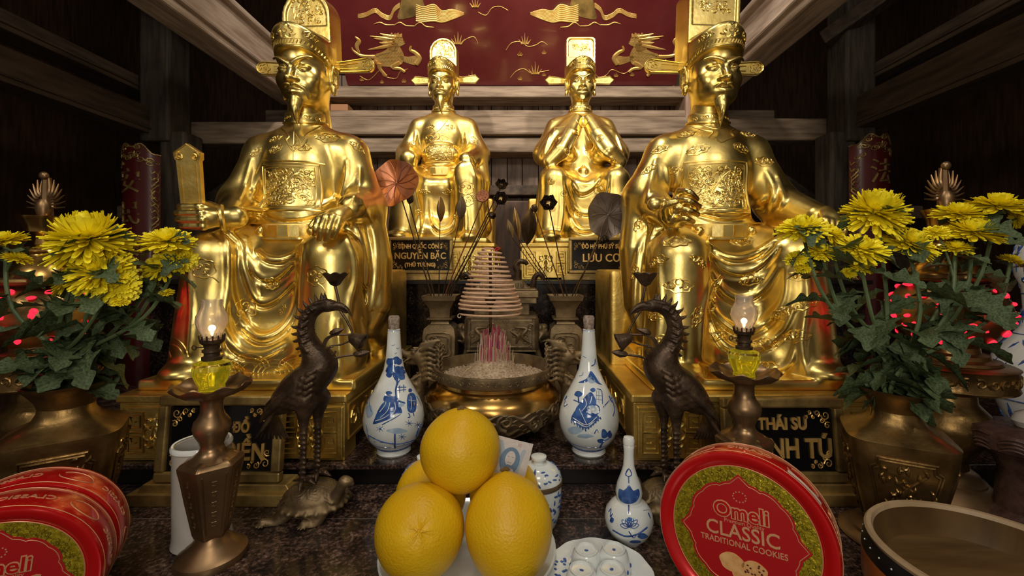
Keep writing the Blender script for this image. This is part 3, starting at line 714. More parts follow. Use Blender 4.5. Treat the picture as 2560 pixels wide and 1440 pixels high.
S2 = dict(kind='S2', O=O2, s=1.0, h=.0034, hh=.0015, face='calm', hat='square', seed=4, label='large front golden seated statue in a square hat and cloud covered robe, fist raised',
    badge=(-.010, .550, .188, .160), yaw=3, nod=10, hx=.005, beltz=.425, cr=.0027,
    folds=[(.009, [(1768, 604), (1807, 635), (1849, 644), (1892, 631), (1935, 600)]), (.009, [(1772, 628), (1811, 669), (1853, 681), (1900, 662), (1945, 612)]), (.011, [(1772, 658), (1803, 720), (1849, 747), (1900, 728), (1945, 665)]),
           (.012, [(1772, 700), (1783, 771), (1822, 815), (1869, 829), (1920, 798), (1958, 751), (1966, 673)]), (.011, [(1768, 760), (1787, 829), (1830, 872), (1892, 872), (1955, 825), (1985, 771)]),
           (.009, [(1754, 900), (1800, 925), (1860, 930), (1927, 928), (1975, 905), (1992, 850)]), (.008, [(1768, 596), (1772, 700), (1756, 790), (1752, 887)], 1), (.010, [(1612, 588), (1597, 634), (1586, 751), (1592, 820)], 1), (.009, [(1643, 560), (1626, 600), (1618, 689), (1624, 790)], 1),
           (.008, [(1645, 640), (1650, 760), (1640, 880)], 1), (.009, [(1745, 528), (1811, 541), (1869, 533), (1912, 505)]), (.007, [(1745, 515), (1811, 527), (1869, 519), (1915, 492)]), (.009, [(1640, 400), (1628, 460), (1615, 500)], 1), (.008, [(1668, 420), (1672, 470), (1660, 505)], 1), (.009, [(1915, 430), (1935, 480), (1920, 520)], 1), (.009, [(1945, 440), (1958, 500), (1935, 530)], 1),
           (.009, [(2010, 640), (2020, 740), (2005, 850), (2015, 930)], 1), (.008, [(1700, 820), (1705, 900)], 1)],
    clouds=[(1692, 602, .033, 5, 'c'), (1640, 655, .028, 20, 'c'), (1748, 655, .026, -30, 'c'), (1697, 714, .034, 0, 'c'), (1742, 792, .026, 60, 'c'), (1636, 792, .022, 0, 'c'), (1855, 604, .030, 5, 'c'), (1878, 700, .028, 10, 'c'), (1790, 712, .018, 60, 'c'), (1784, 760, .020, 70, 'c'), (1857, 785, .030, 0, 'c'),
            (1950, 785, .024, 50, 'c'), (1803, 838, .026, -20, 'c'), (1918, 856, .030, 10, 'c'), (1912, 918, .030, 5, 'c'), (1812, 918, .018, 0, 'c'), (1745, 374, .030, 12, 'c'), (1855, 370, .028, -12, 'c'), (1715, 336, .026, 15, 'c'), (1872, 336, .022, -15, 'c'), (1650, 372, .024, 20, 'c'), (1622, 424, .022, 35, 'c'), (1912, 404, .026, -5, 'c'), (1925, 352, .020, -40, 'c'),
            (1690, 425, .020, 20, 'c'), (2000, 690, .024, 0, 'c'), (2010, 760, .026, 30, 'c'), (1990, 840, .028, 20, 'c'), (1600, 560, .024, 60, 'c'), (1585, 680, .020, 80, 'c'), (1660, 850, .022, 0, 'c')],
    cords=[([(1715, 312), (1760, 326), (1782, 330), (1772, 344), (1790, 348), (1802, 356), (1820, 348), (1836, 342), (1826, 330), (1840, 320), (1850, 308)], .0030), ([(1735, 304), (1765, 316), (1800, 322), (1840, 302)], .0018)])
S3 = dict(kind='S3', O=Vector((-.365, 2.05, .088)), s=.83, h=.0048, hh=.0020, face='old', hat='arch3', seed=21, label='small rear golden seated statue with a long beard and an arched hat', yaw=-3, nod=10, badge=(0, .50, .15, .10), beltz=.41, cr=.0028,
    folds=[(.010, [(1040, 480), (1050, 540), (1045, 590)], 1), (.010, [(1075, 500), (1080, 550), (1100, 575), (1130, 560), (1140, 510)]), (.009, [(1160, 490), (1165, 560), (1160, 600)], 1), (.009, [(1040, 330), (1035, 400)], 1), (.009, [(1165, 330), (1170, 390), (1190, 440)], 1), (.009, [(1185, 400), (1205, 450), (1200, 520)], 1), (.008, [(1055, 400), (1090, 415), (1140, 405)])],
    clouds=[(1075, 318, .020, 0, 'c'), (1125, 318, .020, 0, 'c'), (1030, 360, .020, 60, 'c'), (1185, 350, .020, -60, 'c'), (1060, 480, .022, 0, 'c'), (1120, 480, .022, 0, 'c'), (1165, 470, .036, 0, 'p'), (1170, 500, .030, 60, 'p'), (1090, 345, .05, 0, 'c'), (1050, 530, .02, 0, 'c'), (1140, 540, .02, 0, 'c')],
    cords=[([(1072, 298), (1090, 330), (1120, 300)], .002)])
S4 = dict(kind='S4', O=Vector((.288, 2.05, .088)), s=.83, h=.0048, hh=.0020, face='young', hat='square4', seed=31, label='small rear golden seated statue in a flat topped hat and open cape', yaw=0, nod=8, cr=.0026,
    folds=[(.010, [(1455, 305), (1440, 345), (1415, 390), (1380, 415)], 1), (.010, [(1458, 305), (1480, 345), (1510, 385), (1550, 408)], 1), (.009, [(1430, 450), (1450, 480), (1480, 470), (1500, 440)]), (.009, [(1415, 460), (1440, 520), (1475, 530), (1510, 490), (1520, 450)]), (.009, [(1410, 500), (1440, 565), (1480, 572), (1515, 540)]), (.008, [(1375, 330), (1360, 390)], 1), (.008, [(1540, 330), (1560, 390)], 1), (.008, [(1405, 440), (1408, 520), (1400, 590)], 1), (.008, [(1530, 440), (1525, 520), (1530, 590)], 1)],
    clouds=[(x, y, .016, 0, 'd') for x, y in ((1378, 452), (1560, 488), (1418, 380), (1440, 330), (1500, 345), (1530, 400), (1497, 475), (1444, 538), (1412, 485), (1562, 420), (1380, 520), (1395, 345), (1475, 380), (1560, 350))], cords=[([(1440, 300), (1456, 318), (1475, 300)], .003), ([(1420, 312), (1380, 322)], .002), ([(1500, 312), (1535, 322)], .002)])
def build_statues(which):
    if 1 in which:
        r_, L, Pw, bv, outl, hit = statue(S1)
        # right fist round the tablet
        f = fine((-.27, -.33, .38), (-.05, -.10, .53))
        kn = [Pw(500, 517, 1.125), Pw(505, 533, 1.115), Pw(508, 550, 1.112), Pw(508, 566, 1.115)]
        tp = [Pw(462, 519, 1.165), Pw(458, 534, 1.16), Pw(462, 551, 1.16), Pw(470, 567, 1.16)]
        md = [Pw(450, 517, 1.125), Pw(443, 533, 1.118), Pw(446, 550, 1.118), Pw(455, 566, 1.12)]
        hand(f, Pw(562, 545, 1.165), kn, tp, (0, 0, 0), r=.0088, mids=md, thumb=[Pw(545, 525, 1.17), Pw(520, 512, 1.185), Pw(490, 512, 1.19)])
        f.cone(Pw(560, 545, 1.165), Pw(590, 543, 1.185), .026, .030, .01)
        hand_obj(r_, O1, 1, f)
        mb = MB(); c0 = Vector(Pw(556, 545, 1.165)); dr = (Vector(Pw(600, 543, 1.185)) - c0).normalized(); u = dr.orthogonal().normalized(); w_ = dr.cross(u)
        mb.tube([c0 + (u * math.cos(a) + w_ * math.sin(a)) * .031 for a in np.linspace(0, 2 * math.pi, 24)[:-1]], .0075, 8, closed=True); outl(mb, 'sleeve_cuff', r_)
        # tablet
        mb = MB(); a, b = at(487, 560, 1.175), at(480, 365, 1.150); up = (b - a).normalized(); M_ = frameM((1, .05, 0), up, a); Ln = (b - a).length
        mb.prism([(-.027, 0), (.027, 0), (.030, Ln - .04), (.034, Ln - .035), (.035, Ln - .018), (0, Ln + .006), (-.035, Ln - .018), (-.034, Ln - .035), (-.030, Ln - .04)], .014, M_ @ Matrix.Translation((0, 0, -.007)))
        for s_ in (-1, 1):
            mb.tube([M_ @ Vector((s_ * .020, y, .007)) for y in (0, Ln - .05)], .0018, 5)
            mb.tube([M_ @ Vector((s_ * (x * .012 + .020), y * .012 + Ln - .028, .0075)) for x, y in spiral(0, 0, 1, 1.6, 1.5, -1)], .0022, 5)
            mb.tube([M_ @ Vector((s_ * .034, Ln - .02, .007)), M_ @ Vector((0, Ln + .004, .007))], .0022, 5)
        mb.build('tablet', GOLD2, r_)
        # left hand on the knee
        f = fine((.08, -.33, .32), (.26, -.10, .51))
        kn = [Pw(797, 548, 1.118), Pw(814, 543, 1.112), Pw(832, 543, 1.112), Pw(848, 549, 1.118)]
        tp = [Pw(786, 586, 1.108), Pw(797, 599, 1.106), Pw(815, 600, 1.106), Pw(833, 592, 1.108)]
        md = [Pw(790, 568, 1.100), Pw(804, 570, 1.096), Pw(822, 572, 1.096), Pw(842, 570, 1.100)]
        hand(f, Pw(866, 530, 1.175), kn, tp, (0, 0, 0), r=.0088, mids=md, thumb=[Pw(830, 535, 1.15), Pw(800, 545, 1.15), Pw(778, 566, 1.14)])
        hand_obj(r_, O1, 1, f)
    if 2 in which:
        r_, L, Pw, bv, outl, hit = statue(S2)
        f = fine((-.28, -.33, .36), (-.10, -.12, .56))
        kn = [Pw(1716, 483, 1.125), Pw(1728, 505, 1.118), Pw(1728, 528, 1.116), Pw(1720, 548, 1.12)]
        md = [Pw(1740, 488, 1.108), Pw(1752, 508, 1.100), Pw(1750, 530, 1.100), Pw(1738, 552, 1.104)]
        tp = [Pw(1722, 500, 1.088), Pw(1730, 516, 1.084), Pw(1728, 534, 1.084), Pw(1716, 552, 1.088)]
        kn = [Pw(1700, 478, 1.13), Pw(1690, 500, 1.13), Pw(1688, 525, 1.13), Pw(1690, 548, 1.13)]
        md = [Pw(1722, 480, 1.10), Pw(1722, 503, 1.095), Pw(1720, 526, 1.095), Pw(1715, 547, 1.10)]
        tp = [Pw(1742, 498, 1.11), Pw(1748, 516, 1.11), Pw(1744, 536, 1.11), Pw(1732, 554, 1.115)]
        hand(f, Pw(1672, 545, 1.19), kn, tp, (0, 0, 0), r=.0088, mids=md, thumb=[Pw(1668, 540, 1.14), Pw(1665, 515, 1.11), Pw(1690, 505, 1.092)])
        f.ell(Pw(1637, 511, 1.115), (.020, .018, .019), .006); f.cone(Pw(1648, 510, 1.12), Pw(1735, 522, 1.12), .012, .012, .008)
        f.ell(Pw(1690, 545, 1.15), (.032, .025, .028), .02)
        hand_obj(r_, O2, 1, f)
        f = fine((.16, -.32, .30), (.36, -.08, .52))
        kn = [Pw(2062 + 14 * i, 552 + 3 * i, 1.13) for i in range(4)]; tp = [Pw(2062 + 15 * i, 600 - 2 * i, 1.12) for i in range(4)]
        hand(f, Pw(2060, 530, 1.18), kn, tp, (0, 1, 0), r=.0088); hand_obj(r_, O2, 1, f)
    if 3 in which: statue(S3)
    if 4 in which: statue(S4)
build_statues([1,2,3,4])
# ------------------------------------------------------------------ the hall
def struct(name, mb, m, **k):
    o = mb.build(name, m, None, smooth=False, **k); o['kind'] = 'structure'; return o
def bb(x0, x1, y0, y1, z0, z1): return ((x0 + x1) / 2, (y0 + y1) / 2, (z0 + z1) / 2), (x1 - x0, y1 - y0, z1 - z0)
def B6(mb, *a): c, s = bb(*a); mb.box(c, s); return mb
FL = -1.35
struct('floor', B6(MB(), -3.2, 3.2, -2.5, 4.2, FL - .1, FL), GRAN)
struct('wall_back', B6(MB(), -3.2, 3.2, 3.9, 4.0, FL, 3.1), PLANK)
struct('wall_left', B6(MB(), -3.2, -3.1, -.9, 4.0, FL, 3.1), PLANK)
struct('wall_right', B6(MB(), 3.1, 3.2, -.9, 4.0, FL, 3.1), PLANK)
struct('ceiling', B6(MB(), -3.2, 3.2, .3, 4.0, 3.0, 3.1), PLANK)
tn = [0]
def trim(mb, m, bevel=.006):
    tn[0] += 1; return struct('trim_%d' % tn[0], mb, m, bevel=bevel)
# wall of planks behind the rear statues
Yp = 2.62; mb = MB(); x = -1.28; rnd = random.Random(2)
while x < 1.2:
    wd = rnd.uniform(.075, .12); B6(mb, x, min(x + wd - .004, 1.2), Yp + rnd.uniform(-.004, .004), Yp + .03, -.6, 1.15); x += wd
PLK2 = mat('red_brown_planks', (.10, .045, .024), .5, 0, bump=.4, bscale=10, col2=(.24, .17, .13), vscale=4, detail=6, stretch=(7, 7, .8))
trim(mb, PLK2, .002)
at_z = lambda py, d: (VY - py) / FPX * d
# horizontal beams behind the statues
mb = MB(); B6(mb, -1.16, 1.03, 2.45, 2.60, at_z(386, 2.5), at_z(349, 2.5)); B6(mb, -1.18, 1.05, 2.42, 2.60, at_z(346, 2.5), at_z(303, 2.5)); B6(mb, -1.18, 1.05, 2.45, 2.60, at_z(302, 2.5), at_z(282, 2.5)); trim(mb, WOOD, .010)
mb = MB(); B6(mb, -1.14, 1.05, 2.46, 2.60, at_z(250, 2.5), at_z(236, 2.5)); B6(mb, -1.14, 1.05, 2.50, 2.60, at_z(235, 2.5), at_z(214, 2.5)); trim(mb, WOOD, .008)
mb = MB(); B6(mb, -1.1, 1.1, 2.50, 2.62, .40, .46); trim(mb, WOODD)
B6(mb := MB(), -.16, .13, 2.50, 2.60, -.2, .37); trim(mb, PLANK, .01)
# small blocks and posts beside the red panel
for sx, x0 in ((-1, -1.20), (1, 1.03)):
    mb = MB(); B6(mb, x0 - .09, x0 + .09, 2.44, 2.62, -.6, 1.6); trim(mb, mat('pale_post', (.34, .22, .16), .6, col2=(.45, .32, .24), vscale=6, stretch=(5, 5, 1)), .012)
mb = MB(); B6(mb, -1.09, -.99, 2.47, 2.58, at_z(282, 2.5), at_z(264, 2.5)); trim(mb, mat('orange_wood', (.42, .20, .10), .6))
# beams that run in depth
for x0, x1, z0, z1, m in ((-1.45, -1.31, .967, 1.19, WOODD), (1.07, 1.21, .967, 1.19, WOODD)):
    s_ = 1 if x0 < 0 else -1
    mb = MB(); B6(mb, x0, x1, -.4, 2.62, z0, z1); B6(mb, (x1 - .01) if s_ > 0 else (x0 - .02), (x1 + .02) if s_ > 0 else (x0 + .01), -.4, 2.62, z0 + .035, z0 + .055); B6(mb, (x1 - .01) if s_ > 0 else (x0 - .03), (x1 + .03) if s_ > 0 else (x0 + .01), -.4, 2.62, z1 - .03, z1)
    o = trim(mb, mat('pale_beam', (.30, .22, .165), .62, 0, bump=.6, bscale=9, col2=(.52, .42, .34), vscale=5, detail=8, stretch=(8, 1, 8), bdist=.004), .010)
for x0, x1, z0, z1 in ((-2.12, -1.98, .70, .84), (-2.2, -2.06, .94, 1.02), (1.80, 1.94, .73, .90), (1.9, 2.03, 1.00, 1.08)):
    mb = MB(); B6(mb, x0, x1, -.4, 2.5, z0, z1); B6(mb, x0 - .01, x1 + .01, -.4, 2.5, z0 + .02, z0 + .03); trim(mb, WOODD, .012)
for x0, x1, sx in ((-2.04, -1.88, -1), (1.75, 1.91, 1)):
    mb = MB(); B6(mb, x0, x1, 2.3, 2.46, .66, 3.0); B6(mb, (x0 + .09) if sx < 0 else (x0 - .07), (x1 + .07) if sx < 0 else (x1 - .09), 2.32, 2.46, FL, .72); trim(mb, WOODZ, .014)
for x0, x1, z0, z1, y in ((-1.95, -1.2, .70, .83, 2.5), (1.05, 1.85, .72, .85, 2.5), (-1.9, -1.2, 1.05, 1.15, 3.2), (1.0, 1.9, 1.05, 1.15, 3.2), (-3.1, -1.95, .35, .45, 3.3), (1.85, 3.1, .35, .45, 3.3)):
    mb = MB(); B6(mb, x0, x1, y, y + .12, z0, z1); trim(mb, WOOD, .012)
def bar(a, b, w_, m=WOODD):
    mb = MB(); a, b = Vector(a), Vector(b); d = (b - a).normalized(); M_ = d.to_track_quat('Y', 'Z').to_matrix(); mb.box((a + b) / 2, (w_, (b - a).length, w_), M_); trim(mb, m)
bar((-2.9, 3.0, -.1), (-1.9, 3.2, .75), .09); bar((2.8, 3.0, -.1), (1.75, 3.2, .75), .09); bar((-1.75, 3.0, 0), (-1.1, 3.1, .8), .09); bar((1.15, 3.0, -.1), (1.8, 3.1, .6), .09)
bar((-1.12, 1.0, 1.75), (-1.12, 2.55, 1.22), .09, WOOD); bar((.95, 1.0, 1.75), (.95, 2.55, 1.22), .09, WOOD)
bar((-2.9, .8, 2.0), (-1.7, 2.4, 1.25), .08); bar((2.8, .8, 2.0), (1.7, 2.4, 1.25), .08)
# red lacquer panel leaning over the rear beam
pr = thing('lacquered_panel', (-.05, 2.5, 1.05), 'wide dark red lacquered panel painted with golden unicorns and waves, above the rear beams', 'panel')
A0, A1 = Vector((-.05, 2.52, at_z(214, 2.52))), Vector((-.05, 1.95, at_z(214, 2.52) + .62))
PM = frameM((1, 0, 0), (A1 - A0), A0)
mb = MB(); mb.box((0, 0, 0), (1.92, .85, .02)); mb.v = [tuple(PM @ (Vector(v) + Vector((0, .425, -.01)))) for v in mb.v]; mb.build('board', LACQ, pr, smooth=False, bevel=.002)
PI_ = PM.inverted()
def onpanel(px, py):
    d = Vector(((px - VX) / FPX, 1, (VY - py) / FPX)); n = PM.to_3x3() @ Vector((0, 0, 1)); t = (A0.dot(n)) / d.dot(n); return PI_ @ (d * t)
def pstroke(mb, pts, r_, cl=False, seg=4):
    P = [onpanel(x, y) for x, y in pts]; P = cat_([Vector((p.x, p.y, .0015)) for p in P], seg, cl)
    mb.tube([PM @ p for p in P], [q / FPX * 2.4 for q in (r_ if isinstance(r_, list) else [r_])] if isinstance(r_, list) else r_ / FPX * 2.4, 6, closed=cl, flat=.5, up=PM.to_3x3() @ Vector((0, 0, 1)))
def pfill(mb, pts):
    P = [onpanel(x, y) for x, y in pts]; mb.prism([(p.x, p.y) for p in cat_([Vector((p.x, p.y, 0)) for p in P], 3, True)], .002, PM)
def beast(fx):
    mb = MB(); X = fx
    pfill(mb, [(X(936), 138), (X(955), 130), (X(975), 118), (X(985), 105), (X(1000), 118), (X(1010), 140), (X(1006), 158), (X(985), 166), (X(960), 166), (X(940), 160)])   # trunk
    pfill(mb, [(X(968), 122), (X(970), 105), (X(982), 90), (X(990), 84), (X(1003), 88), (X(1010), 105), (X(1012), 110), (X(998), 118), (X(990), 130)])     # neck and head
    pfill(mb, [(X(1000), 140), (X(1020), 142), (X(1040), 140), (X(1048), 150), (X(1040), 162), (X(1020), 158), (X(1005), 150)])
    pstroke(mb, [(X(1040), 160), (X(1049), 145), (X(1038), 132), (X(1026), 125), (X(1028), 115)], [6, 6, 5, 4, 2])
    pstroke(mb, [(X(1000), 156), (X(980), 168), (X(1000), 172), (X(1012), 180)], [6, 5, 4, 4]); pstroke(mb, [(X(948), 158), (X(950), 172), (X(962), 186), (X(966), 190)], [7, 5, 4, 4])
    pstroke(mb, [(X(940), 150), (X(930), 160), (X(918), 150)], [5, 4, 3]); pstroke(mb, [(X(938), 142), (X(905), 140), (X(885), 128), (X(880), 118)], [5, 4, 3, 1]); pstroke(mb, [(X(898), 132), (X(892), 115), (X(898), 102), (X(888), 92)], [3, 5, 5, 1])
    for a, b, c_ in (((985, 100), (962, 96), (925, 90)), ((982, 106), (960, 108), (948, 106)), ((980, 112), (955, 118), (920, 124)), ((990, 92), (970, 90), (950, 84)), ((988, 98), (968, 100), (935, 96))):
        pstroke(mb, [(X(a[0]), a[1]), (X(b[0]), b[1]), (X(c_[0]), c_[1])], [4, 4, .6])
    for i in range(4): pstroke(mb, [(X(978 + 8 * i), 92), (X(980 + 8 * i), 82 + 2 * (i % 2))], [4, 1.5])
    mb.build('unicorn_painting', GOLDP, pr)
    mb = MB()
    for r_ in range(3):
        for i in range(7): x, y = 948 + 8 * i, 134 + 9 * r_ - i * .6; pstroke(mb, [(X(x), y), (X(x + 4), y + 5), (X(x + 8), y)], .7, seg=2)
    for i in range(6): pstroke(mb, [(X(1004 + 5 * i), 144 + (i % 2) * 3), (X(1010 + 5 * i), 150), (X(1006 + 5 * i), 156)], .7, seg=2)
    for x_, y_ in ((982, 98), (992, 94), (1000, 102), (990, 108), (976, 112), (998, 112)): pstroke(mb, [(X(x_ + 4 * math.cos(q)), y_ + 4 * math.sin(q)) for q in np.linspace(0, 5.2, 7)], .7, seg=2)
    pstroke(mb, [(X(1000), 104), (X(1008), 106), (X(1012), 104)], 1.0, seg=2); pstroke(mb, [(X(942), 142), (X(960), 134), (X(985), 128), (X(990), 112)], 1.0, seg=2)
    mb.build('unicorn_lines', OLDG, pr)
beast(lambda x: x); beast(lambda x: 2 * 1275 - 26 - x + 60 - (0))
mb = MB()
for fx in (lambda x: x, lambda x: 2 * 1243 - x):
    for k in range(4): pstroke(mb, [(fx(895), 36 + 3 * k), (fx(915), 32 + 3 * k), (fx(938), 22 + 3 * k), (fx(955), 34 + 3 * k), (fx(975), 40 + 3 * k), (fx(985), 20 + 3 * k), (fx(1000), 8 + 3 * k)], [.8, 1.8, 1.4])
    for k in range(9): pstroke(mb, [(fx(1040), 12 + 5 * k), (fx(1060), 18 + 4.5 * k), (fx(1085), 12 + 5 * k), (fx(1105), 28 + 3.4 * k), (fx(1130), 24 + 3 * k), (fx(1160), 32 + k * .5)], [1.6, 2.0, .8])
    for k in range(3): pstroke(mb, [(fx(935 + 50 * k), 60 + 3 * k), (fx(950 + 50 * k), 56), (fx(965 + 50 * k), 62 + 2 * k), (fx(985 + 50 * k), 62 + 3 * k)], [.8, 1.6, .8])
mb.build('wave_painting', GOLDP, pr)
mb = MB()
for fx in (lambda x: x, lambda x: 2 * 1243 - x):
    pfill(mb, [(fx(996), 48), (fx(1000), 20), (fx(1010), -12), (fx(1050), -14), (fx(1062), 30), (fx(1040), 40)])
mb.build('rock_painting', OLDG, pr)
mb = MB()
def grass(x, y, s_, n_=5):
    s_ *= .85
    for i in range(n_): a = (i - (n_ - 1) / 2) * .35; pstroke(mb, [(x + 6 * s_ * a, y), (x + 14 * s_ * math.sin(a), y - 14 * s_ * (1.2 - abs(a)))], [1.1 * s_ + .3, .3])
for x, y, s_ in ((905, 202, .8), (955, 208, .7), (1010, 206, .8), (1300, 140, .9), (1360, 135, .8), (1300, 200, .8), (1360, 190, .7), (1540, 192, .8), (1580, 190, .8), (1620, 188, .7), (1145, 110, 2.2), (1180, 205, 2.0), (1312, 110, 2.0), (1338, 185, 2.2), (1188, 18, 1.8)): grass(x, y, s_)
for P_ in ([(1080, 195), (1100, 178), (1120, 172), (1145, 190), (1180, 195)], [(1265, 125), (1278, 108), (1300, 104), (1320, 116), (1340, 112), (1355, 104), (1368, 112)], [(1276, 194), (1290, 178), (1310, 172), (1330, 184), (1350, 180), (1372, 176)], [(1150, 112), (1165, 98), (1185, 92), (1195, 108)], [(900, 190), (920, 200), (935, 190), (950, 176), (960, 190), (990, 196), (1000, 180), (1020, 172)], [(1480, 170), (1495, 192), (1515, 188), (1530, 174), (1560, 184), (1580, 168)], [(1195, 30), (1215, 38), (1230, 20), (1250, 16), (1270, 26)]):
    pstroke(mb, P_, .8)
mb.build('grass_painting', GOLDP, pr)
# couplet boards on the side posts
def couplet(sx, px0, px1, ytop, d, chars, label):
    c0 = at((px0 + px1) / 2, 600, d); zt = at_z(ytop, d); wd = (px1 - px0) / FPX * d / 2; r_ = thing('couplet_board', (c0.x, d, -.9), label, 'board', None)
    Rr = wd * 1.15; amax = math.asin(wd / Rr)
    def pt(u, z, off=0): a = u * amax; return Vector((c0.x + (Rr + off) * math.sin(a), d - (Rr + off) * math.cos(a) + Rr * .8, z))
    tp = lambda u: zt - .045 * abs(u * sx * -1 - 0) ** 2 * 1.2 - .012 * math.cos(u * 9)
    mb = MB(); n = 18
    V = []; F = []
    for i in range(n + 1):
        u = -1 + 2 * i / n
        for off in (0, -.02): V += [pt(u, -.9, off), pt(u, tp(u), off)]
    for i in range(n):
        a, b = i * 4, i * 4 + 4; F += [(a, b, b + 1, a + 1), (b + 2, a + 2, a + 3, b + 3), (a + 1, b + 1, b + 3, a + 3)]
    F += [(0, 1, 3, 2), (n * 4 + 1, n * 4, n * 4 + 2, n * 4 + 3)]
    mb.add(V, F); mb.build('board', LACQD, r_)
    mb = MB(); ue = -sx * .80
    for side in (ue,):
        z = zt - .13; k = 0
        while z > -.55:
            L = [pt(side + .12 * math.sin(k + t * 4), z - .05 * t, .002) for t in np.linspace(0, 1, 5)]; mb.tube(L, [.003, .004, .002], 5)
            for q in (-1, 1): mb.tube([pt(side, z, .002), pt(side + q * .11, z - .012, .002), pt(side + q * .16, z + .008, .002)], [.0045, .001], 5)
            z -= .032; k += 1
    rr = random.Random(3)
    for i in range(22):
        u = rr.uniform(-.85, .85); z = tp(u) - rr.uniform(.012, .085); q = rr.choice((-1, 1)); s0 = rr.uniform(.09, .16)
        mb.tube([pt(u + x * s0, z + y * s0 * wd * .9, .002) for x, y in spiral(0, 0, 1, 1.2, rr.uniform(0, 6), q, 10)], [.0035, .0018], 5)
    mb.tube([pt(u, tp(u) - .004, .001) for u in np.linspace(-1, 1, 20)], .004, 5)
    mb.build('gilt_vine_border', OLDG, r_)
    for i, ch in enumerate(chars):
        V, F = text_mesh(ch, .13, .003, Matrix.Identity(4)); V2 = [pt(sx * .15 + v.x / wd / 1.25, zt - .19 - .155 * i + v.y, .001 + v.z) for v in V]
        m2 = MB(); m2.add(V2, F); m2.build('gilt_character', OLDG, r_, smooth=False)
couplet(-1, 291, 388, 362, 2.12, '安民安', 'red lacquered couplet board with gold characters on the left post')
couplet(1, 2136, 2240, 338, 2.12, '法國法', 'red lacquered couplet board with gold characters on the right post')

# ------------------------------------------------------------------ the stepped altar
ZT, Z2, Z3 = -.536, -.481, -.065
al = thing('altar_table', (0, .6, FL), 'low front altar table with joined brown granite slabs, holding the offerings', 'table')
mb = MB()
ys = [.05, .905 - .31, .905, 1.048]; xs = [-1.75, -.95, -.15, .65, 1.75]
for j in range(3):
    for i in range(4): B6(mb, xs[i] + .0006, xs[i + 1] - .0006, ys[j] + .0008, ys[j + 1] - .0008, ZT - .03, ZT)
mb.build('granite_top', GRAN, al, smooth=False, bevel=.0008)
B6(mb := MB(), -1.75, 1.75, .06, 1.046, ZT - .032, ZT - .0006); mb.build('grout_bed', SEAM, al, smooth=False)
B6(mb := MB(), -1.7, 1.7, .12, 1.04, FL, ZT - .032); mb.build('table_body', DARK, al, smooth=False)
al = thing('altar_step', (0, 1.4, FL), 'middle altar step of brown granite with a black riser, under the large statues', 'altar')
B6(mb := MB(), -1.75, 1.75, 1.030, 1.70, Z2 - .012, Z2); mb.build('granite_top', GRAN, al, smooth=False, bevel=.002)
B6(mb := MB(), -1.75, 1.75, 1.050, 1.70, FL, Z2 - .012); mb.build('riser', DARK, al, smooth=False)
al = thing('altar_shelf', (0, 2.1, FL), 'highest rear altar tier with a black edge, under the two small statues', 'altar')
B6(mb := MB(), -1.5, 1.4, 1.705, 2.60, Z3 - .016, Z3); mb.build('black_top', DARK, al, smooth=False, bevel=.002)
B6(mb := MB(), -1.48, 1.38, 1.72, 2.44, FL, Z3 - .016); mb.build('riser', GRAND, al, smooth=False)

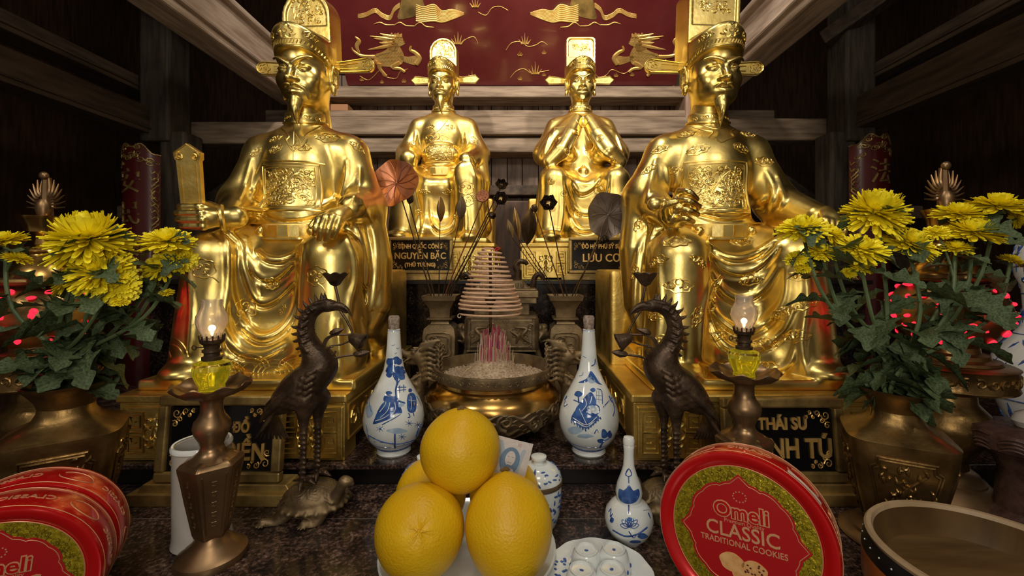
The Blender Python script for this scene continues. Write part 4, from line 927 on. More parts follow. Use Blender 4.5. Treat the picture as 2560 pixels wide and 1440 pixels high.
def meander(mb, M_, x0, y0, s_, fl=1, r_=.0022):
    for P in ([(0, 0), (1, 0), (1, 1), (0, 1), (0, 0)], [(.2, .22), (.8, .22), (.8, .8), (.2, .8), (.2, .5), (.52, .5), (.52, .56)]):
        mb.tube([M_ @ Vector((x0 + fl * x * s_ * .8, y0 + y * s_, .001)) for x, y in P], r_, 4)
def pedestal(x0, x1, y0, y1, z0, z1, label, seat=None, panels=(), s_=1.0):
    r_ = thing('gilded_pedestal', ((x0 + x1) / 2, (y0 + y1) / 2, z0), label, 'pedestal')
    mb = MB(); t = .020 * s_; fz = .035 * s_
    B6(mb, x0, x1, y0, y1, z1 - t, z1); mb.build('top_slab', GOLD2, r_, smooth=False, bevel=.004)
    B6(mb := MB(), x0 + .006, x1 - .006, y0 + .006, y1 - .006, z0 + fz, z1 - t); mb.build('body', GOLD2, r_, smooth=False, bevel=.002)
    for a in (x0 + .006, x1 - .096):
        B6(mb := MB(), a, a + .09, y0 + .006, y0 + .08, z0, z0 + fz + .003); mb.build('foot', GOLD2, r_, smooth=False, bevel=.002)
        B6(mb := MB(), a, a + .09, y1 - .08, y1 - .006, z0, z0 + fz + .003); mb.build('foot', GOLD2, r_, smooth=False, bevel=.002)
    for a, b in panels:
        mb = MB(); M_ = frameM((1, 0, 0), (0, 0, 1), (a, y0 + .005, z0)); W_ = b - a; H0, H1 = .012 * s_, z1 - z0 - .032 * s_; hh = H1 - H0
        for e in (0, .008 * s_): mb.tube([M_ @ Vector(p) for p in ((e, H0 + e, 0), (W_ - e, H0 + e, 0), (W_ - e, H1 - e, 0), (e, H1 - e, 0))], .0024, 4, closed=True)
        B6(m2 := MB(), a, b, y0 - .0005, y0 + .01, z0 + H0 * .6, z0 + H1 + .003); m2.build('carved_panel', GOLD2, r_, smooth=False, bevel=.002)
        M_ = frameM((1, 0, 0), (0, 0, 1), (a, y0 - .001, z0)); k = (hh - .022 * s_) / 2
        for yy in (H0 + .010 * s_, H0 + .013 * s_ + k):
            meander(mb, M_, .012 * s_, yy, k); meander(mb, M_, W_ - .012 * s_, yy, k, -1)
        c = W_ / 2
        for q in (-1, 1):
            for rr, zz in ((.30, .5), (.20, .30), (.22, .72)): mb.tube([M_ @ Vector((c + q * x * hh * .5, H0 + hh * zz + y * hh * .5, .001)) for x, y in spiral(.30, 0, rr * 1.3, 1.2, 2.5, 1, 14)], [.0038, .0015], 5)
            mb.tube([M_ @ Vector(p) for p in ((c, H0 + .1 * hh, 0), (c + q * .12 * hh, H0 + .4 * hh, .002), (c + q * .04 * hh, H0 + .7 * hh, .001), (c, H1 - .1 * hh, 0))], [.002, .004, .001], 5)
        mb.v = [(v[0], min(v[1], y0 + .004), v[2]) for v in mb.v]
        mb.build('fret_relief', GOLD, r_)
    for sx_, xx in ((-1, x0 + .006), (1, x1 - .006)):     # side relief
        mb = MB(); M_ = frameM((0, sx_, 0), (0, 0, 1), (xx, y0 + .03 if sx_ > 0 else y1 - .03, z0)); W_ = (y1 - y0) * .8; H0, H1 = .045 * s_, z1 - z0 - .032 * s_
        mb.tube([M_ @ Vector(p) for p in ((0, H0, 0), (W_, H0, 0), (W_, H1, 0), (0, H1, 0))], .003, 4, closed=True)
        for i in range(7): mb.tube([M_ @ Vector((W_ * (i + .5) / 7 + x * .03, (H0 + H1) / 2 + y * .03 * s_, .001)) for x, y in spiral(0, 0, 1, 1.4, i, (-1) ** i, 12)], [.003, .0015], 5)
        mb.build('side_relief', GOLD, r_)
    if seat:
        sx0, sx1, sy0, sy1, sz = seat
        f = Field((sx0 - .02, sy0 - .02, z1 - .004), (sx1 + .02, sy1 + .02, sz + .02), .006); f.box(((sx0 + sx1) / 2, (sy0 + sy1) / 2, (sz + z1) / 2 - .01), ((sx1 - sx0) / 2, (sy1 - sy0) / 2, (sz - z1) / 2 + .01), .012, .001)
        V, Q = f.mesh(1); mesh_obj('seat_block', V, Q, GOLD2, r_)
    return r_
pedestal(-.985, -.423, 1.045, 1.72 - .03, Z2, -.319, 'golden carved pedestal under the large left statue', (-.955, -.430, 1.36, 1.64, -.02), ((-.965, -.80), (-.590, -.432)))
pedestal(.272, .870, 1.045, 1.69, Z2, -.319, 'golden carved pedestal under the large right statue', (.285, .86, 1.36, 1.64, -.02), ((.286, .452), (.69, .855)))
pedestal(-.66, -.105, 1.80, 2.55, Z3, .088, 'golden carved pedestal under the small rear left statue', (-.60, -.13, 2.08, 2.3, .32), ((-.30, -.12),), .9)
pedestal(.0, .56, 1.80, 2.55, Z3, .088, 'golden carved pedestal under the small rear right statue', (.04, .53, 2.08, 2.3, .32), ((.015, .20),), .9)

def plaque(cx, y, z, wd, hg, lines, label, sc_=1.0, lean=6):
    r_ = thing('name_plaque', (cx, y, z), label, 'plaque'); bh = .048 * sc_
    mb = MB(); mb.box((cx, y, z + .013 * sc_), (wd + .095 * sc_, .075 * sc_, .026 * sc_), taper=.99); mb.box((cx, y, z + .034 * sc_), (wd + .06 * sc_, .055 * sc_, .018 * sc_), taper=.93); mb.build('stepped_base', OLDG, r_, smooth=False, bevel=.002)
    M_ = frameM((1, 0, 0), (0, math.sin(R(lean)), math.cos(R(lean))), (cx, y - .012, z + bh - .004)); t = .022 * sc_
    for a, b, c, d in ((-wd / 2, wd / 2, 0, t), (-wd / 2, wd / 2, hg - t, hg), (-wd / 2, -wd / 2 + t, t, hg - t), (wd / 2 - t, wd / 2, t, hg - t)):
        mb = MB(); mb.box(((a + b) / 2, (c + d) / 2, 0), (b - a, d - c, .020)); mb.v = [tuple(M_ @ Vector(v)) for v in mb.v]; mb.build('frame_rail', OLDG, r_, smooth=False, bevel=.004)
    mb = MB(); mb.box((0, hg / 2, -.003), (wd - t, hg - t, .006)); mb.v = [tuple(M_ @ Vector(v)) for v in mb.v]; mb.build('board', BLACK, r_, smooth=False)
    for i, (tx, s0, yy, sq) in enumerate(lines):
        V, F = text_mesh(tx, s0, .0022, M_ @ Matrix.Translation((0, hg * yy, .002)), bold=.0012 * sc_, squeeze=sq); mb = MB(); mb.add(V, F); mb.build('lettering', GOLDP, r_, smooth=False)
    mb = MB(); iw, ih = wd / 2 - t - .004, hg - 2 * t - .008
    for sx in (-1, 1):
        for sy in (-1, 1):
            for k, (x, y_, q, a0) in enumerate(((.10, .10, .085, 0), (.26, .07, .06, 2), (.07, .27, .06, 4), (.40, .05, .04, 1), (.16, .20, .05, 3), (.33, .13, .035, 5))):
                mb.tube([M_ @ Vector((sx * (iw - (x + q * u) * ih * .9), hg / 2 + sy * (ih / 2 - (y_ + q * v) * ih), .002)) for u, v in spiral(0, 0, 1, 1.3, a0, 1, 10)], [.0016 * sc_, .0009 * sc_], 4)
    mb.build('corner_scrolls', GOLDP, r_)
plaque((555 - VX) / FPX * .985, .985, ZT, .285, .190, (('ĐẠI TƯ ĐỒ', .030, .62, .85), ('ĐINH ĐIỀN', .050, .33, .80)), 'black and gold name plaque standing in front of the large left statue')
plaque((1955 - VX) / FPX * .985, .985, ZT, .275, .185, (('THÁI SƯ', .036, .68, .85), ('TRỊNH TÚ', .060, .38, .78)), 'black and gold name plaque standing in front of the large right statue')
plaque((1052 - VX) / FPX * 1.745, 1.745, Z3, .262, .148, (('ĐỊNH QUỐC CÔNG', .024, .74, .8), ('NGUYỄN BẶC', .036, .48, .9), ('(THỦ TƯỚNG)', .021, .24, .9)), 'black and gold name plaque in front of the rear left statue', .62, 3)
plaque((1502 - VX) / FPX * 1.745, 1.745, Z3, .262, .148, (('ĐÔ HỘ PHỦ SỸ SƯ', .024, .74, .78), ('LƯU CƠ', .044, .42, .95)), 'black and gold name plaque in front of the rear right statue', .62, 3)
# ------------------------------------------------------------------ middle of the altar
def ring_arc(c, r_, a0, a1, n=16, ax='z'):
    return [Vector(c) + Vector((math.cos(R(a)) * r_, math.sin(R(a)) * r_, 0)) for a in np.linspace(a0, a1, n)]
def scroll3(mb, c, u, v, r_, rad, turns=1.3, a0=0, d=1, n=14):
    mb.tube([Vector(c) + Vector(u) * x * r_ + Vector(v) * y * r_ for x, y in spiral(0, 0, 1, turns, a0, d, n)], rad if isinstance(rad, list) else [rad, rad * .5], 6)
# --- round bronze burner
bc = Vector(((1233 - VX) / FPX * 1.25, 1.25, Z2)); bz = lambda z: z - Z2
root = thing('incense_burner', bc, 'wide round bronze incense burner with dragon handles, full of ash, in the middle', 'incense burner')
mb = MB(); mb.lathe([(.05, .016), (.12, .018), (.158, .038), (.182, .070), (.192, .104)], bc, 72); mb.build('belly', BRONZEG, root)
mb = MB(); mb.lathe([(.192, .104), (.190, .114), (.182, .128), (.168, .140), (.158, .148), (.157, .158)], bc, 72, cap=False); mb.build('shoulder', BRONZEL, root)
mb = MB(); mb.lathe([(.157, .156), (.166, .160), (.170, .168), (.171, .188), (.170, .191), (.164, .191), (.161, .187), (.158, .165), (.155, .158)], bc, 72, cap=False, closed=True); rim = mb.build('rim', BRONZEG, root)
mb = MB()
for i in range(60):
    a = 2 * math.pi * i / 60; d = Vector((math.cos(a), math.sin(a), 0)); t = Vector((-d.y, d.x, 0)); scroll3(mb, bc + d * .171 + Vector((0, 0, .176)), t, (0, 0, 1), .0065, .0016, 1.1, i, 1, 8)
mb.build('rim_pattern', BRONZEG, rim)
mb = MB(); mb.lathe([(.0, .148), (.160, .150)], bc, 40, cap=False); mb.build('inner_floor', BRONZEG, root)
prof = [(.12, .018), (.158, .038), (.182, .070), (.192, .104)]
rz = lambda z: float(np.interp(z, [p[1] for p in prof], [p[0] for p in prof]))
mb = MB(); rr = random.Random(8)
for k in range(14):
    a0 = 2 * math.pi * k / 14
    for j in range(5):
        z = .100 - .015 * j + rr.uniform(-.003, .003); P = [bc + Vector((math.cos(a0 + t * .42 + j * .1) * (rz(z + .006 * math.sin(9 * t)) + .001), math.sin(a0 + t * .42 + j * .1) * (rz(z + .006 * math.sin(9 * t)) + .001), z + .006 * math.sin(9 * t))) for t in np.linspace(0, 1, 9)]
        mb.tube(P, [.0015, .0055, .0015], 7)
    z = .088 if k % 2 else .070; d = Vector((math.cos(a0), math.sin(a0), 0)); scroll3(mb, bc + d * (rz(z) + .002) + Vector((0, 0, z)), Vector((-d.y, d.x, 0)), (0, 0, 1), .023, [.0065, .0025], 1.5, k, (-1) ** k)
mb.build('cloud_relief', BRONZEG, root)
for a in (-90, 30, 150):
    d = Vector((math.cos(R(a)), math.sin(R(a)), 0)); mb = MB(); mb.tube(cat_([bc + d * .13 + Vector((0, 0, .045)), bc + d * .145 + Vector((0, 0, .028)), bc + d * .138 + Vector((0, 0, .010)), bc + d * .150 + Vector((0, 0, .002))], 4), [.024, .022, .014, .018], 10); mb.build('foot', BRONZEG, root)
for s in (-1, 1):
    f = Field((-.06, -.05, -.02), (.075, .05, .25), .0021)
    # a small dragon climbing out from the belly, head outwards and up
    f.chain([tuple(v) for v in cat_([(-.030, 0, .02), (.015, 0, .05), (.022, 0, .09), (.006, 0, .125), (.010, 0, .155)], 5)], [.012, .018, .016, .014, .016], .006)
    f.ell((.020, 0, .165), (.022, .014, .016), .008); f.chain([(.03, 0, .163), (.052, 0, .168), (.058, 0, .176)], [.010, .008, .005], .006); f.chain([(.028, 0, .150), (.048, 0, .148)], [.007, .004], .005)
    for q in (-1, 1):
        f.ell((.030, q * .010, .174), (.005, .005, .005), .003); f.chain([(.024, q * .011, .180), (.036, q * .010, .181)], [.003, .002], .002)
        for i in range(7):      # curling mane
            z0_, w0 = .178 - .011 * i, .010 + .0012 * i
            f.chain([tuple(p) for p in cat_([(.012 - .001 * i, q * w0, z0_), (-.006, q * (w0 + .006), z0_ + .007), (-.020, q * (w0 + .004), z0_ + .001), (-.030, q * (w0 + .006), z0_ + .010), (-.024, q * (w0 + .006), z0_ + .014)], 3)], [.0048, .0042, .0030, .0014], .0018)
        f.chain([tuple(p) for p in cat_([(.040, q * .008, .160), (.052, q * .014, .152), (.050, q * .016, .140), (.056, q * .014, .134)], 3)], [.003, .0012], .002)
        f.chain([(.034, q * .009, .156), (.044, q * .007, .152), (.052, q * .004, .154)], [.003, .0025, .002], .001, sub=True)
        for i in range(5): f.chain([(.010 + .004 * i, q * .014, .030 + .018 * i), (.022 + .003 * i, q * .012, .040 + .018 * i), (.016, q * .014, .052 + .018 * i)], [.004, .005, .002], .002)
    for i in range(5): f.chain([tuple(p) for p in cat_([(.018 - .006 * i, 0, .178), (.014 - .008 * i, 0, .190 + .002 * i), (.004 - .008 * i, 0, .194 + .001 * i), (.008 - .008 * i, 0, .201)], 3)], [.0050, .0038, .0018], .002)
    for i in range(10):
        t = i / 9; x = np.interp(t, [0, .3, .6, 1], [.034, .040, .024, -.004]); z = np.interp(t, [0, .3, .6, 1], [.030, .070, .110, .165])
        f.chain([(x - .012, 0, z), (x - .022, 0, z + .006), (x - .020, 0, z + .014)], [.006, .0045, .0016], .003); f.chain([(x - .006, 0, z), (x + .006, 0, z + .007)], [.005, .002], .003)
    V, Q = f.mesh(1); V[:, 0] *= s
    if s < 0: Q = Q[:, ::-1]
    mesh_obj('dragon_handle', V * 1.28 + np.array(bc + Vector((s * .190, -.0, .004))), Q, BRONZEG, root)
# --- ash heap and joss sticks
ASH = mat('ash', (.42, .31, .20), .9, col2=(.66, .52, .38), vscale=150, bump=.8, bscale=300)
mb = MB(); top = lambda r_: .160 + .066 * math.exp(-(r_ / .060) ** 2) - .02 * r_
mb.lathe([(.154, .155)] + [(r_, top(r_)) for r_ in (.145, .12, .1, .08, .065, .05, .035, .02)] + [(0, top(0))], bc, 40, cap=False); rr = random.Random(4)
for i in range(1900):
    r_ = .15 * math.sqrt(rr.random()); a = rr.uniform(0, 6.3); p = bc + Vector((r_ * math.cos(a), r_ * math.sin(a), top(r_) + .001)); b = rr.uniform(0, 6.3); q = Vector((math.cos(b), math.sin(b), rr.uniform(-.2, .5))); L = rr.uniform(.004, .010)
    mb.tube([p, p + q * L * .5 + Vector((0, 0, .0025)), p + Vector((q.x * math.cos(.7) - q.y * math.sin(.7), q.y, q.z)) * L], rr.uniform(.0006, .0010), 4)
o = mb.build('incense_ash', ASH, None, origin=bc + Vector((0, 0, .155))); tag(o, 'heap of curled incense ash filling the bronze burner', 'ash', kind='stuff')
SM = [mat('stick_' + n, c, .8) for n, c in (('magenta', (.42, .03, .12)), ('pink', (.55, .14, .16)), ('tan', (.55, .40, .25)), ('grey', (.50, .38, .30)))]
proto = {}
for i in range(290):
    r_ = .042 * math.sqrt(rr.random()) if i < 250 else rr.uniform(.03, .06); a = rr.uniform(0, 6.3); k = rr.choices((0, 1, 2, 3), (5, 4, 2, 1) if r_ < .026 else (2, 2, 6, 4))[0]
    x, y = r_ * math.cos(a), r_ * math.sin(a); L = rr.uniform(.062, .088) if r_ < .038 else rr.uniform(.035, .068)
    if k not in proto:
        mb = MB(); mb.tube([(0, 0, 0), (0, 0, .5), (.0015, 0, 1)], .0010, 5); o = mb.build('joss_stick', SM[k], None); proto[k] = o
    else: o = proto[k].copy(); sc.collection.objects.link(o)
    o.location = bc + Vector((x, y, top(r_) - .006)); o.scale = (1, 1, L); o.rotation_euler = (rr.uniform(-.04, .04), rr.uniform(-.04, .04), 0)
    tag(o, 'burnt joss stick stub standing in the crowd in the ash of the round burner', 'incense stick', 'joss stick stubs in the round burner')
mb = MB(); mb.tube(cat_([bc + Vector((-.085, -.05, .165)), bc + Vector((-.075, -.055, .182)), bc + Vector((-.055, -.055, .196))], 5), .0015, 6); o = mb.build('fallen_joss_stick', SM[2], None, origin=bc + Vector((-.085, -.05, .165))); tag(o, 'pale bent joss stick lying over the left of the ash heap', 'incense stick')
# --- hanging coil
cc = Vector(((1226 - VX) / FPX * 1.25, 1.25, 0)); root = thing('incense_coil', cc + Vector((0, 0, at_z(790, 1.25))), 'tall cone shaped coil of pale incense standing over the burner', 'incense coil')
P = []; T = 15.4; N = 620
for i in range(N + 1):
    t = i / N; ang = R(200) + 2 * math.pi * T * t
    py = np.interp(t, [0, .06, .2, .4, .6, .8, .92, 1], [786, 772, 752, 722, 690, 655, 633, 622]); rr_ = np.interp(t, [0, .10, .3, .5, .7, .88, .96, 1], [.086, .092, .080, .066, .053, .040, .028, .010])
    P.append(cc + Vector((rr_ * math.cos(ang), rr_ * math.sin(ang), at_z(py, 1.25) + .004 * math.cos(ang + 2.6))))
mb = MB(); mb.tube(P, .0030, 7); mb.build('coil', mat('incense_paste', (.62, .38, .24), .75, col2=(.72, .48, .33), vscale=60), root)
e = P[0]; mb = MB(); mb.tube([e + Vector((x * .008 - .004, 0, y * .008 - .006)) for x, y in spiral(0, 0, 1, .9, 1.2, 1, 10)], .0016, 5); mb.build('end_hook', ASH, root)
tp = P[-1]; mb = MB(); mb.tube(cat_([tp + Vector((-.014, 0, .004)), tp, tp + Vector((.010, 0, .006)), tp + Vector((.018, 0, .004)), tp + Vector((.006, 0, -.002)), tp + Vector((-.006, 0, .007))], 4), .0012, 5); mb.build('red_thread', mat('red_thread', (.6, .02, .04), .6), root)
root = thing('coil_stand', cc + Vector((0, 0, Z2 + .2)), 'thin dark metal stand with a small lotus cup, inside the incense coil', 'incense stand')
mb = MB(); mb.tube([cc + Vector((0, 0, Z2 + .19)), cc + Vector((0, 0, at_z(630, 1.25)))], .0042, 8); mb.build('rod', BRONZED, root)
mb = MB(); mb.lathe([(.004, 0), (.012, .006), (.016, .018), (.019, .026), (.015, .024), (.006, .012)], cc + Vector((0, 0, at_z(764, 1.25))), 24, shape=lambda a, z, t: 1 + .10 * abs(math.sin(4 * a)) * t); mb.build('lotus_cup', BRONZED, root)
# --- rectangular bronze censer behind the burner
d0 = 1.54; X_ = lambda px, d=d0: (px - VX) / FPX * d
root = thing('lidded_censer', (X_(1256), d0, Z2), 'rectangular dark bronze censer with carved panels and lid, behind the incense coil', 'censer')
cx = X_(1256); zt, zb = at_z(790, 1.46), at_z(882, 1.46); hw = .128
f = Field((cx - .17, 1.44, zb - .03), (cx + .17, 1.65, zt + .02), .004); f.box((cx, 1.545, (zt + zb) / 2), (hw, .085, (zt - zb) / 2), .018, .001); V, Q = f.mesh(1); mesh_obj('body', V, Q, BRONZEG, root)
y0 = 1.458; mb = MB(); M_ = frameM((1, 0, 0), (0, 0, 1), (cx, y0, (zt + zb) / 2)); h2 = (zt - zb) / 2
for e_, r_ in ((.004, .003), (.018, .0035)):
    w2, hh = hw - e_ - .006, h2 - e_ - .002; mb.tube([M_ @ Vector(p) for p in ((-w2, -hh, 0), (w2, -hh, 0), (w2, hh, 0), (-w2, hh, 0))], r_, 5, closed=True)
for sx in (-1, 1):
    for sy in (-1, 1): meander(mb, M_, sx * (hw - .014), sy * (h2 - .012) - .005, .011, -sx, .0012)
for i in range(3): mb.tube([M_ @ Vector((.02 * (i - 1) + .006 * math.cos(a), h2 - .012 + .005 * math.sin(a), .001)) for a in np.linspace(0, 6.28, 12)], .0016, 5)
mb.build('panel_frame', BRONZEG, root)
mb = MB(); rr = random.Random(12)
for sx in (-1, 1):
    mb.tube(cat_([M_ @ Vector((sx * .10, -.03, .002)), M_ @ Vector((sx * .07, -.005, .006)), M_ @ Vector((sx * .085, .02, .006)), M_ @ Vector((sx * .05, .025, .004))], 5), [.003, .009, .004], 8)
    mb.tube(cat_([M_ @ Vector((sx * .05, -.03, .002)), M_ @ Vector((sx * .055, -.005, .006)), M_ @ Vector((sx * .03, .012, .004))], 5), [.003, .007, .003], 8)
    for i in range(14): scroll3(mb, M_ @ Vector((sx * rr.uniform(.03, .10), rr.uniform(-.03, .028), .002)), (1, 0, 0), (0, 0, 1), rr.uniform(.006, .014), [.0035, .0015], 1.2, rr.uniform(0, 6), rr.choice((-1, 1)), 9)
mb.build('dragon_relief', BRONZEG, root)
for sx in (-1, 1):
    f = Field((-.035, -.035, -.04), (.04, .035, .045), .002); f.ell((0, 0, 0), (.022, .022, .026), .005); f.ell((.016, 0, -.006), (.014, .014, .012), .006); f.ell((.010, 0, .018), (.014, .018, .010), .005)
    for q in (-1, 1): f.ell((.016, q * .010, .008), (.006, .006, .006), .003); f.ell((-.002, q * .018, .016), (.007, .006, .010), .003); f.chain([(.004, q * .016, -.004), (-.008, q * .022, -.018), (.002, q * .018, -.030)], [.007, .006, .003], .003)
    f.chain([(.024, 0, -.016), (.020, 0, -.026), (.006, 0, -.030)], [.005, .005, .004], .003)
    V, Q = f.mesh(1); V[:, 0] *= sx
    if sx < 0: Q = Q[:, ::-1]
    mesh_obj('lion_handle', V * 1.1 + np.array((cx + sx * (hw + .008), 1.52, (zt + zb) / 2 - .002)), Q, BRONZEG, root)
for sx in (-1, 1):
    for yy in (1.50, 1.60): mb = MB(); mb.tube([(cx + sx * (hw - .01), yy, zb + .01), (cx + sx * (hw + .012), yy, zb - .05), (cx + sx * (hw + .040), yy, Z2 + .004)], [.012, .008, .010], 8); mb.build('leg', BRONZEG, root)
mb = MB()
for a, b, w_, dp in ((790, 760, .096, .062), (760, 745, .120, .078), (745, 728, .126, .082), (728, 722, .118, .076)):
    za, zb_ = at_z(a, 1.46), at_z(b, 1.46); B6(mb, cx - w_, cx + w_, 1.545 - dp, 1.545 + dp, za, zb_)
mb.build('neck', BRONZEG, root, smooth=False, bevel=.003)
mb = MB(); mb.box((cx, 1.545, at_z(712, 1.46)), (.19, .13, .028), taper=.72); mb.build('lid', BRONZEG, root, smooth=False, bevel=.003)
mb = MB(); M_ = frameM((1, 0, 0), (0, 0, 1), (cx, 1.478, at_z(716, 1.46)))
for i in range(9): meander(mb, M_, -.075 + i * .0175, -.004, .014, 1, .0012)
mb.build('lid_fret', BRONZEG, root)
for sx in (-1, 1):
    mb = MB(); b0 = Vector((cx + sx * .108, 1.545, at_z(725, 1.46))); mb.tube(cat_([b0, b0 + Vector((sx * .004, 0, .020)), b0 + Vector((sx * .008, 0, .040)), b0 + Vector((sx * .022, 0, .052)), b0 + Vector((sx * .036, 0, .044)), b0 + Vector((sx * .036, 0, .032))], 5), [.015, .013, .012, .012, .009], 10, flat=.8); mb.build('curled_ear', BRONZED, root)
mb = MB(); b0 = Vector((cx + .055, 1.545, at_z(702, 1.46))); mb.tube(cat_([b0, b0 + Vector((.0, 0, .03)), b0 + Vector((-.008, 0, .05)), b0 + Vector((.004, 0, .066)), b0 + Vector((.026, 0, .064)), b0 + Vector((.034, 0, .054))], 5), [.018, .016, .013, .012, .008], 10, flat=.8); mb.build('finial', BRONZED, root)
# --- square bronze vases
def sq_vase(px, d, label):
    c = Vector((X_(px, d), d, Z2)); root = thing('square_vase', c, label, 'vase', None)
    zz = lambda py: at_z(py, d - .05) - Z2; w = .060
    sq = lambda a, z, t: (1 / max(abs(math.cos(a)), abs(math.sin(a)))) ** .92
    n = 48
    mb = MB(); mb.lathe([(.040, zz(905)), (.054, zz(895)), (.056, zz(840)), (.052, zz(822)), (.036, zz(812))], c, n, shape=sq); mb.build('body', BRONZEG, root)
    mb = MB(); mb.lathe([(.046, 0), (.046, .010), (.040, .014), (.038, zz(905))], c, n, shape=sq); mb.build('base', BRONZEG, root)
    mb = MB(); mb.lathe([(.034, zz(815)), (.030, zz(806)), (.044, zz(800)), (.044, zz(797)), (.034, zz(795)), (.036, zz(775)), (.050, zz(755)), (.056, zz(752)), (.060, zz(740)), (.053, zz(740)), (.046, zz(750))], c, n, shape=sq, cap=False); mb.build('neck', BRONZEG, root)
    mb = MB(); M2 = frameM((1, 0, 0), (0, 0, 1), c + Vector((0, -.0575, (zz(895) + zz(828)) / 2))); h_ = (zz(828) - zz(895)) / 2 * .82
    for q in (1, .72): mb.tube([M2 @ Vector(p) for p in cat_([(-.036 * q, -h_ * q, 0), (.036 * q, -h_ * q, 0), (.040 * q, 0, 0), (.036 * q, h_ * q, 0), (-.036 * q, h_ * q, 0), (-.040 * q, 0, 0)], 3, True)], .0028, 5, closed=True)
    for i in range(7): scroll3(mb, M2 @ Vector(((i % 3 - 1) * .013, (i // 3 - 1) * .018, 0)), (1, 0, 0), (0, 0, 1), .010, [.004, .0015], 1.2, i * 2, 1, 9)
    mb.build('carved_panel', BRONZEG, root); return c
vL = sq_vase(1104, 1.5, 'square dusty bronze vase holding metal lotus stems, left of the lidded censer'); vR = sq_vase(1412, 1.5, 'square dusty bronze vase holding metal lotus stems, right of the lidded censer')
def stem_pts(v, dx, tip, bend=0):
    a = v + Vector((dx, 0, at_z(800, 1.45) - Z2)); b = v + Vector((dx * 1.2, 0, at_z(742, 1.45) - Z2)); t = Vector(tip)
    return cat_([a, b, b.lerp(t, .5) + Vector((bend, 0, .0)), t], 7)
def lotus_leaf(v, dx, px, py, d, r_, tilt, m, label, ms=BRONZED, bend=0, n_=11):
    c = at(px, py, d); root = thing('metal_lotus_leaf', v + Vector((dx, 0, .2)), label, 'metal lotus leaf'); rr = random.Random(px)
    M_ = Matrix.Translation(c) @ Euler([R(a) for a in tilt]).to_matrix().to_4x4()
    rad = lambda a: r_ * (1 + .05 * math.sin(3 * a + 1) + .03 * math.sin(7 * a)); dep = lambda a, t: .16 * r_ * (t ** 1.6) * (1 + .3 * math.sin(5 * a)) - .10 * r_
    na, nr = 64, 10; V = []; F = []
    for s_ in (0, 1):
        for j in range(nr + 1):
            for i in range(na): a = 2 * math.pi * i / na; t = max(j / nr, .001); V.append(M_ @ Vector((rad(a) * t * math.cos(a), rad(a) * t * math.sin(a), dep(a, t) - .0018 * s_)))
    o_ = (nr + 1) * na
    for j in range(nr):
        for i in range(na): i2 = (i + 1) % na; F += [(j * na + i, (j + 1) * na + i, (j + 1) * na + i2, j * na + i2), (o_ + j * na + i, o_ + j * na + i2, o_ + (j + 1) * na + i2, o_ + (j + 1) * na + i)]
    for i in range(na): i2 = (i + 1) % na; F.append((nr * na + i, o_ + nr * na + i, o_ + nr * na + i2, nr * na + i2))
    mb = MB(); mb.add(V, F); mb.build('leaf_blade', m, root)
    mb = MB()
    for k in range(n_):
        a = 2 * math.pi * k / n_; P = [(a + .35 * t, .04 + .9 * t) for t in np.linspace(0, 1, 8)]
        mb.tube([M_ @ Vector((rad(q) * t * math.cos(q), rad(q) * t * math.sin(q), dep(q, t) + .0006)) for q, t in P], [.0020, .0008], 5)
        for s_ in (-1, 1): mb.tube([M_ @ Vector((rad(q) * t * math.cos(q), rad(q) * t * math.sin(q), dep(q, t) + .0006)) for q, t in [(a + .18 + s_ * .22 * u, .5 + .4 * u) for u in np.linspace(0, 1, 5)]], [.0014, .0006], 5)
    mb.ell(M_ @ Vector((0, 0, dep(0, 0) + .001)), (.004, .004, .004)); mb.build('leaf_veins', m, root)
    mb = MB(); mb.tube(stem_pts(v, dx, M_ @ Vector((0, 0, dep(0, 0) - .002)), bend), [.0028, .0020], 6); mb.build('stem', ms, root)
def lotus_bloom(v, dx, px, py, d, r_, ax, label, m=BRONZED, heart=GOLDP, bend=0, open_=1.0):
    c = at(px, py, d); root = thing('metal_lotus_flower', v + Vector((dx, 0, .2)), label, 'metal lotus flower'); q = Vector(ax).normalized().to_track_quat('Z', 'Y').to_matrix().to_4x4(); M_ = Matrix.Translation(c) @ q
    for ring, (n_, sp, L) in enumerate(((6, .95 * open_, 1.0), (6, .6 * open_, .95), (5, .3 * open_, .8))):
        for i in range(n_):
            a = 2 * math.pi * (i + ring * .5) / n_; Rz = Matrix.Rotation(a, 4, 'Z'); mb = MB()
            def fn(u, w_, off=0):
                t = u; wd = r_ * .48 * math.sin(math.pi * min(1, .12 + t * .86)) ** .8; x = (w_ - .5) * 2
                rad_ = r_ * (.15 + sp * math.sin(t * 1.5) * .85); z = r_ * L * (t * 1.15 - .1 * sp * t * t) - .25 * r_
                return M_ @ Rz @ Vector((rad_ - off - .18 * r_ * x * x, x * wd, z + .12 * r_ * x * x))
            mb.grid(lambda u, w_: fn(u, w_), 7, 6); mb.grid(lambda u, w_: fn(u, 1 - w_, .0016), 7, 6); mb.build('petal', m, root)
    mb = MB(); mb.lathe([(0, 0), (r_ * .2, 0), (r_ * .32, r_ * .35), (r_ * .28, r_ * .40), (0, r_ * .38)], (0, 0, 0), 16, M=None); mb.v = [tuple(M_ @ Vector(p)) for p in mb.v]; mb.build('seed_pod', heart, root)
    mb = MB(); mb.tube(stem_pts(v, dx, M_ @ Vector((0, 0, -.2 * r_)), bend), [.0028, .0020], 6); mb.build('stem', m, root)
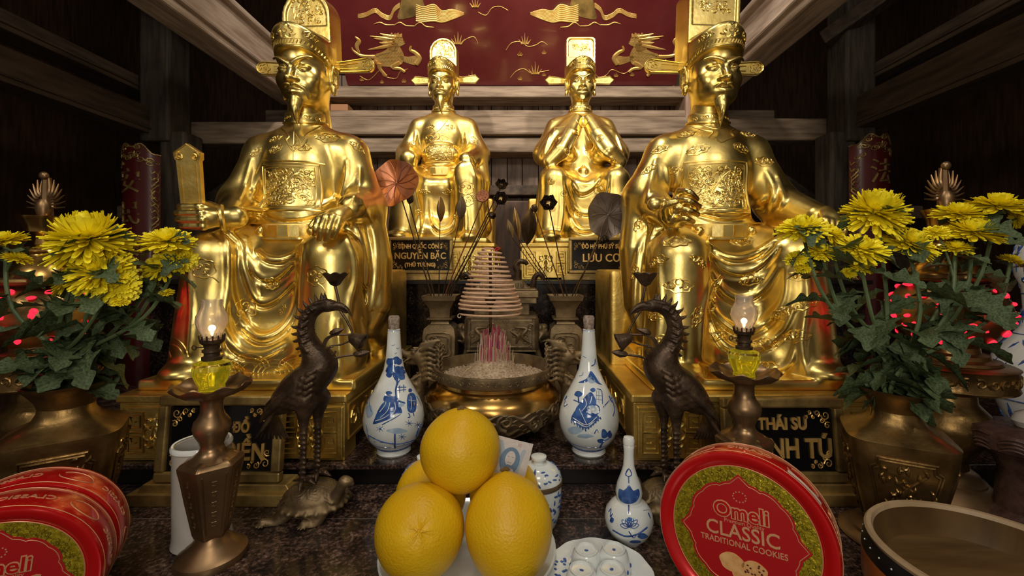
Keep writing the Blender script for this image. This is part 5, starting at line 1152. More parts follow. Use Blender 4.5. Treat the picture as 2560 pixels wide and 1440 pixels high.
def lotus_pod(v, dx, px, py, d, r_, label, m, bend=0):
    c = at(px, py, d); root = thing('metal_lotus_pod', v + Vector((dx, 0, .2)), label, 'metal lotus pod'); M_ = Matrix.Translation(c) @ Vector((-.15, -1, .35)).to_track_quat('Z', 'Y').to_matrix().to_4x4()
    mb = MB(); mb.lathe([(0, -r_ * .9), (r_ * .35, -r_ * .8), (r_ * .85, -r_ * .1), (r_, r_ * .1), (r_ * .9, r_ * .22), (0, r_ * .25)], (0, 0, 0), 24)
    for i in range(12): a = i * 2.4; t = .22 * math.sqrt(i + .3); mb.ell(Vector((math.cos(a) * r_ * t, math.sin(a) * r_ * t, r_ * .26)), (r_ * .12, r_ * .12, r_ * .08), n=8, m=5)
    mb.v = [tuple(M_ @ Vector(p)) for p in mb.v]; mb.build('pod', m, root); mb = MB(); mb.tube(stem_pts(v, dx, M_ @ Vector((0, 0, -r_ * .7)), bend), [.0028, .0020], 6); mb.build('stem', m, root)
def folded_leaf(v, dx, px, py, d, L, ang, label, m, bend=0, w_=.26):
    c = at(px, py, d); root = thing('metal_folded_leaf', v + Vector((dx, 0, .2)), label, 'metal lotus leaf'); M_ = Matrix.Translation(c) @ Matrix.Rotation(R(ang), 4, 'Y')
    mb = MB()
    for s_ in (-1, 1):
        fn = lambda u, q, o=0: M_ @ Vector((s_ * w_ * L * math.sin(math.pi * u) ** .8 * q + o, -.25 * L * math.sin(math.pi * u) * (1 - q) * 1.0 + .012 * q, (u - .5) * L))
        mb.grid(lambda u, q: fn(u, q), 12, 5); mb.grid(lambda u, q: fn(u, 1 - q, .0012), 12, 5)
    mb.build('leaf_blade', m, root); mb = MB(); mb.tube([M_ @ Vector((0, -.25 * L * math.sin(math.pi * u) - .001, (u - .5) * L)) for u in np.linspace(0, 1, 10)], .0018, 5); mb.build('leaf_rib', m, root)
    mb = MB(); mb.tube(stem_pts(v, dx, M_ @ Vector((0, 0, -L * .5)), bend), [.0022, .0014], 6); mb.build('stem', BRONZED, root)
lotus_leaf(vL, -.030, 989, 456, 1.42, .078, (82, 8, -12), COPPER, 'large round copper lotus leaf turned to the viewer, in the left square vase')
lotus_bloom(vL, -.022, 1024, 505, 1.42, .024, (.3, -.3, 1), 'dark closed metal lotus bud tucked under the copper leaf', open_=.35)
folded_leaf(vL, -.008, 1100, 522, 1.45, .085, 0, 'narrow folded brown lotus leaf standing upright in the left square vase', BRAS, w_=.16)
folded_leaf(vL, .004, 1152, 520, 1.46, .080, 6, 'narrow grey folded lotus leaf, second upright one in the left square vase', COPPERG, w_=.2)
lotus_pod(vL, .010, 1207, 491, 1.45, .024, 'reddish brown metal lotus pod with seeds, in the left square vase', COPPER)
lotus_bloom(vL, .016, 1252, 468, 1.44, .024, (.2, -.8, .5), 'black metal lotus flower highest in the left square vase')
lotus_bloom(vL, .022, 1250, 500, 1.42, .027, (.2, -1, .2), 'black metal lotus flower just below the highest one in the left square vase')
lotus_bloom(vL, .028, 1226, 535, 1.45, .022, (.5, -.6, -.4), 'small drooping black metal lotus flower in the left square vase', open_=.5)
lotus_leaf(vR, .030, 1522, 538, 1.42, .076, (100, 0, 10), COPPERG, 'large round grey lotus leaf turned to the viewer, in the right square vase', ms=BRAS)
lotus_bloom(vR, .006, 1372, 512, 1.42, .031, (-.1, -1, .25), 'open black metal lotus flower with a golden heart in the right square vase')
lotus_bloom(vR, -.004, 1338, 527, 1.44, .022, (-.3, -.4, .9), 'half closed brown metal lotus flower beside the open black one', m=BRAS, open_=.35)
folded_leaf(vR, -.020, 1322, 566, 1.43, .125, 6, 'dark folded lotus leaf, widest of those leaning out of the right square vase', BRONZED, w_=.2)
folded_leaf(vR, -.026, 1292, 560, 1.44, .110, -8, 'dark folded lotus leaf with a copper edge, left of the widest one', BRAS, w_=.10)
folded_leaf(vR, -.030, 1275, 572, 1.46, .065, -14, 'smallest grey folded lotus leaf, leftmost in the right square vase', COPPERG, w_=.16)
lotus_bloom(vR, .022, 1508, 590, 1.44, .024, (.2, -.5, -.8), 'black metal lotus flower hanging under the grey leaf', open_=.7)
# ------------------------------------------------------------------ porcelain
def paint(bv, mb, strokes, blobs, px_r):
    o0 = Vector((0, 0, 0)); ray = lambda x, y: bv.ray_cast(o0, Vector(((x - VX) / FPX, 1, (VY - y) / FPX)).normalized(), 6)
    for s in strokes:
        pts, r_ = s[0], s[1]; P = []
        for p in cat_([Vector((x, y, 0)) for x, y in pts], 4, ):
            h = ray(p.x, p.y)
            if h[0] is not None: P.append(h[0] + h[1] * -.0001)
        if len(P) > 1: mb.tube(P, [r_ * px_r, r_ * px_r * (s[2] if len(s) > 2 else .6)], 5)
    for pts in blobs:
        O_ = cat_([Vector((x, y, 0)) for x, y in pts], 4, True); c = sum(O_, Vector()) / len(O_); n = len(O_); V = []; F = []; ok = True
        for k in range(6):
            for p in O_:
                q = c.lerp(p, k / 5); h = ray(q.x, q.y)
                if h[0] is None: ok = False; break
                V.append(h[0] + h[1] * .0004)
            if not ok: break
        if not ok: continue
        for k in range(5):
            for i in range(n): F.append((k * n + i, (k + 1) * n + i, (k + 1) * n + (i + 1) % n, k * n + (i + 1) % n))
        mb.add(V, F)
def lob(cx, cy, rx, ry=None, n=9, w_=.15, sd=0):
    rr = random.Random(int(cx * 7 + cy + sd)); ry = ry or rx; return [(cx + rx * (1 + rr.uniform(-w_, w_)) * math.cos(2 * math.pi * i / n), cy + ry * (1 + rr.uniform(-w_, w_)) * math.sin(2 * math.pi * i / n)) for i in range(n)]
CORK = mat('cork_stopper', (.16, .12, .10), .85, 0, bump=.8, bscale=200, col2=(.42, .33, .26), vscale=130)
def florals(mb, c, fr, rr, n, zf, L, w_):
    for i in range(n):
        z, a, b = zf(), rr.uniform(0, 6.283), rr.uniform(0, 6.283); q = fr(z); l = L * rr.uniform(.4, 1.2)
        P = [c + Vector((math.cos(a + t * l * math.cos(b) / q) * (fr(z + t * l * math.sin(b) * .7) - w_ * .25), math.sin(a + t * l * math.cos(b) / q) * (fr(z + t * l * math.sin(b) * .7) - w_ * .25), z + t * l * math.sin(b) * .7)) for t in (-1, -.4, .3, 1)]
        mb.tube(P, [w_ * .25, w_ * .55, w_ * .5, w_ * .2], 6)
def bottle_prof(s=1.0): return [(a * s, b * s) for a, b in ((0, 0), (.040, 0), (.043, .004), (.041, .012), (.040, .016), (.054, .028), (.066, .045), (.0745, .068), (.0765, .090), (.073, .112), (.063, .138), (.049, .163), (.036, .188), (.026, .212), (.0205, .240), (.0175, .275), (.0158, .305), (.0155, .312), (.0148, .314))]
def bmesh_bvh(mb): return BVHTree.FromPolygons([Vector(v) for v in mb.v], mb.f)
def pear_bottle(px, label, left):
    d = 1.105; c = Vector(((px - VX) / FPX * d, d, Z2)); root = thing('pear_bottle', c, label, 'bottle', None)
    mb = MB(); mb.lathe(bottle_prof(), c, 64); mb.build('body', WHITE, root); bv = bmesh_bvh(mb); k = d / FPX
    mc = MB(); mc.lathe([(0, .305), (.0125, .306), (.0140, .330), (.0145, .343), (.0120, .348), (0, .347)], c, 24); mc.build('cork', CORK, root)
    m = MB()
    for z, w_ in ((.3115, .0006), (.0215, .0011), (.0155, .0007), (.034, .0007)):
        r_ = float(np.interp(z, [p[1] for p in bottle_prof()[1:]], [p[0] for p in bottle_prof()[1:]])); m.tube([c + Vector((math.cos(a) * (r_ + .0001), math.sin(a) * (r_ + .0001), z)) for a in np.linspace(0, 2 * math.pi, 65)[:-1]], w_, 5, closed=True)
    for i in range(40):
        a = 2 * math.pi * i / 40; m.tube([c + Vector((math.cos(a + t * .09) * .0425, math.sin(a + t * .09) * .0425, .016 + .004 * math.sin(t * 3.1))) for t in (0, .5, 1)], .0008, 4)
    m.build('foot_band', BLUE, root)
    mb1, mb2 = MB(), MB(); x0 = px
    if left:
        F_ = [lob(x0 + dx, y, r_) for dx, y, r_ in ((-10, 905, 10), (6, 900, 9), (18, 912, 9), (-20, 918, 9), (-6, 920, 10), (10, 925, 10), (24, 928, 9), (-26, 934, 7), (-12, 936, 8), (30, 940, 6), (20, 942, 8))]
        F_ += [[(x0 - 18, 1001), (x0 - 6, 996), (x0 + 6, 1000), (x0 + 14, 1012), (x0 + 20, 1032), (x0 + 4, 1034), (x0 - 10, 1046), (x0 - 34, 1056), (x0 - 52, 1060), (x0 - 48, 1046), (x0 - 40, 1026), (x0 - 30, 1010)], lob(x0 - 13, 982, 8, 5), [(x0 - 22, 988), (x0 + 2, 990), (x0 + 8, 1000), (x0 - 24, 1004)]]
        F_ += [[(x0 + 36, 985), (x0 + 50, 984), (x0 + 56, 1002), (x0 + 54, 1026), (x0 + 44, 1032), (x0 + 34, 1026), (x0 + 32, 1004)], lob(x0 + 40, 976, 5, 5)]
        S_ = [([(x0 + 2, 935), (x0 + 8, 955), (x0 + 4, 975), (x0 + 6, 1000)], 3.5), ([(x0 + 8, 955), (x0 - 2, 940)], 2), ([(x0 + 8, 960), (x0 + 18, 945)], 2), ([(x0 + 8, 968), (x0 + 30, 968)], 1.6, 1), ([(x0 + 8, 976), (x0 + 30, 974)], 1.2, 1), ([(x0 + 14, 964), (x0 + 14, 982)], 1.6), ([(x0 + 24, 962), (x0 + 24, 980)], 1.6), ([(x0 - 6, 862), (x0 - 2, 864), (x0 + 2, 861)], 1.0), ([(x0 + 6, 870), (x0 + 10, 872), (x0 + 13, 869)], 1.0), ([(x0 + 2, 884), (x0 + 8, 882)], 1.0)]
        S_ += [([(x0 - 66, 1010), (x0 - 60, 980), (x0 - 52, 968)], 2), ([(x0 - 56, 1030), (x0 - 62, 1000), (x0 - 50, 976)], 1.5), ([(x0 + 56, 990), (x0 + 64, 1005), (x0 + 68, 1016)], 1.6), ([(x0 + 10, 1002), (x0 + 28, 1008)], 3, .5), ([(x0 - 30, 1062), (x0 + 0, 1046), (x0 + 16, 1036)], 1.5), ([(x0 + 36, 1032), (x0 + 40, 1042), (x0 + 34, 1044)], 2), ([(x0 + 48, 1032), (x0 + 50, 1040)], 2)]
        for cx_, cy_ in ((x0 + 38, 1058), (x0 - 34, 1072), (x0 + 20, 1092), (x0 + 60, 1062)): S_ += [([(cx_, cy_), (cx_ + 11 * math.cos(a), cy_ + 9 * math.sin(a))], 1.1, .4) for a in np.linspace(0, 5.4, 7)]
        S_ += [([(x0 - 64, 1088), (x0 - 30, 1104), (x0 + 10, 1110), (x0 + 50, 1100)], 1.8, 1), ([(x0 + 2, 1084), (x0 + 2, 1120)], 2.6, 1), ([(x0 - 50, 1104), (x0 + 46, 1112)], 1.2, 1), ([(x0 + 54, 1092), (x0 + 62, 1066)], 3), ([(x0 + 60, 1090), (x0 + 68, 1060)], 2), ([(x0 - 62, 1098), (x0 - 70, 1060)], 2)]
        L_ = [[(x0 - 70, 1020), (x0 - 58, 1012), (x0 - 52, 1036), (x0 - 66, 1044)], [(x0 - 20, 1076), (x0 + 10, 1070), (x0 + 34, 1078), (x0 + 4, 1084)], [(x0 + 12, 1006), (x0 + 26, 1004), (x0 + 24, 1014), (x0 + 12, 1018)]]
        r9 = random.Random(2); F_ += [lob(x0 + 3 + 30 * math.sqrt(r9.random()) * math.cos(q), 922 + 24 * math.sqrt(r9.random()) * math.sin(q), r9.uniform(4, 7)) for q in np.linspace(0, 6.2, 22)]
        W_ = [([(x0 - 36, 1030), (x0 - 22, 1012), (x0 - 20, 1004)], 1.4), ([(x0 - 10, 1006), (x0 - 16, 1026), (x0 - 34, 1044)], 1.4), ([(x0 + 2, 1006), (x0 + 4, 1022), (x0 - 4, 1036)], 1.2), ([(x0 - 46, 1052), (x0 - 28, 1046), (x0 - 12, 1036)], 1.3), ([(x0 - 24, 986), (x0 - 14, 990), (x0 - 2, 988)], 1.1), ([(x0 + 42, 990), (x0 + 44, 1010), (x0 + 42, 1024)], 1.1), ([(x0 + 36, 1000), (x0 + 54, 1002)], 1.0)]
    else:
        W_ = [([(x0 - 40, 1044), (x0 - 6, 1062), (x0 + 20, 1042)], 1.2, 1), ([(x0 - 24, 1022), (x0 - 6, 1060)], 1.0, 1), ([(x0 - 10, 996), (x0 - 6, 1012), (x0 - 18, 1028)], 1.3), ([(x0 + 8, 990), (x0 + 4, 1006), (x0 - 4, 1020)], 1.1)] + [([(x0 + 10, 1024), (x0 + 10 + 12 * math.cos(q), 1024 + 10 * math.sin(q))], 1.1, .5) for q in np.linspace(0, 5.7, 10)]
        F_ = [[(x0 - 5, 946), (x0 + 4, 928), (x0 + 12, 934), (x0 + 26, 956), (x0 + 34, 962), (x0 + 20, 958), (x0 + 6, 942), (x0 - 8, 956), (x0 - 26, 956)], lob(x0 - 26, 985, 10, 7), [(x0 - 16, 1000), (x0 + 4, 980), (x0 + 16, 996), (x0 + 18, 1010), (x0 + 2, 1034), (x0 - 22, 1040), (x0 - 34, 1026)], lob(x0 + 10, 975, 7, 5)]
        F_ += [[(x0 - 44, 1046), (x0 - 26, 1018), (x0 - 4, 1026), (x0 + 26, 1042), (x0 + 6, 1058), (x0 - 6, 1066), (x0 - 26, 1056)], lob(x0 + 38, 1085, 8, 12), lob(x0 + 52, 1086, 6, 9), lob(x0 + 30, 1102, 9, 6)]
        S_ = [([(x0 - 44, 1048), (x0 - 6, 1070), (x0 + 26, 1044)], 2.4, 1), ([(x0 - 26, 992), (x0 - 25, 1008)], 2, 1), ([(x0 - 38, 1000), (x0 - 12, 1010)], 1.8, 1), ([(x0 + 20, 972), (x0 + 32, 978), (x0 + 34, 1010)], 1.4, 1), ([(x0 + 20, 976), (x0 + 18, 1006)], .8), ([(x0 + 25, 976), (x0 + 25, 1008)], .8), ([(x0 + 18, 988), (x0 + 34, 990)], .7, 1), ([(x0 + 18, 998), (x0 + 34, 1000)], .7, 1), ([(x0 + 36, 1018), (x0 + 52, 1000), (x0 + 62, 990)], 1.6, 1), ([(x0 + 58, 1000), (x0 + 64, 1024), (x0 + 60, 1040)], 1.8, 1), ([(x0 + 50, 990), (x0 + 58, 1006)], 3), ([(x0 + 58, 985), (x0 + 66, 1008)], 3),
              ([(x0 + 6, 915), (x0 + 14, 910), (x0 + 16, 897), (x0 + 18, 912)], 1.8), ([(x0 - 60, 1000), (x0 - 54, 990), (x0 - 62, 1015), (x0 - 52, 1010)], 2), ([(x0 - 14, 890), (x0 - 10, 893), (x0 - 6, 894)], 1), ([(x0 - 24, 940), (x0 - 16, 938), (x0 - 14, 930)], 1.1), ([(x0 + 28, 1118), (x0 + 36, 1104), (x0 + 50, 1096)], 3), ([(x0 + 14, 1084), (x0 + 20, 1074), (x0 + 24, 1082)], 1.4)]
        S_ += [([(x0 + 10 + 17 * math.cos(a), 1024 + 14 * math.sin(a)) for a in np.linspace(0, 6.28, 14)], 1.8, 1)]
        for i in range(6): S_ += [([(x0 - 44 + 7 * i, 1052 + 4 * i), (x0 - 42 + 7 * i, 1058 + 4 * i)], 1.8, 1), ([(x0 - 2 + 6 * i, 1068 - 5 * i), (x0 + 0 + 6 * i, 1073 - 5 * i)], 1.8, 1)]
        L_ = [lob(x0 - 34, 1075, 18, 9), lob(x0 + 8, 1022, 11, 9), [(x0 - 4, 948), (x0 + 5, 938), (x0 + 16, 954), (x0 + 4, 958)], lob(x0 - 10, 1090, 20, 5)]
    paint(bv, mb2, [], L_, k); mb2.build('pale_wash', BLUEL, root)
    paint(bv, mb1, S_, F_, k * .9); mb1.build('blue_painting', BLUE, root); mb3 = MB(); paint(bv, mb3, W_, [], k * .9); mb3.v = [tuple(Vector(v) + (Vector((c.x, c.y - .3, v[2])) - Vector((c.x, c.y, v[2]))).normalized() * .0006) for v in mb3.v]; mb3.build('white_details', WHITE, root)
pear_bottle(985, 'corked blue and white pear shaped bottle with robed figures, left of the burner', True)
pear_bottle(1472, 'corked blue and white pear shaped bottle with a seated man, right of the burner', False)
# gourd bottle
d = .835; c = Vector(((1572 - VX) / FPX * d, d, ZT)); root = thing('gourd_bottle', c, 'small blue and white double gourd bottle with a white stopper and a lotus painting', 'bottle')
mb = MB(); mb.lathe([(0, 0), (.022, 0), (.024, .004), (.036, .014), (.0445, .030), (.0465, .044), (.043, .060), (.033, .073), (.0235, .080), (.0245, .086), (.0255, .096), (.022, .112), (.0150, .130), (.0105, .146), (.0095, .165), (.0100, .178), (.0105, .184), (.0095, .186)], c, 56); mb.build('body', WHITE, root); bv = bmesh_bvh(mb)
mb = MB(); mb.lathe([(.008, .184), (.0108, .187), (.0112, .195), (.0095, .200), (0, .202)], c, 24); mb.build('stopper', WHITE, root)
x0 = 1572; mb = MB(); k = d / FPX
B_ = [[(x0 - 26, 1240), (x0 - 24, 1222), (x0 - 14, 1226), (x0 - 4, 1218), (x0, 1208), (x0 + 5, 1218), (x0 + 14, 1228), (x0 + 24, 1222), (x0 + 27, 1238), (x0 + 18, 1254), (x0, 1260), (x0 - 18, 1254)]]
S_ = [([(x0, 1208), (x0 - 1, 1192), (x0 - 8, 1186), (x0, 1172), (x0 + 7, 1186), (x0, 1192)], 1.6, 1), ([(x0, 1262), (x0, 1285)], 2)]
for a, L in ((-1.3, 24), (-.8, 27), (-.35, 24), (0, 20), (.35, 24), (.8, 27), (1.3, 24)):
    cx_, cy_ = x0 + 2, 1318; tx, ty = cx_ + L * math.sin(a), cy_ - L * math.cos(a) * .95; n_ = (math.cos(a) * 6, math.sin(a) * 6)
    S_.append(([(cx_, cy_), ((cx_ + tx) / 2 - n_[0], (cy_ + ty) / 2 - n_[1]), (tx, ty), ((cx_ + tx) / 2 + n_[0], (cy_ + ty) / 2 + n_[1]), (cx_, cy_)], 1.1, 1))
S_ += [([(x0 - 50, 1280), (x0 - 44, 1272), (x0 - 46, 1292), (x0 - 40, 1284)], 1.6, 1), ([(x0 + 36, 1276), (x0 + 52, 1274)], .8), ([(x0 + 48, 1282), (x0 + 54, 1296)], 2.4), ([(x0 - 40, 1325), (x0 - 10, 1340), (x0 + 20, 1336), (x0 + 46, 1318)], 2.2, 1), ([(x0, 1328), (x0 + 12, 1345), (x0 + 20, 1335)], 1.5)]
B_ += [lob(x0 + 2, 1300, 7, 7), lob(x0 + 34, 1340, 12, 7), lob(x0 - 42, 1300, 5, 7), lob(x0 - 20, 1352, 14, 4), lob(x0 + 16, 1354, 14, 4)]
paint(bv, mb, S_, B_, k); mb.build('blue_painting', BLUE, root)
# lidded jars
def jar(px, d, label):
    c = Vector(((px - VX) / FPX * d, d, ZT)); root = thing('lidded_jar', c, label, 'jar', None)
    mb = MB(); mb.lathe([(0, 0), (.032, 0), (.036, .006), (.043, .03), (.046, .055), (.0465, .078), (.0455, .088)], c, 48); mb.build('body', WHITE, root); bv = bmesh_bvh(mb)
    mb = MB(); mb.lathe([(.0475, .086), (.0485, .088), (.0485, .094), (.0475, .096)], c, 48, closed=False); mb.build('metal_rim', BRONZEG, root)
    mb = MB(); mb.lathe([(.0470, .096), (.045, .106), (.036, .118), (.022, .126), (.012, .128), (.011, .132), (.016, .137), (.016, .141), (.010, .143), (0, .143)], c, 48); lid = mb.build('lid', WHITE, root)
    mb = MB(); rr = random.Random(int(px)); fj = lambda z: float(np.interp(z, [0, .006, .03, .055, .078, .09], [.032, .036, .043, .046, .0465, .0455]))
    florals(mb, c, fj, rr, 190, lambda: rr.uniform(.012, .080), .0085, .0052); mb.build('blue_flowers', BLUE, root); mb = MB(); fl = lambda z: float(np.interp(z, [.096, .106, .118, .126], [.047, .045, .036, .022]))
    florals(mb, c, fl, rr, 90, lambda: rr.uniform(.099, .121), .006, .0040); mb.build('lid_flowers', BLUE, lid)
jar(1347, .885, 'blue and white lidded jar with a knob, standing right of the pomelos'); jar(1062, .885, 'blue and white lidded jar mostly hidden behind the left of the pomelos')
# white canister
d = .835; c = Vector(((506 - VX) / FPX * d, d, ZT)); root = thing('white_canister', c, 'tall plain white ceramic canister behind the left candlestick', 'canister')
CANM = mat('cream_ceramic', (.50, .47, .42), .25, 0, coat=.3, col2=(.58, .56, .52), vscale=5)
mb = MB(); mb.lathe([(.0, .0), (.047, 0), (.050, .004), (.049, .010), (.0475, .022), (.0475, .178), (.0485, .188), (.047, .191), (.044, .188), (.0435, .03), (0, .028)], c, 56); mb.build('body', CANM, root)
mb = MB(); mb.lathe([(.0475, .182), (.0500, .184), (.0500, .189), (.0475, .193), (.0440, .192)], c, 56, cap=False); mb.build('thick_rim', WHITE, root)

# ------------------------------------------------------------------ pomelos, plate, banknote
POM = mat('pomelo_skin', (.74, .42, .006), .36, 0, spec=.45, col2=(.82, .53, .012), vscale=9, bump=.8, bscale=260, bdist=.0014, sss=.06, detail=3)
STEMM = mat('dry_stem', (.16, .09, .03), .8)
def pomelo(c, r_, rz, rot, label, navel=None, nav=0, m=.10):
    root = thing('pomelo', c - Vector((0, 0, rz)), label, 'pomelo', 'pomelos piled on the plate'); n, mm = 72, 54; E_ = Euler([R(a) for a in rot]).to_matrix(); V = []; F = []; rr = random.Random(int(c.x * 999))
    ph = [rr.uniform(0, 6) for _ in range(6)]
    for i in range(mm + 1):
        t = math.pi * i / mm
        for j in range(n):
            a = 2 * math.pi * j / n; s_ = math.sin(t); z = math.cos(t)
            q = 1 - m * max(0, z) ** 2 * (1 - .0) * s_ ** .5 + .010 * math.sin(3 * a + ph[0]) * s_ + .008 * math.sin(2 * a + 3 * t + ph[1])
            dz = 0
            if nav:
                u = t / .42
                if u < 1: q += -.035 * (1 - u) ** 1.0 + .020 * math.cos(5 * a) * math.sin(math.pi * u) * (1 - u) + .014 * math.sin(23 * a + 9 * t) * u * (1 - u)
            else: q -= .03 * math.exp(-(t / .10) ** 2)
            V.append(c + E_ @ Vector((r_ * q * s_ * math.cos(a), r_ * q * s_ * math.sin(a), rz * q * z * 1.0)))
    for i in range(mm):
        for j in range(n): F.append((i * n + j, (i + 1) * n + j, (i + 1) * n + (j + 1) % n, i * n + (j + 1) % n))
    mb = MB(); mb.add(V, F); mb.build('skin', POM, root, smooth=True)
    mb = MB(); zt = rz * (.955 if nav else .972)
    if nav:
        for i in range(5):
            a = i * 1.256; mb.tube([c + E_ @ Vector((.003 * math.cos(a), .003 * math.sin(a), zt)), c + E_ @ Vector((.012 * math.cos(a), .012 * math.sin(a), zt + .0002))], [.0022, .0010], 6)
        mb.build('navel', POM, root)
    else:
        for i in range(5):
            a = i * 1.256 + .3; mb.tube([c + E_ @ Vector((0, 0, zt + .001)), c + E_ @ Vector((.009 * math.cos(a), .009 * math.sin(a), zt - .001))], [.004, .0014], 6)
        mb.build('stem_scar', STEMM, root)
pomelo(at(1152, 1121, .765), .0705, .0725, (-4, 0, 0), 'yellow pomelo on top of the pile')
pomelo(at(1050, 1326, .70), .0715, .079, (60, 0, 12), 'yellow pomelo at the front left of the pile, its puckered navel facing the viewer', nav=1, m=.05)
pomelo(at(1271, 1312, .70), .0705, .084, (-22, -5, 0), 'yellow pear shaped pomelo at the front right of the pile', m=.15)
pomelo(at(1078, 1232, .85), .069, .070, (0, 0, 0), 'yellow pomelo behind the front left one, mostly hidden'); pomelo(at(1263, 1228, .85), .069, .070, (0, 8, 0), 'yellow pomelo behind the front right one, beside the banknote')
c = Vector((-.092, .772, ZT)); root = thing('fruit_plate', c, 'large white plate under the pomelos', 'plate')
mb = MB(); mb.lathe([(0, .001), (.085, .001), (.088, -.0), (.09, .003), (.12, .009), (.152, .028), (.156, .032), (.153, .034), (.118, .014), (.085, .008), (0, .008)], c + Vector((0, 0, .0)), 72, cap=False); mb.build('plate_body', WHITE, root)
NOTE = mat('banknote_paper', (.62, .58, .56), .7, 0, col2=(.70, .64, .64), vscale=120); NB = mat('banknote_blue', (.16, .26, .40), .7); NB2 = mat('banknote_pale_blue', (.42, .50, .58), .7); NP = mat('banknote_pink', (.50, .28, .28), .7)
c0 = at(1268, 1140, .80); root = thing('banknote', c0, 'pale blue banknote with a portrait, tucked upright between the pomelos', 'banknote'); Mn = frameM((math.cos(R(-17)), .12, math.sin(R(-17))), (.12, .15, 1), c0)
mb = MB(); mb.grid(lambda u, v: Mn @ Vector(((u - .5) * .085, (v - .5) * .064, .003 * math.sin(3 * u))), 10, 6); mb.grid(lambda u, v: Mn @ Vector(((u - .5) * .085, (.5 - v) * .064, .003 * math.sin(3 * u) - .0003)), 10, 6); mb.build('paper', NOTE, root)
def npt(x, y, o=.0006): return Mn @ Vector((x, y, .003 * math.sin(3 * (x / .085 + .5)) + o))
def npoly(nm, m_, pts, o=.0006):
    mb = MB(); cx_ = sum(p[0] for p in pts) / len(pts); cy_ = sum(p[1] for p in pts) / len(pts); V = [npt(cx_, cy_, o)] + [npt(x, y, o) for x, y in pts]; mb.add(V, [(0, i + 1, (i + 1) % len(pts) + 1) for i in range(len(pts))]); mb.build(nm, m_, root)
npoly('blue_tint', NB2, [(-.041, -.031), (.026, -.031), (.032, .018), (-.020, .026), (-.041, .028)], .0004)
npoly('portrait_oval', NB, [(.006 + .019 * math.cos(a), -.006 + .024 * math.sin(a)) for a in np.linspace(0, 6.1, 24)], .0007)
npoly('portrait_face', NOTE, [(.006 + .0095 * math.cos(a), -.002 + .0135 * math.sin(a)) for a in np.linspace(0, 6.1, 20)], .0010)
npoly('portrait_shoulders', NOTE, [(-.010, -.030), (-.004, -.020), (.006, -.017), (.016, -.020), (.022, -.030)], .0009)
npoly('portrait_beard', NB, [(.002, -.013), (.010, -.013), (.007, -.022)], .0012)
mb = MB(); 
for x in (.002, .010): mb.tube([npt(x - .002, .001, .001), npt(x + .002, .001, .001)], .0005, 4)
mb.tube([npt(.002, -.009, .001), npt(.010, -.009, .001)], .0005, 4); mb.build('portrait_lines', NB, root)
V, F = text_mesh('5000', .009, .0002, Mn @ Matrix.Translation((.012, .024, .0025))); mb = MB(); mb.add(V, F); mb.build('numerals', NP, root)
# small plate and four upturned cups
c = Vector(((1500 - VX) / FPX * .725, .725, ZT)); root = thing('small_plate', c, 'small white saucer with blue flowers, carrying four upturned cups', 'plate')
mb = MB(); mb.lathe([(0, .001), (.05, .001), (.055, .003), (.080, .010), (.090, .016), (.089, .018), (.078, .0135), (.052, .006), (0, .005)], c, 64, cap=False, shape=lambda a, z, t: 1 + .012 * math.cos(12 * a) * (1 if .3 < t < .8 else 0)); mb.build('plate_body', WHITE, root)
mb = MB(); rr = random.Random(9)
for i in range(26): a = rr.uniform(2.5, 4.2); q = rr.uniform(.058, .080); mb.ell(c + Vector((q * math.cos(a), q * math.sin(a), .0065 + (q - .055) * .30)), (.0035, .003, .0012), n=8, m=4)
mb.build('blue_sprig', BLUE, root)
mb = MB(); mb.lathe([(.0280, 0), (.0285, .003), (.0265, .020), (.0225, .033), (.0190, .036), (.0190, .039), (.0172, .0395), (.0165, .036), (0, .0355)], (0, 0, 0), 40); cup0 = mb.build('teacup', WHITE, None)
b1 = MB(); b1.ell((0, 0, .036), (.0038, .0030, .0006), n=7, m=4); m0 = b1.build('base_mark', BLUE, None); m0.parent = cup0
b1 = MB()
for i in range(12): a = i * .52; b1.ell((.0268 * math.cos(a), .0268 * math.sin(a), .010 + .004 * (i % 2)), (.003, .003, .004), n=7, m=5)
m1 = b1.build('blue_motif', BLUE, None); m1.parent = cup0
for i, (px, py, lb) in enumerate(((1466, 1372, 'upturned white teacup at the back left of the saucer'), (1535, 1370, 'upturned white teacup at the back right of the saucer'), (1454, 1421, 'upturned white teacup at the front left of the saucer'), (1529, 1419, 'upturned white teacup at the front right of the saucer'))):
    zz = ZT + .007 + .038; dd = -zz * FPX / (py - VY); loc = Vector(((px - VX) / FPX * dd, dd, ZT + .0065))
    if i == 0: o = cup0
    else:
        o = cup0.copy(); sc.collection.objects.link(o)
        for ch in (m0, m1): q = ch.copy(); sc.collection.objects.link(q); q.parent = o
    o.location = loc; o.rotation_euler.z = i * 1.3; tag(o, lb, 'cup', 'upturned teacups on the saucer')

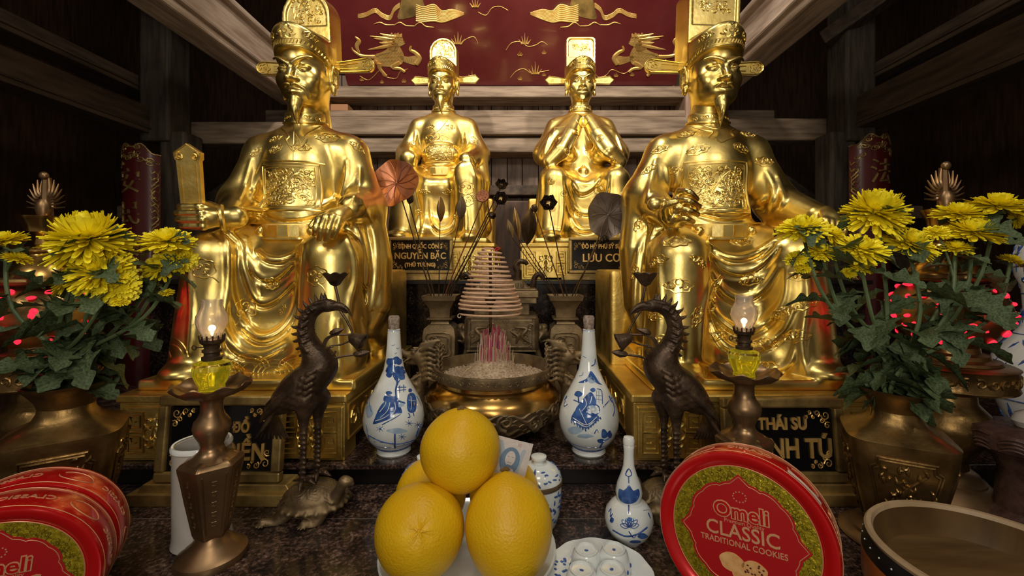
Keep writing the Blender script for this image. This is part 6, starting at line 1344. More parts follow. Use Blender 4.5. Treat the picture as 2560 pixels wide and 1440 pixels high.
# ------------------------------------------------------------------ cranes on tortoises
def crane(px0, mir, label):
    d = .93; k = d / FPX; base = Vector(((px0 - VX) / FPX * d, d, ZT)); root = thing('crane_on_tortoise', base, label, 'ornament', None)
    W = lambda x, y, yy=0: ((x - 790) * k, yy, (1279.6 - y) * k)          # left crane facing right, own frame
    f = Field((-.135, -.075, .06), (.105, .075, .475), .0018)
    f.ell(W(757, 965), (.068, .040, .040), .02, rot=(0, -38, 0)); f.ell(W(800, 912), (.034, .030, .040), .02); f.ell(W(715, 1000), (.040, .030, .022), .02, rot=(0, -38, 0))
    neck = cat_([W(805, 915), W(785, 880), W(768, 845), W(765, 815), W(776, 785), W(798, 768), W(818, 764)], 5)
    f.chain([tuple(p) for p in neck], [.030, .024, .019, .0165, .0155, .014, .013], .012)
    f.ell(W(822, 764), (.017, .012, .0125), .006)
    f.chain([tuple(p) for p in cat_([W(834, 762), W(852, 764), W(868, 774), W(879, 791)], 4)], [.0085, .0065, .0045, .0012], .003)
    f.chain([tuple(p) for p in cat_([W(832, 771), W(850, 773), W(866, 783)], 4)], [.0055, .0040, .0016], .002)
    for s in (-1, 1):
        f.ell(W(824, 760, s * .0105), (.0042, .003, .0038), .002); f.chain([W(838, 756, s * .008), W(820, 752, s * .010), W(795, 758, s * .012), W(780, 772, s * .012)], [.002, .0034, .003, .001], .002)
        # wings: overlapping rows of feathers
        for r_ in range(5):
            for i in range(7 - r_):
                t = (i + .4 * r_) / 7; x, y = np.interp(t, [0, 1], [806, 700]) + 3 * r_, np.interp(t, [0, 1], [925, 1000]) + 11 * r_ - 8
                yy = s * (.040 - .0035 * abs(r_ - 1.5) - .010 * t)
                f.chain([W(x, y, yy * .93), W(x - 15, y + 9, yy), W(x - 30, y + 17, yy * .88)], [.0045, .0060, .0020], .0018)
        for i in range(6): f.chain([tuple(p) for p in cat_([W(760 - 6 * i, 955 + 6 * i, s * .034), W(720 - 6 * i, 985 + 7 * i, s * .034), W(680 - 3 * i, 1003 + 9 * i, s * .022)], 3)], [.006, .0065, .0020], .002)
        # legs
        lx = 768 if s < 0 else 786
        f.chain([W(lx + 4, 1000, s * .014), W(lx, 1050, s * .015)], [.024, .009], .01)
        for i in range(5): f.chain([W(lx - 14 + 7 * i, 1000, s * .018), W(lx - 8 + 4 * i, 1062 + 5 * (i % 2), s * .016)], [.006, .0022], .002)
        f.chain([W(lx, 1050, s * .015), W(lx + 1, 1110, s * .016), W(lx - 3, 1190, s * .016)], [.0072, .0060, .0062], .004)
        for i in range(9): f.chain([W(lx - 7, 1075 + 12 * i, s * .016 - .004), W(lx + 6, 1075 + 12 * i, s * .016 - .004)], .0030, .0012)
        for a in (-70, -10, 45): f.chain([W(lx - 3, 1188, s * .016), tuple(Vector(W(lx - 3, 1192, s * .016)) + Vector((.020 * math.cos(R(a)) , s * .002 + .020 * math.sin(R(a)), .002))), tuple(Vector(W(lx - 3, 1198, s * .016)) + Vector((.034 * math.cos(R(a)), s * .003 + .034 * math.sin(R(a)), 0)))], [.005, .0055, .0015], .002)
        f.chain([W(lx - 3, 1188, s * .016), W(lx - 26, 1192, s * .018)], [.005, .0015], .002)
    for i in range(13):   # spikes down the back of the neck
        t = i / 12; p = neck[min(len(neck) - 2, int((1 - t * .86) * (len(neck) - 1)))]; q = neck[min(len(neck) - 1, int((1 - t * .86) * (len(neck) - 1)) + 1)]; n = (Vector(q) - Vector(p)).cross(Vector((0, 1, 0))).normalized(); n = n if n.x < 0 else -n
        r_ = .016 + .009 * t; f.chain([tuple(p + n * (r_ - .004)), tuple(p + n * (r_ + .006)), tuple(p + n * (r_ + .011) + Vector((0, 0, .003)))], [.0050, .0030, .0009], .002)
    for i in range(16):   # curled neck plumage
        t = i / 15; p = neck[int(t * (len(neck) - 8))]; rr_ = .027 - .011 * t
        for s in (-1, 1): f.chain([tuple(p + Vector((.6 * rr_, s * rr_ * .75, .006))), tuple(p + Vector((0, s * rr_ * 1.02, 0))), tuple(p + Vector((-.5 * rr_, s * rr_ * .85, .008)))], [.0012, .0036, .0012], .0015)
    for i in range(9): f.chain([tuple(p) for p in cat_([W(705, 1000 + 2 * i, .006 * (i - 4) * .8), W(688 - 2 * i, 1040, .008 * (i - 4) * .7), W(662 + 5 * i, 1080 + 4 * i, .008 * (i - 4))], 4)], [.009, .0065, .0022], .002)
    V, Q = f.mesh(1); Vm = V.copy()
    if mir: Vm[:, 0] *= -1; Q = Q[:, ::-1]
    mesh_obj('crane_body', Vm + np.array(base), Q, BRONZED, root)
    def put(mb, nm, m_, par=root):
        mb.v = [((-x if mir else x) + base.x, y + base.y, z + base.z) for x, y, z in mb.v]
        if mir: mb.f = [t[::-1] for t in mb.f]
        return mb.build(nm, m_, par)
    mb = MB(); mb.tube(cat_([W(838, 716), W(846, 750), W(850, 775), W(866, 800), W(880, 830), W(874, 836), W(838, 838), W(818, 850), W(808, 878)], 5), [.0030, .0030, .0024, .0022, .0022], 7)
    mb.tube(cat_([W(808, 890), W(826, 866), W(850, 862), W(876, 852)], 5), .0022, 6); mb.tube(cat_([W(820, 905), W(850, 892), W(892, 886)], 4), .0026, 6); mb.tube(cat_([W(806, 880), W(812, 850), W(830, 838)], 4), .0022, 6); mb.tube([Vector(W(832 + 9 * math.cos(a), 876 + 10 * math.sin(a), -.004)) for a in np.linspace(0, 5, 12)], .0020, 6)
    st = put(mb, 'lotus_stem', BRONZED)
    mb = MB(); mb.lathe([(.003, 0), (.010, .004), (.019, .016), (.027, .026), (.0255, .0265), (.017, .018), (.006, .008)], W(838, 716), 40, shape=lambda a, z, t: (1 + .12 * abs(math.sin(4 * a)) * t, .004 * abs(math.sin(4 * a)) * (1 if .3 < t < .8 else 0))); put(mb, 'lotus_candle_cup', BRONZED)
    for (x, y, L, a) in ((842, 828, .018, -20), (903, 883, .020, -10)):
        mb = MB(); M_ = Matrix.Translation(W(x, y)) @ Matrix.Rotation(R(90 + a), 4, 'Y'); mb.lathe([(0, -L), (L * .28, -L * .7), (L * .42, -L * .1), (L * .25, L * .5), (0, L)], (0, 0, 0), 14, shape=lambda q, z, t: 1 + .12 * math.cos(5 * q)); mb.v = [tuple(M_ @ Vector(v)) for v in mb.v]; put(mb, 'lotus_bud', BRONZED)
    mb = MB(); M_ = Matrix.Translation(W(888, 848)) @ Matrix.Rotation(R(115), 4, 'Y'); mb.lathe([(.003, -.016), (.011, -.008), (.014, .004), (.019, .018), (.017, .018), (.010, .004), (0, 0)], (0, 0, 0), 30, shape=lambda q, z, t: 1 + .22 * t * abs(math.sin(2.5 * q))); mb.v = [tuple(M_ @ Vector(v)) for v in mb.v]; put(mb, 'lotus_flower', BRONZED)
    # tortoise
    f = Field((-.125, -.11, 0), (.115, .10, .13), .0021); sh = Vector(W(785, 1238)); 
    f.ell(tuple(sh), (.062, .050, .030), .006); f.ell(tuple(sh - Vector((0, 0, .012))), (.070, .057, .013), .006); f.ell(tuple(sh - Vector((0, 0, .018))), (.056, .046, .016), .01)
    for a in range(22): q = a * 2 * math.pi / 22; f.cone(tuple(sh + Vector((.060 * math.cos(q), .048 * math.sin(q), -.008))), tuple(sh + Vector((.069 * math.cos(q), .056 * math.sin(q), -.013))), .0042, .0050, .0015)
    for cx_, cy_ in ((0, 0), (-.032, 0), (.032, 0), (-.016, .028), (.016, .028), (-.016, -.028), (.016, -.028), (-.045, -.022), (.045, -.022)):
        for s_ in (1.0, .62, .28):
            P = []
            for i in range(7): q = i * math.pi / 3; x, y = cx_ + .0165 * s_ * math.cos(q), cy_ + .0155 * s_ * math.sin(q); z = .030 * math.sqrt(max(0, 1 - (x / .062) ** 2 - (y / .050) ** 2)); P.append((sh.x + x, sh.y + y, sh.z + z + .0004))
            f.chain(P, .0016, .001)
    f.chain([tuple(v) for v in cat_([tuple(sh + Vector((.050, -.012, -.008))), W(845, 1238, -.020), W(858, 1212, -.022), W(872, 1190, -.024)], 4)], [.015, .012, .010, .012], .006)
    f.ell(W(877, 1189, -.024), (.015, .010, .009), .004); f.chain([W(886, 1192, -.024), W(892, 1196, -.024)], [.006, .004], .003)
    for s_, yy in ((1, -.018), (1, -.030)): f.ell(W(880, 1184, yy), (.003, .003, .003), .001)
    for x, y, yy, tx, ty, ty2 in ((820, 1256, -.035, 792, 1308, -.055), (735, 1262, -.030, 690, 1300, -.050), (830, 1256, .030, 850, 1276, .050), (745, 1262, .030, 720, 1276, .050)):
        f.chain([tuple(v) for v in cat_([W(x, y, yy), tuple(Vector(W((x + tx) / 2 + 4, (y + ty) / 2 - 2, (yy + ty2) / 2))), (W(tx, ty, ty2)[0], ty2, .007)], 3)], [.016, .013, .008], .005)
        for i in range(4): b = Vector((W(tx, ty, ty2)[0], ty2, .005)); q = R(-150 + 30 * i) if ty2 < 0 else R(60 + 30 * i); f.chain([tuple(b), tuple(b + Vector((.014 * math.cos(q), .014 * math.sin(q), -.002)))], [.004, .0018], .002)
    f.chain([tuple(v) for v in cat_([W(722, 1250), W(705, 1255), W(712, 1240)], 3)], [.008, .005, .002], .003)
    V, Q = f.mesh(1); V[:, 2] = np.maximum(V[:, 2], .0004)
    if mir: V[:, 0] *= -1; Q = Q[:, ::-1]
    mesh_obj('tortoise', V + np.array(base), Q, BRONZEG, root)
crane(790, False, 'dark bronze crane standing on a tortoise, facing right, left of the burner'); crane(1662, True, 'dark bronze crane standing on a tortoise, facing left, right of the burner')

# ------------------------------------------------------------------ candlesticks and oil lamps
GLASS = mat('smoky_glass', (.86, .82, .76), .07, 0, trans=.86, ior=1.35); OIL = mat('yellow_oil', (.80, .70, .05), .05, 0, trans=.85, ior=1.2, emit=(.5, .42, .02), estr=.12); GLY = mat('tinted_glass', (.86, .88, .55), .05, 0, trans=1, ior=1.3)
FLAME = mat('flame', (1, .8, .6), .5, emit=(1, .70, .45), estr=3)
def candlestick(px, d, s, label):
    c = Vector(((px - VX) / FPX * d, d, ZT)); root = thing('bronze_candlestick', c, label, 'candlestick', None)
    mb = MB(); mb.lathe([(0, 0), (.056, 0), (.0575, .005), (.056, .012), (.048, .017), (.044, .022), (.034, .030), (.026, .040), (.0235, .048)], c, 56); mb.build('base', BRAS, root)
    hexa = lambda a, z, t: 1 / max(math.cos(((a + .35) % (math.pi / 3)) - math.pi / 6), .1) * .90
    mb = MB(); mb.lathe([(.026, .044), (.029, .052), (.033, .075), (.040, .115), (.0455, .150), (.0495, .170), (.050, .176), (.046, .181), (.034, .187)], c, 96, shape=hexa); mb.build('hexagonal_body', BRAS, root)
    mb = MB()
    for i in range(6):
        for e in (-1, 1):
            P = []
            for z, r_ in ((.056, .029), (.075, .033), (.115, .040), (.150, .0455), (.166, .049)):
                a = -.35 + math.pi / 3 * i + math.pi / 6 + e * .38; q = hexa(a, 0, 0); P.append(c + Vector((r_ * q * math.cos(a), r_ * q * math.sin(a), z)))
            mb.tube(P, .0014, 5)
        a = -.35 + math.pi / 3 * i + math.pi / 6; dd = Vector((math.cos(a), math.sin(a), 0)); t = Vector((-dd.y, dd.x, 0))
        for j in range(5):
            z = .076 + .019 * j; r_ = float(np.interp(z, [.056, .075, .115, .150, .17], [.029, .033, .040, .0455, .0495])) * .905
            for q in ((-.4, .2, .5, .2), (0, .5, 0, -.5), (-.4, -.3, .3, -.4)): mb.tube([c + dd * r_ + t * q[0] * .008 + Vector((0, 0, z + q[1] * .012)), c + dd * r_ + t * q[2] * .008 + Vector((0, 0, z + q[3] * .012))], .0011, 4)
    mb.build('raised_characters', BRAS, root)
    mb = MB(); mb.lathe([(.040, .183), (.028, .190), (.020, .198), (.018, .206), (.021, .216), (.028, .230), (.030, .240), (.028, .250), (.021, .260), (.018, .268), (.0175, .285), (.021, .292), (.030, .298), (.034, .302)], c, 48); mb.build('neck', BRAS, root)
    mb = MB(); n = 96; sh = lambda a, z, t: (1 + .05 * abs(math.sin(4.5 * a)) * t, .0045 * math.cos(9 * a) * t ** 2)
    mb.lathe([(.020, .293), (.036, .297), (.050, .303), (.060, .313), (.0615, .318), (.0600, .3185)], c, n, shape=sh, cap=False); mb.lathe([(.0600, .3185), (.0585, .314), (.048, .306), (.034, .301), (0, .300)], c, n, shape=lambda a, z, t: sh(a, z, 1 - t), cap=False); mb.build('scalloped_dish', BRAS, root)
    if s != 1: 
        for o in root.children: o.scale = (s, s, 1)
    lz = c + Vector((0, 0, .301)); rl = thing('oil_lamp', lz, label.replace('bronze candlestick', 'glass oil lamp').replace('tall ', 'small ') + ', lit', 'oil lamp', None)
    mb = MB(); mb.lathe([(0, .000), (.019, .000), (.021, .004), (.0195, .014), (.024, .022), (.0285, .034), (.0300, .046), (.0280, .055), (.018, .060), (.012, .0605)], lz, 40, cap=True, shape=lambda a, z, t: 1 + .03 * math.cos(16 * a) * (1 if .2 < t < .7 else 0)); mb.build('glass_font', GLY, rl)
    mb = MB(); mb.lathe([(0, .006), (.0170, .006), (.0178, .014), (.0222, .023), (.0260, .034), (.0270, .042), (0, .0422)], lz, 32); mb.build('oil', OIL, rl)
    mb = MB(); mb.lathe([(.012, .0585), (.0160, .060), (.0165, .066), (.0125, .068), (.0125, .073), (.0155, .075), (.0155, .079), (.0120, .081), (.0135, .088), (.0185, .092), (.0195, .098), (.0150, .099), (.006, .099)], lz, 32); b_ = mb.build('burner', BRONZED, rl)
    mb = MB()
    for i in range(14): a = i * 2 * math.pi / 14; mb.tube([lz + Vector((.0185 * math.cos(a), .0185 * math.sin(a), .095)), lz + Vector((.0200 * math.cos(a), .0200 * math.sin(a), .106))], .0014, 5)
    mb.tube([lz + Vector((-.012, 0, .083)), lz + Vector((-.026, -.004, .083))], .0012, 5); mb.tube([lz + Vector((-.029 + .004 * math.cos(a), -.005, .083 + .004 * math.sin(a))) for a in np.linspace(0, 6.28, 12)], .0010, 5); mb.build('prongs_and_knob', BRONZED, b_)
    mb = MB(); pr_ = [(.0150, .100), (.0165, .108), (.0230, .120), (.0255, .130), (.0245, .141), (.0190, .152), (.0165, .160), (.0170, .170)]; mb.lathe(pr_ + [(r_ - .0009, z) for r_, z in pr_[::-1]], lz, 40, closed=True, cap=False); mb.build('glass_chimney', GLASS, rl)
    mb = MB(); mb.lathe([(0, .103), (.0022, .106), (.0030, .110), (.0016, .116), (0, .121)], lz, 12); mb.build('flame', FLAME, rl)
    l = bpy.data.lights.new('flame_light', 'POINT'); l.energy = .05; l.color = (1, .6, .3); l.shadow_soft_size = .006; o = bpy.data.objects.new('flame_light', l); sc.collection.objects.link(o); o.location = lz + Vector((0, 0, .118))
candlestick(530, .785, 1.0, 'tall bronze candlestick with a scalloped dish, in front of the left plaque'); candlestick(1860, .885, 1.08, 'tall bronze candlestick with a scalloped dish, behind the right cookie tin')
# ------------------------------------------------------------------ flower vases with chrysanthemums
PET = mat('yellow_petals', (1.0, .76, .010), .5, 0, sss=.25, col2=(1.0, .92, .04), vscale=60); PETD = PET
LEAF = mat('leaf', (.030, .055, .020), .42, 0, col2=(.115, .160, .070), vscale=22, bump=.5, bscale=140); STEM = mat('green_stem', (.07, .12, .045), .5, col2=(.12, .16, .07), vscale=30)
VB = mat('brown_bronze_vase', (.13, .075, .026), .34, .85, col2=(.34, .21, .075), vscale=14, rvar=.12, bump=.45, bscale=70)
def flower_vase(px, d, s, rot, label):
    c = Vector(((px - VX) / FPX * d, d, ZT)); root = thing('flower_vase', c, label, 'vase', None)
    sq = lambda a, z, t: ((abs(math.cos(a - rot)) ** 5 + abs(math.sin(a - rot)) ** 5) ** -.2)
    mb = MB(); mb.lathe([(x * s, y * s) for x, y in ((0, 0), (.092, 0), (.095, .004), (.092, .009), (.076, .016), (.074, .022), (.062, .027), (.052, .034))], c, 64); mb.build('foot', BRAS, root)
    pf = [(.050, .030), (.058, .060), (.070, .110), (.0795, .160), (.0845, .195), (.0865, .216)]
    mb = MB(); mb.lathe([(x * s, y * s) for x, y in pf + [(.0845, .2175), (.062, .230), (.048, .241), (.041, .254), (.040, .265)]], c, 96, shape=lambda a, z, t: 1 + (sq(a, z, t) - 1) * (1 - max(0, t - .64) / .36) ** 1.0); body = mb.build('body', VB, root)
    mb = MB(); mb.lathe([(x * s, y * s) for x, y in ((.040, .262), (.044, .275), (.054, .290), (.0630, .302), (.0640, .306), (.0600, .307), (.050, .292), (.038, .272), (0, .268))], c, 64, cap=False); mb.build('neck', VB, root)
    mb = MB(); rr = random.Random(int(px)); fz = lambda z: float(np.interp(z, [p[1] for p in pf], [p[0] for p in pf]))
    for q4 in range(4):
        a0 = rot + q4 * math.pi / 2
        def P3(u, z, off=0):
            a = a0 + u * .62; r_ = fz(z) * sq(a, 0, 0) * s + off; return c + Vector((r_ * math.cos(a), r_ * math.sin(a), z * s))
        ring = [(-.8, .055), (.8, .055), (.95, .170), (.80, .176), (.78, .190), (-.78, .190), (-.80, .176), (-.95, .170)]
        for e in (1, .92): 
            L = []
            for i in range(len(ring)):
                a, b = ring[i], ring[(i + 1) % len(ring)]
                for t in np.linspace(0, 1, 8)[:-1]: L.append(P3((a[0] + (b[0] - a[0]) * t) * e, .12 + ((a[1] + (b[1] - a[1]) * t) - .12) * e, .001))
            mb.tube(L, .0020 * s, 5, closed=True)
        mb.tube(cat_([P3(-.5, .075, .001), P3(-.1, .115, .003), P3(.1, .14, .003), P3(.55, .165, .001)], 5), [.002, .0045, .003, .002], 6)
        for i in range(46):
            u, z = rr.uniform(-.75, .78), rr.uniform(.065, .180); b = rr.uniform(0, 6); p0, p1, p2, p3 = P3(u, z, .0005), P3(u + .07 * math.cos(b), z + .007 * math.sin(b), .0018), P3(u + .13 * math.cos(b + .3), z + .013 * math.sin(b + .3), .0018), P3(u + .18 * math.cos(b + .6), z + .016 * math.sin(b + .6), .0005); mb.tube(cat_([p0, p1, p2, p3], 3), [.0012, .0034, .0030, .0010], 8)
    mb.build('leaf_relief', VB, body)
    return c + Vector((0, 0, .30 * s))
def bloom_mesh(seed, lush):
    rr = random.Random(seed); mb = MB(); big = lush > 1; nl = 12 if big else 8
    for k in range(nl):
        t = k / (nl - 1); n_ = int((52 if big else 40) * (1 - .62 * t)); el = R(-42 + 118 * t ** .80) if big else R(-24 + 98 * t ** .9); L = (1 - .50 * t) if big else (1 - .55 * t)
        for i in range(n_):
            a = 2 * math.pi * (i + .5 * (k % 2)) / n_ + rr.uniform(-.10, .10); e = el + rr.uniform(-.17, .17); l = L * rr.uniform(.80, 1.06); w_ = (.066 if big else .082) * rr.uniform(.85, 1.2) * (1 - .25 * t)
            dr = Vector((math.cos(a), math.sin(a), 0)); sd = Vector((-math.sin(a), math.cos(a), 0)); curl = rr.uniform(.15, .45); tw = rr.uniform(-.4, .4); r0 = .10; pts = []
            for j in range(6):
                u = j / 5; ee = e + curl * (u - .2) * (1.6 if t > .45 else .5); p = dr * (r0 * (1 - t) + l * u * math.cos(ee)) + Vector((0, 0, l * u * math.sin(ee) + .05 + (.16 if big else .05) * t))
                ww = w_ * (.40, .70, .95, 1.12, 1.15, .72)[j]; s2 = sd * math.cos(tw * u) + Vector((0, 0, 1)) * math.sin(tw * u); nn = dr * -math.sin(e) + Vector((0, 0, math.cos(e)))
                pts.append((p - s2 * ww + nn * ww * .35, p - nn * ww * .15, p + s2 * ww + nn * ww * .35))
            V = [q for tri in pts for q in tri]; F = []
            for j in range(5):
                b_ = j * 3; F += [(b_, b_ + 1, b_ + 4, b_ + 3), (b_ + 1, b_ + 2, b_ + 5, b_ + 4)]
            mb.add(V, F)
    me = bpy.data.meshes.new('petals'); me.from_pydata([tuple(v) for v in mb.v], [], mb.f); me.materials.append(PET); me.polygons.foreach_set('use_smooth', [True] * len(me.polygons)); return me
BL = {1: [bloom_mesh(i, 1) for i in range(3)], 2: [bloom_mesh(10 + i, 2) for i in range(2)]}
def leaf_mesh(seed):
    rr = random.Random(seed); V = []; F = []; n = 36; m = 6
    prof = lambda u: (.30 * math.sin(math.pi * u ** .72) ** .7) * (1 + .36 * math.sin(u * 21 + seed) + .10 * math.sin(u * 47)) * (.35 + .65 * min(1, u * 2.3)) + .012
    cu, rl = rr.uniform(.25, .75), rr.uniform(-.3, .3)
    for i in range(n + 1):
        u = i / n
        for j in range(m + 1):
            v = (j / m - .5) * 2; w_ = prof(u); z = -cu * u * u * .8 + .35 * abs(v) * w_ - .03 * math.cos(14 * u) * abs(v) + rl * v * w_; V.append((u * .98 + .10 * abs(v) * u * (1 - u) * 3 * .6, v * w_, z))
    for i in range(n):
        for j in range(m): F.append((i * (m + 1) + j, (i + 1) * (m + 1) + j, (i + 1) * (m + 1) + j + 1, i * (m + 1) + j + 1))
    me = bpy.data.meshes.new('leaf'); me.from_pydata(V, [], F); me.materials.append(LEAF); me.polygons.foreach_set('use_smooth', [True] * len(F)); return me
LV = [leaf_mesh(i) for i in range(6)]
def link(name, me, parent, M):
    o = bpy.data.objects.new(name, me); sc.collection.objects.link(o); o.parent = parent; o.matrix_parent_inverse = Matrix.Identity(4); o.matrix_local = Matrix.Translation(-parent.location) @ M; return o
def chrys(mouth, px, py, d, r_, lush, ax, label, seed, leaves=17, group='yellow chrysanthemums in the vases', extra=(), bow=.0, lsize=.064):
    rr = random.Random(seed); tip = at(px, py, d); ax = Vector(ax).normalized(); base = mouth + Vector((rr.uniform(-.02, .02), rr.uniform(-.02, .02), -.02)); root = thing('chrysanthemum', base, label, 'flower')
    P = cat_([base, base + Vector((rr.uniform(-.01, .01), rr.uniform(-.01, .01), .06)), base.lerp(tip, .55) + Vector((bow, -.01, 0)), tip - ax * r_ * .35, tip], 6)
    mb = MB(); mb.tube(P, [.0042, .0036, .0026], 7); mb.build('stem', STEM, root)
    q = ax.to_track_quat('Z', 'Y').to_matrix().to_4x4()
    link('bloom', rr.choice(BL[lush]), root, Matrix.Translation(tip - ax * r_ * (.25 if lush == 1 else .45)) @ q @ Matrix.Rotation(rr.uniform(0, 6), 4, 'Z') @ Matrix.Diagonal((r_, r_, r_ * (.75 if lush == 1 else 1.0), 1)))
    mb = MB(); mb.lathe([(0, -.30 * r_), (.12 * r_, -.26 * r_), (.20 * r_, -.1 * r_), (.12 * r_, 0)], (0, 0, 0), 12); mb.v = [tuple((Matrix.Translation(tip - ax * r_ * .22) @ q) @ Vector(v)) for v in mb.v]; mb.build('calyx', STEM, root)
    for (ex, ey, ed, er, eax) in extra:
        t2 = at(ex, ey, ed); ea = Vector(eax).normalized(); s0 = P[int(len(P) * .6)]; mb = MB(); mb.tube(cat_([s0, s0.lerp(t2, .5) + Vector((0, 0, .01)), t2 - ea * er * .3, t2], 4), [.0024, .0018], 6); mb.build('side_stem', STEM, root)
        link('bloom', rr.choice(BL[1]), root, Matrix.Translation(t2 - ea * er * .25) @ ea.to_track_quat('Z', 'Y').to_matrix().to_4x4() @ Matrix.Diagonal((er, er, er * .75, 1)))
    for i in range(leaves):
        t = .10 + .72 * (i + rr.uniform(0, .6)) / leaves; p = P[min(len(P) - 1, int(t * len(P)))]; a = i * 2.4 + rr.uniform(-.4, .4); s_ = lsize * rr.uniform(.75, 1.35) * (1.25 - .5 * t)
        M = Matrix.Translation(p) @ Matrix.Rotation(a, 4, 'Z') @ Matrix.Rotation(R(rr.uniform(-25, 30)), 4, 'Y') @ Matrix.Rotation(R(rr.uniform(-35, 35)), 4, 'X') @ Matrix.Diagonal((s_, s_, s_, 1)); link('leaf', rr.choice(LV), root, M)
mL = flower_vase(168, .835, 1.0, R(35), 'large brown bronze vase with a leaf panel, holding yellow chrysanthemums at the left')
mR = flower_vase(2238, .84, .96, R(-120), 'large brown bronze vase with a leaf panel, holding yellow chrysanthemums at the right')
up = (0, -.35, 1)
chrys(mL, 212, 562, .80, .070, 2, (0, -.25, 1), 'largest domed yellow chrysanthemum, highest in the left bouquet', 1, 18)
chrys(mL, 232, 652, .79, .056, 2, (.1, -.7, .8), 'yellow chrysanthemum directly below the largest domed one', 2, 14)
chrys(mL, 160, 690, .80, .036, 1, (-.5, -.6, .6), 'smaller yellow chrysanthemum at the lower left of the domed one', 3, 11)
chrys(mL, 285, 705, .80, .040, 1, (.5, -.7, .4), 'smaller yellow chrysanthemum at the lower right of the domed one', 4, 12, extra=((300, 748, .80, .016, (.3, -.3, .8)),))
chrys(mL, 415, 588, .88, .050, 1, (.1, -.3, 1), 'yellow chrysanthemum by the golden tablet hand, highest on the right of the left bouquet', 5, 14, bow=.03)
chrys(mL, 396, 656, .87, .040, 1, (-.1, -.8, .7), 'yellow chrysanthemum just below the one by the golden hand', 6, 12, extra=((414, 728, .87, .014, (0, -.4, 1)), (362, 665, .87, .014, (-.6, -.3, .5))), bow=.03)
chrys(mL, 455, 640, .89, .034, 1, (.8, -.4, .4), 'yellow chrysanthemum furthest right in the left bouquet, against the golden robe', 7, 11, bow=.04)
chrys(mL, 6, 592, .83, .035, 1, (-.2, -.3, 1), 'yellow chrysanthemum at the left edge of the view', 8, 16, extra=((50, 640, .83, .024, (.3, .2, 1)),), bow=-.03)
chrys(mR, 2198, 502, .86, .062, 2, (0, -.35, 1), 'highest yellow chrysanthemum in the middle of the right bouquet', 21, 17)
chrys(mR, 2005, 558, .86, .048, 1, (-.25, -.4, 1), 'leftmost yellow chrysanthemum of the right bouquet, against the golden sleeve', 22, 16, extra=((1990, 640, .86, .022, (-.4, -.4, .8)), (2010, 662, .86, .018, (-.5, -.4, .6))), bow=-.05)
chrys(mR, 2086, 578, .87, .034, 1, (.45, -.55, .7), 'yellow chrysanthemum second from the left in the right bouquet', 23, 12, bow=-.03)
chrys(mR, 2056, 622, .85, .030, 1, (-.1, -.45, 1), 'small flat yellow chrysanthemum below the second from the left', 24, 12, bow=-.03)
chrys(mR, 2155, 610, .83, .046, 1, (-.1, -.6, 1), 'yellow chrysanthemum directly below the highest of the right bouquet', 25, 14, extra=((2160, 660, .84, .022, (0, -.5, .8)), (2122, 678, .85, .014, (-.3, -.5, .8))), bow=-.01)
chrys(mR, 2285, 595, .85, .050, 1, (.2, -.6, .9), 'yellow chrysanthemum to the lower right of the highest one in the right bouquet', 26, 16, bow=.01)
chrys(mR, 2400, 522, .90, .046, 1, (0, -.25, 1), 'yellow chrysanthemum between the bronze finial and the right edge', 27, 12, bow=.02)
chrys(mR, 2500, 500, .90, .054, 1, (.1, -.25, 1), 'yellow chrysanthemum highest near the right edge', 28, 14, extra=((2548, 545, .90, .02, (.6, -.3, .2)),), bow=.03)
chrys(mR, 2438, 566, .86, .052, 1, (0, -.3, 1), 'flat yellow chrysanthemum below the highest one near the right edge', 29, 16, bow=.03)
chrys(mR, 2392, 612, .86, .028, 1, (0, -.3, 1), 'small yellow chrysanthemum under the flat one on the right', 30, 12, extra=((2340, 575, .88, .024, (-.3, -.4, .8)),), bow=.02)
chrys(mR, 2535, 645, .88, .022, 1, (.3, -.3, .8), 'tiny yellow chrysanthemum low at the right edge', 31, 12, bow=.04)

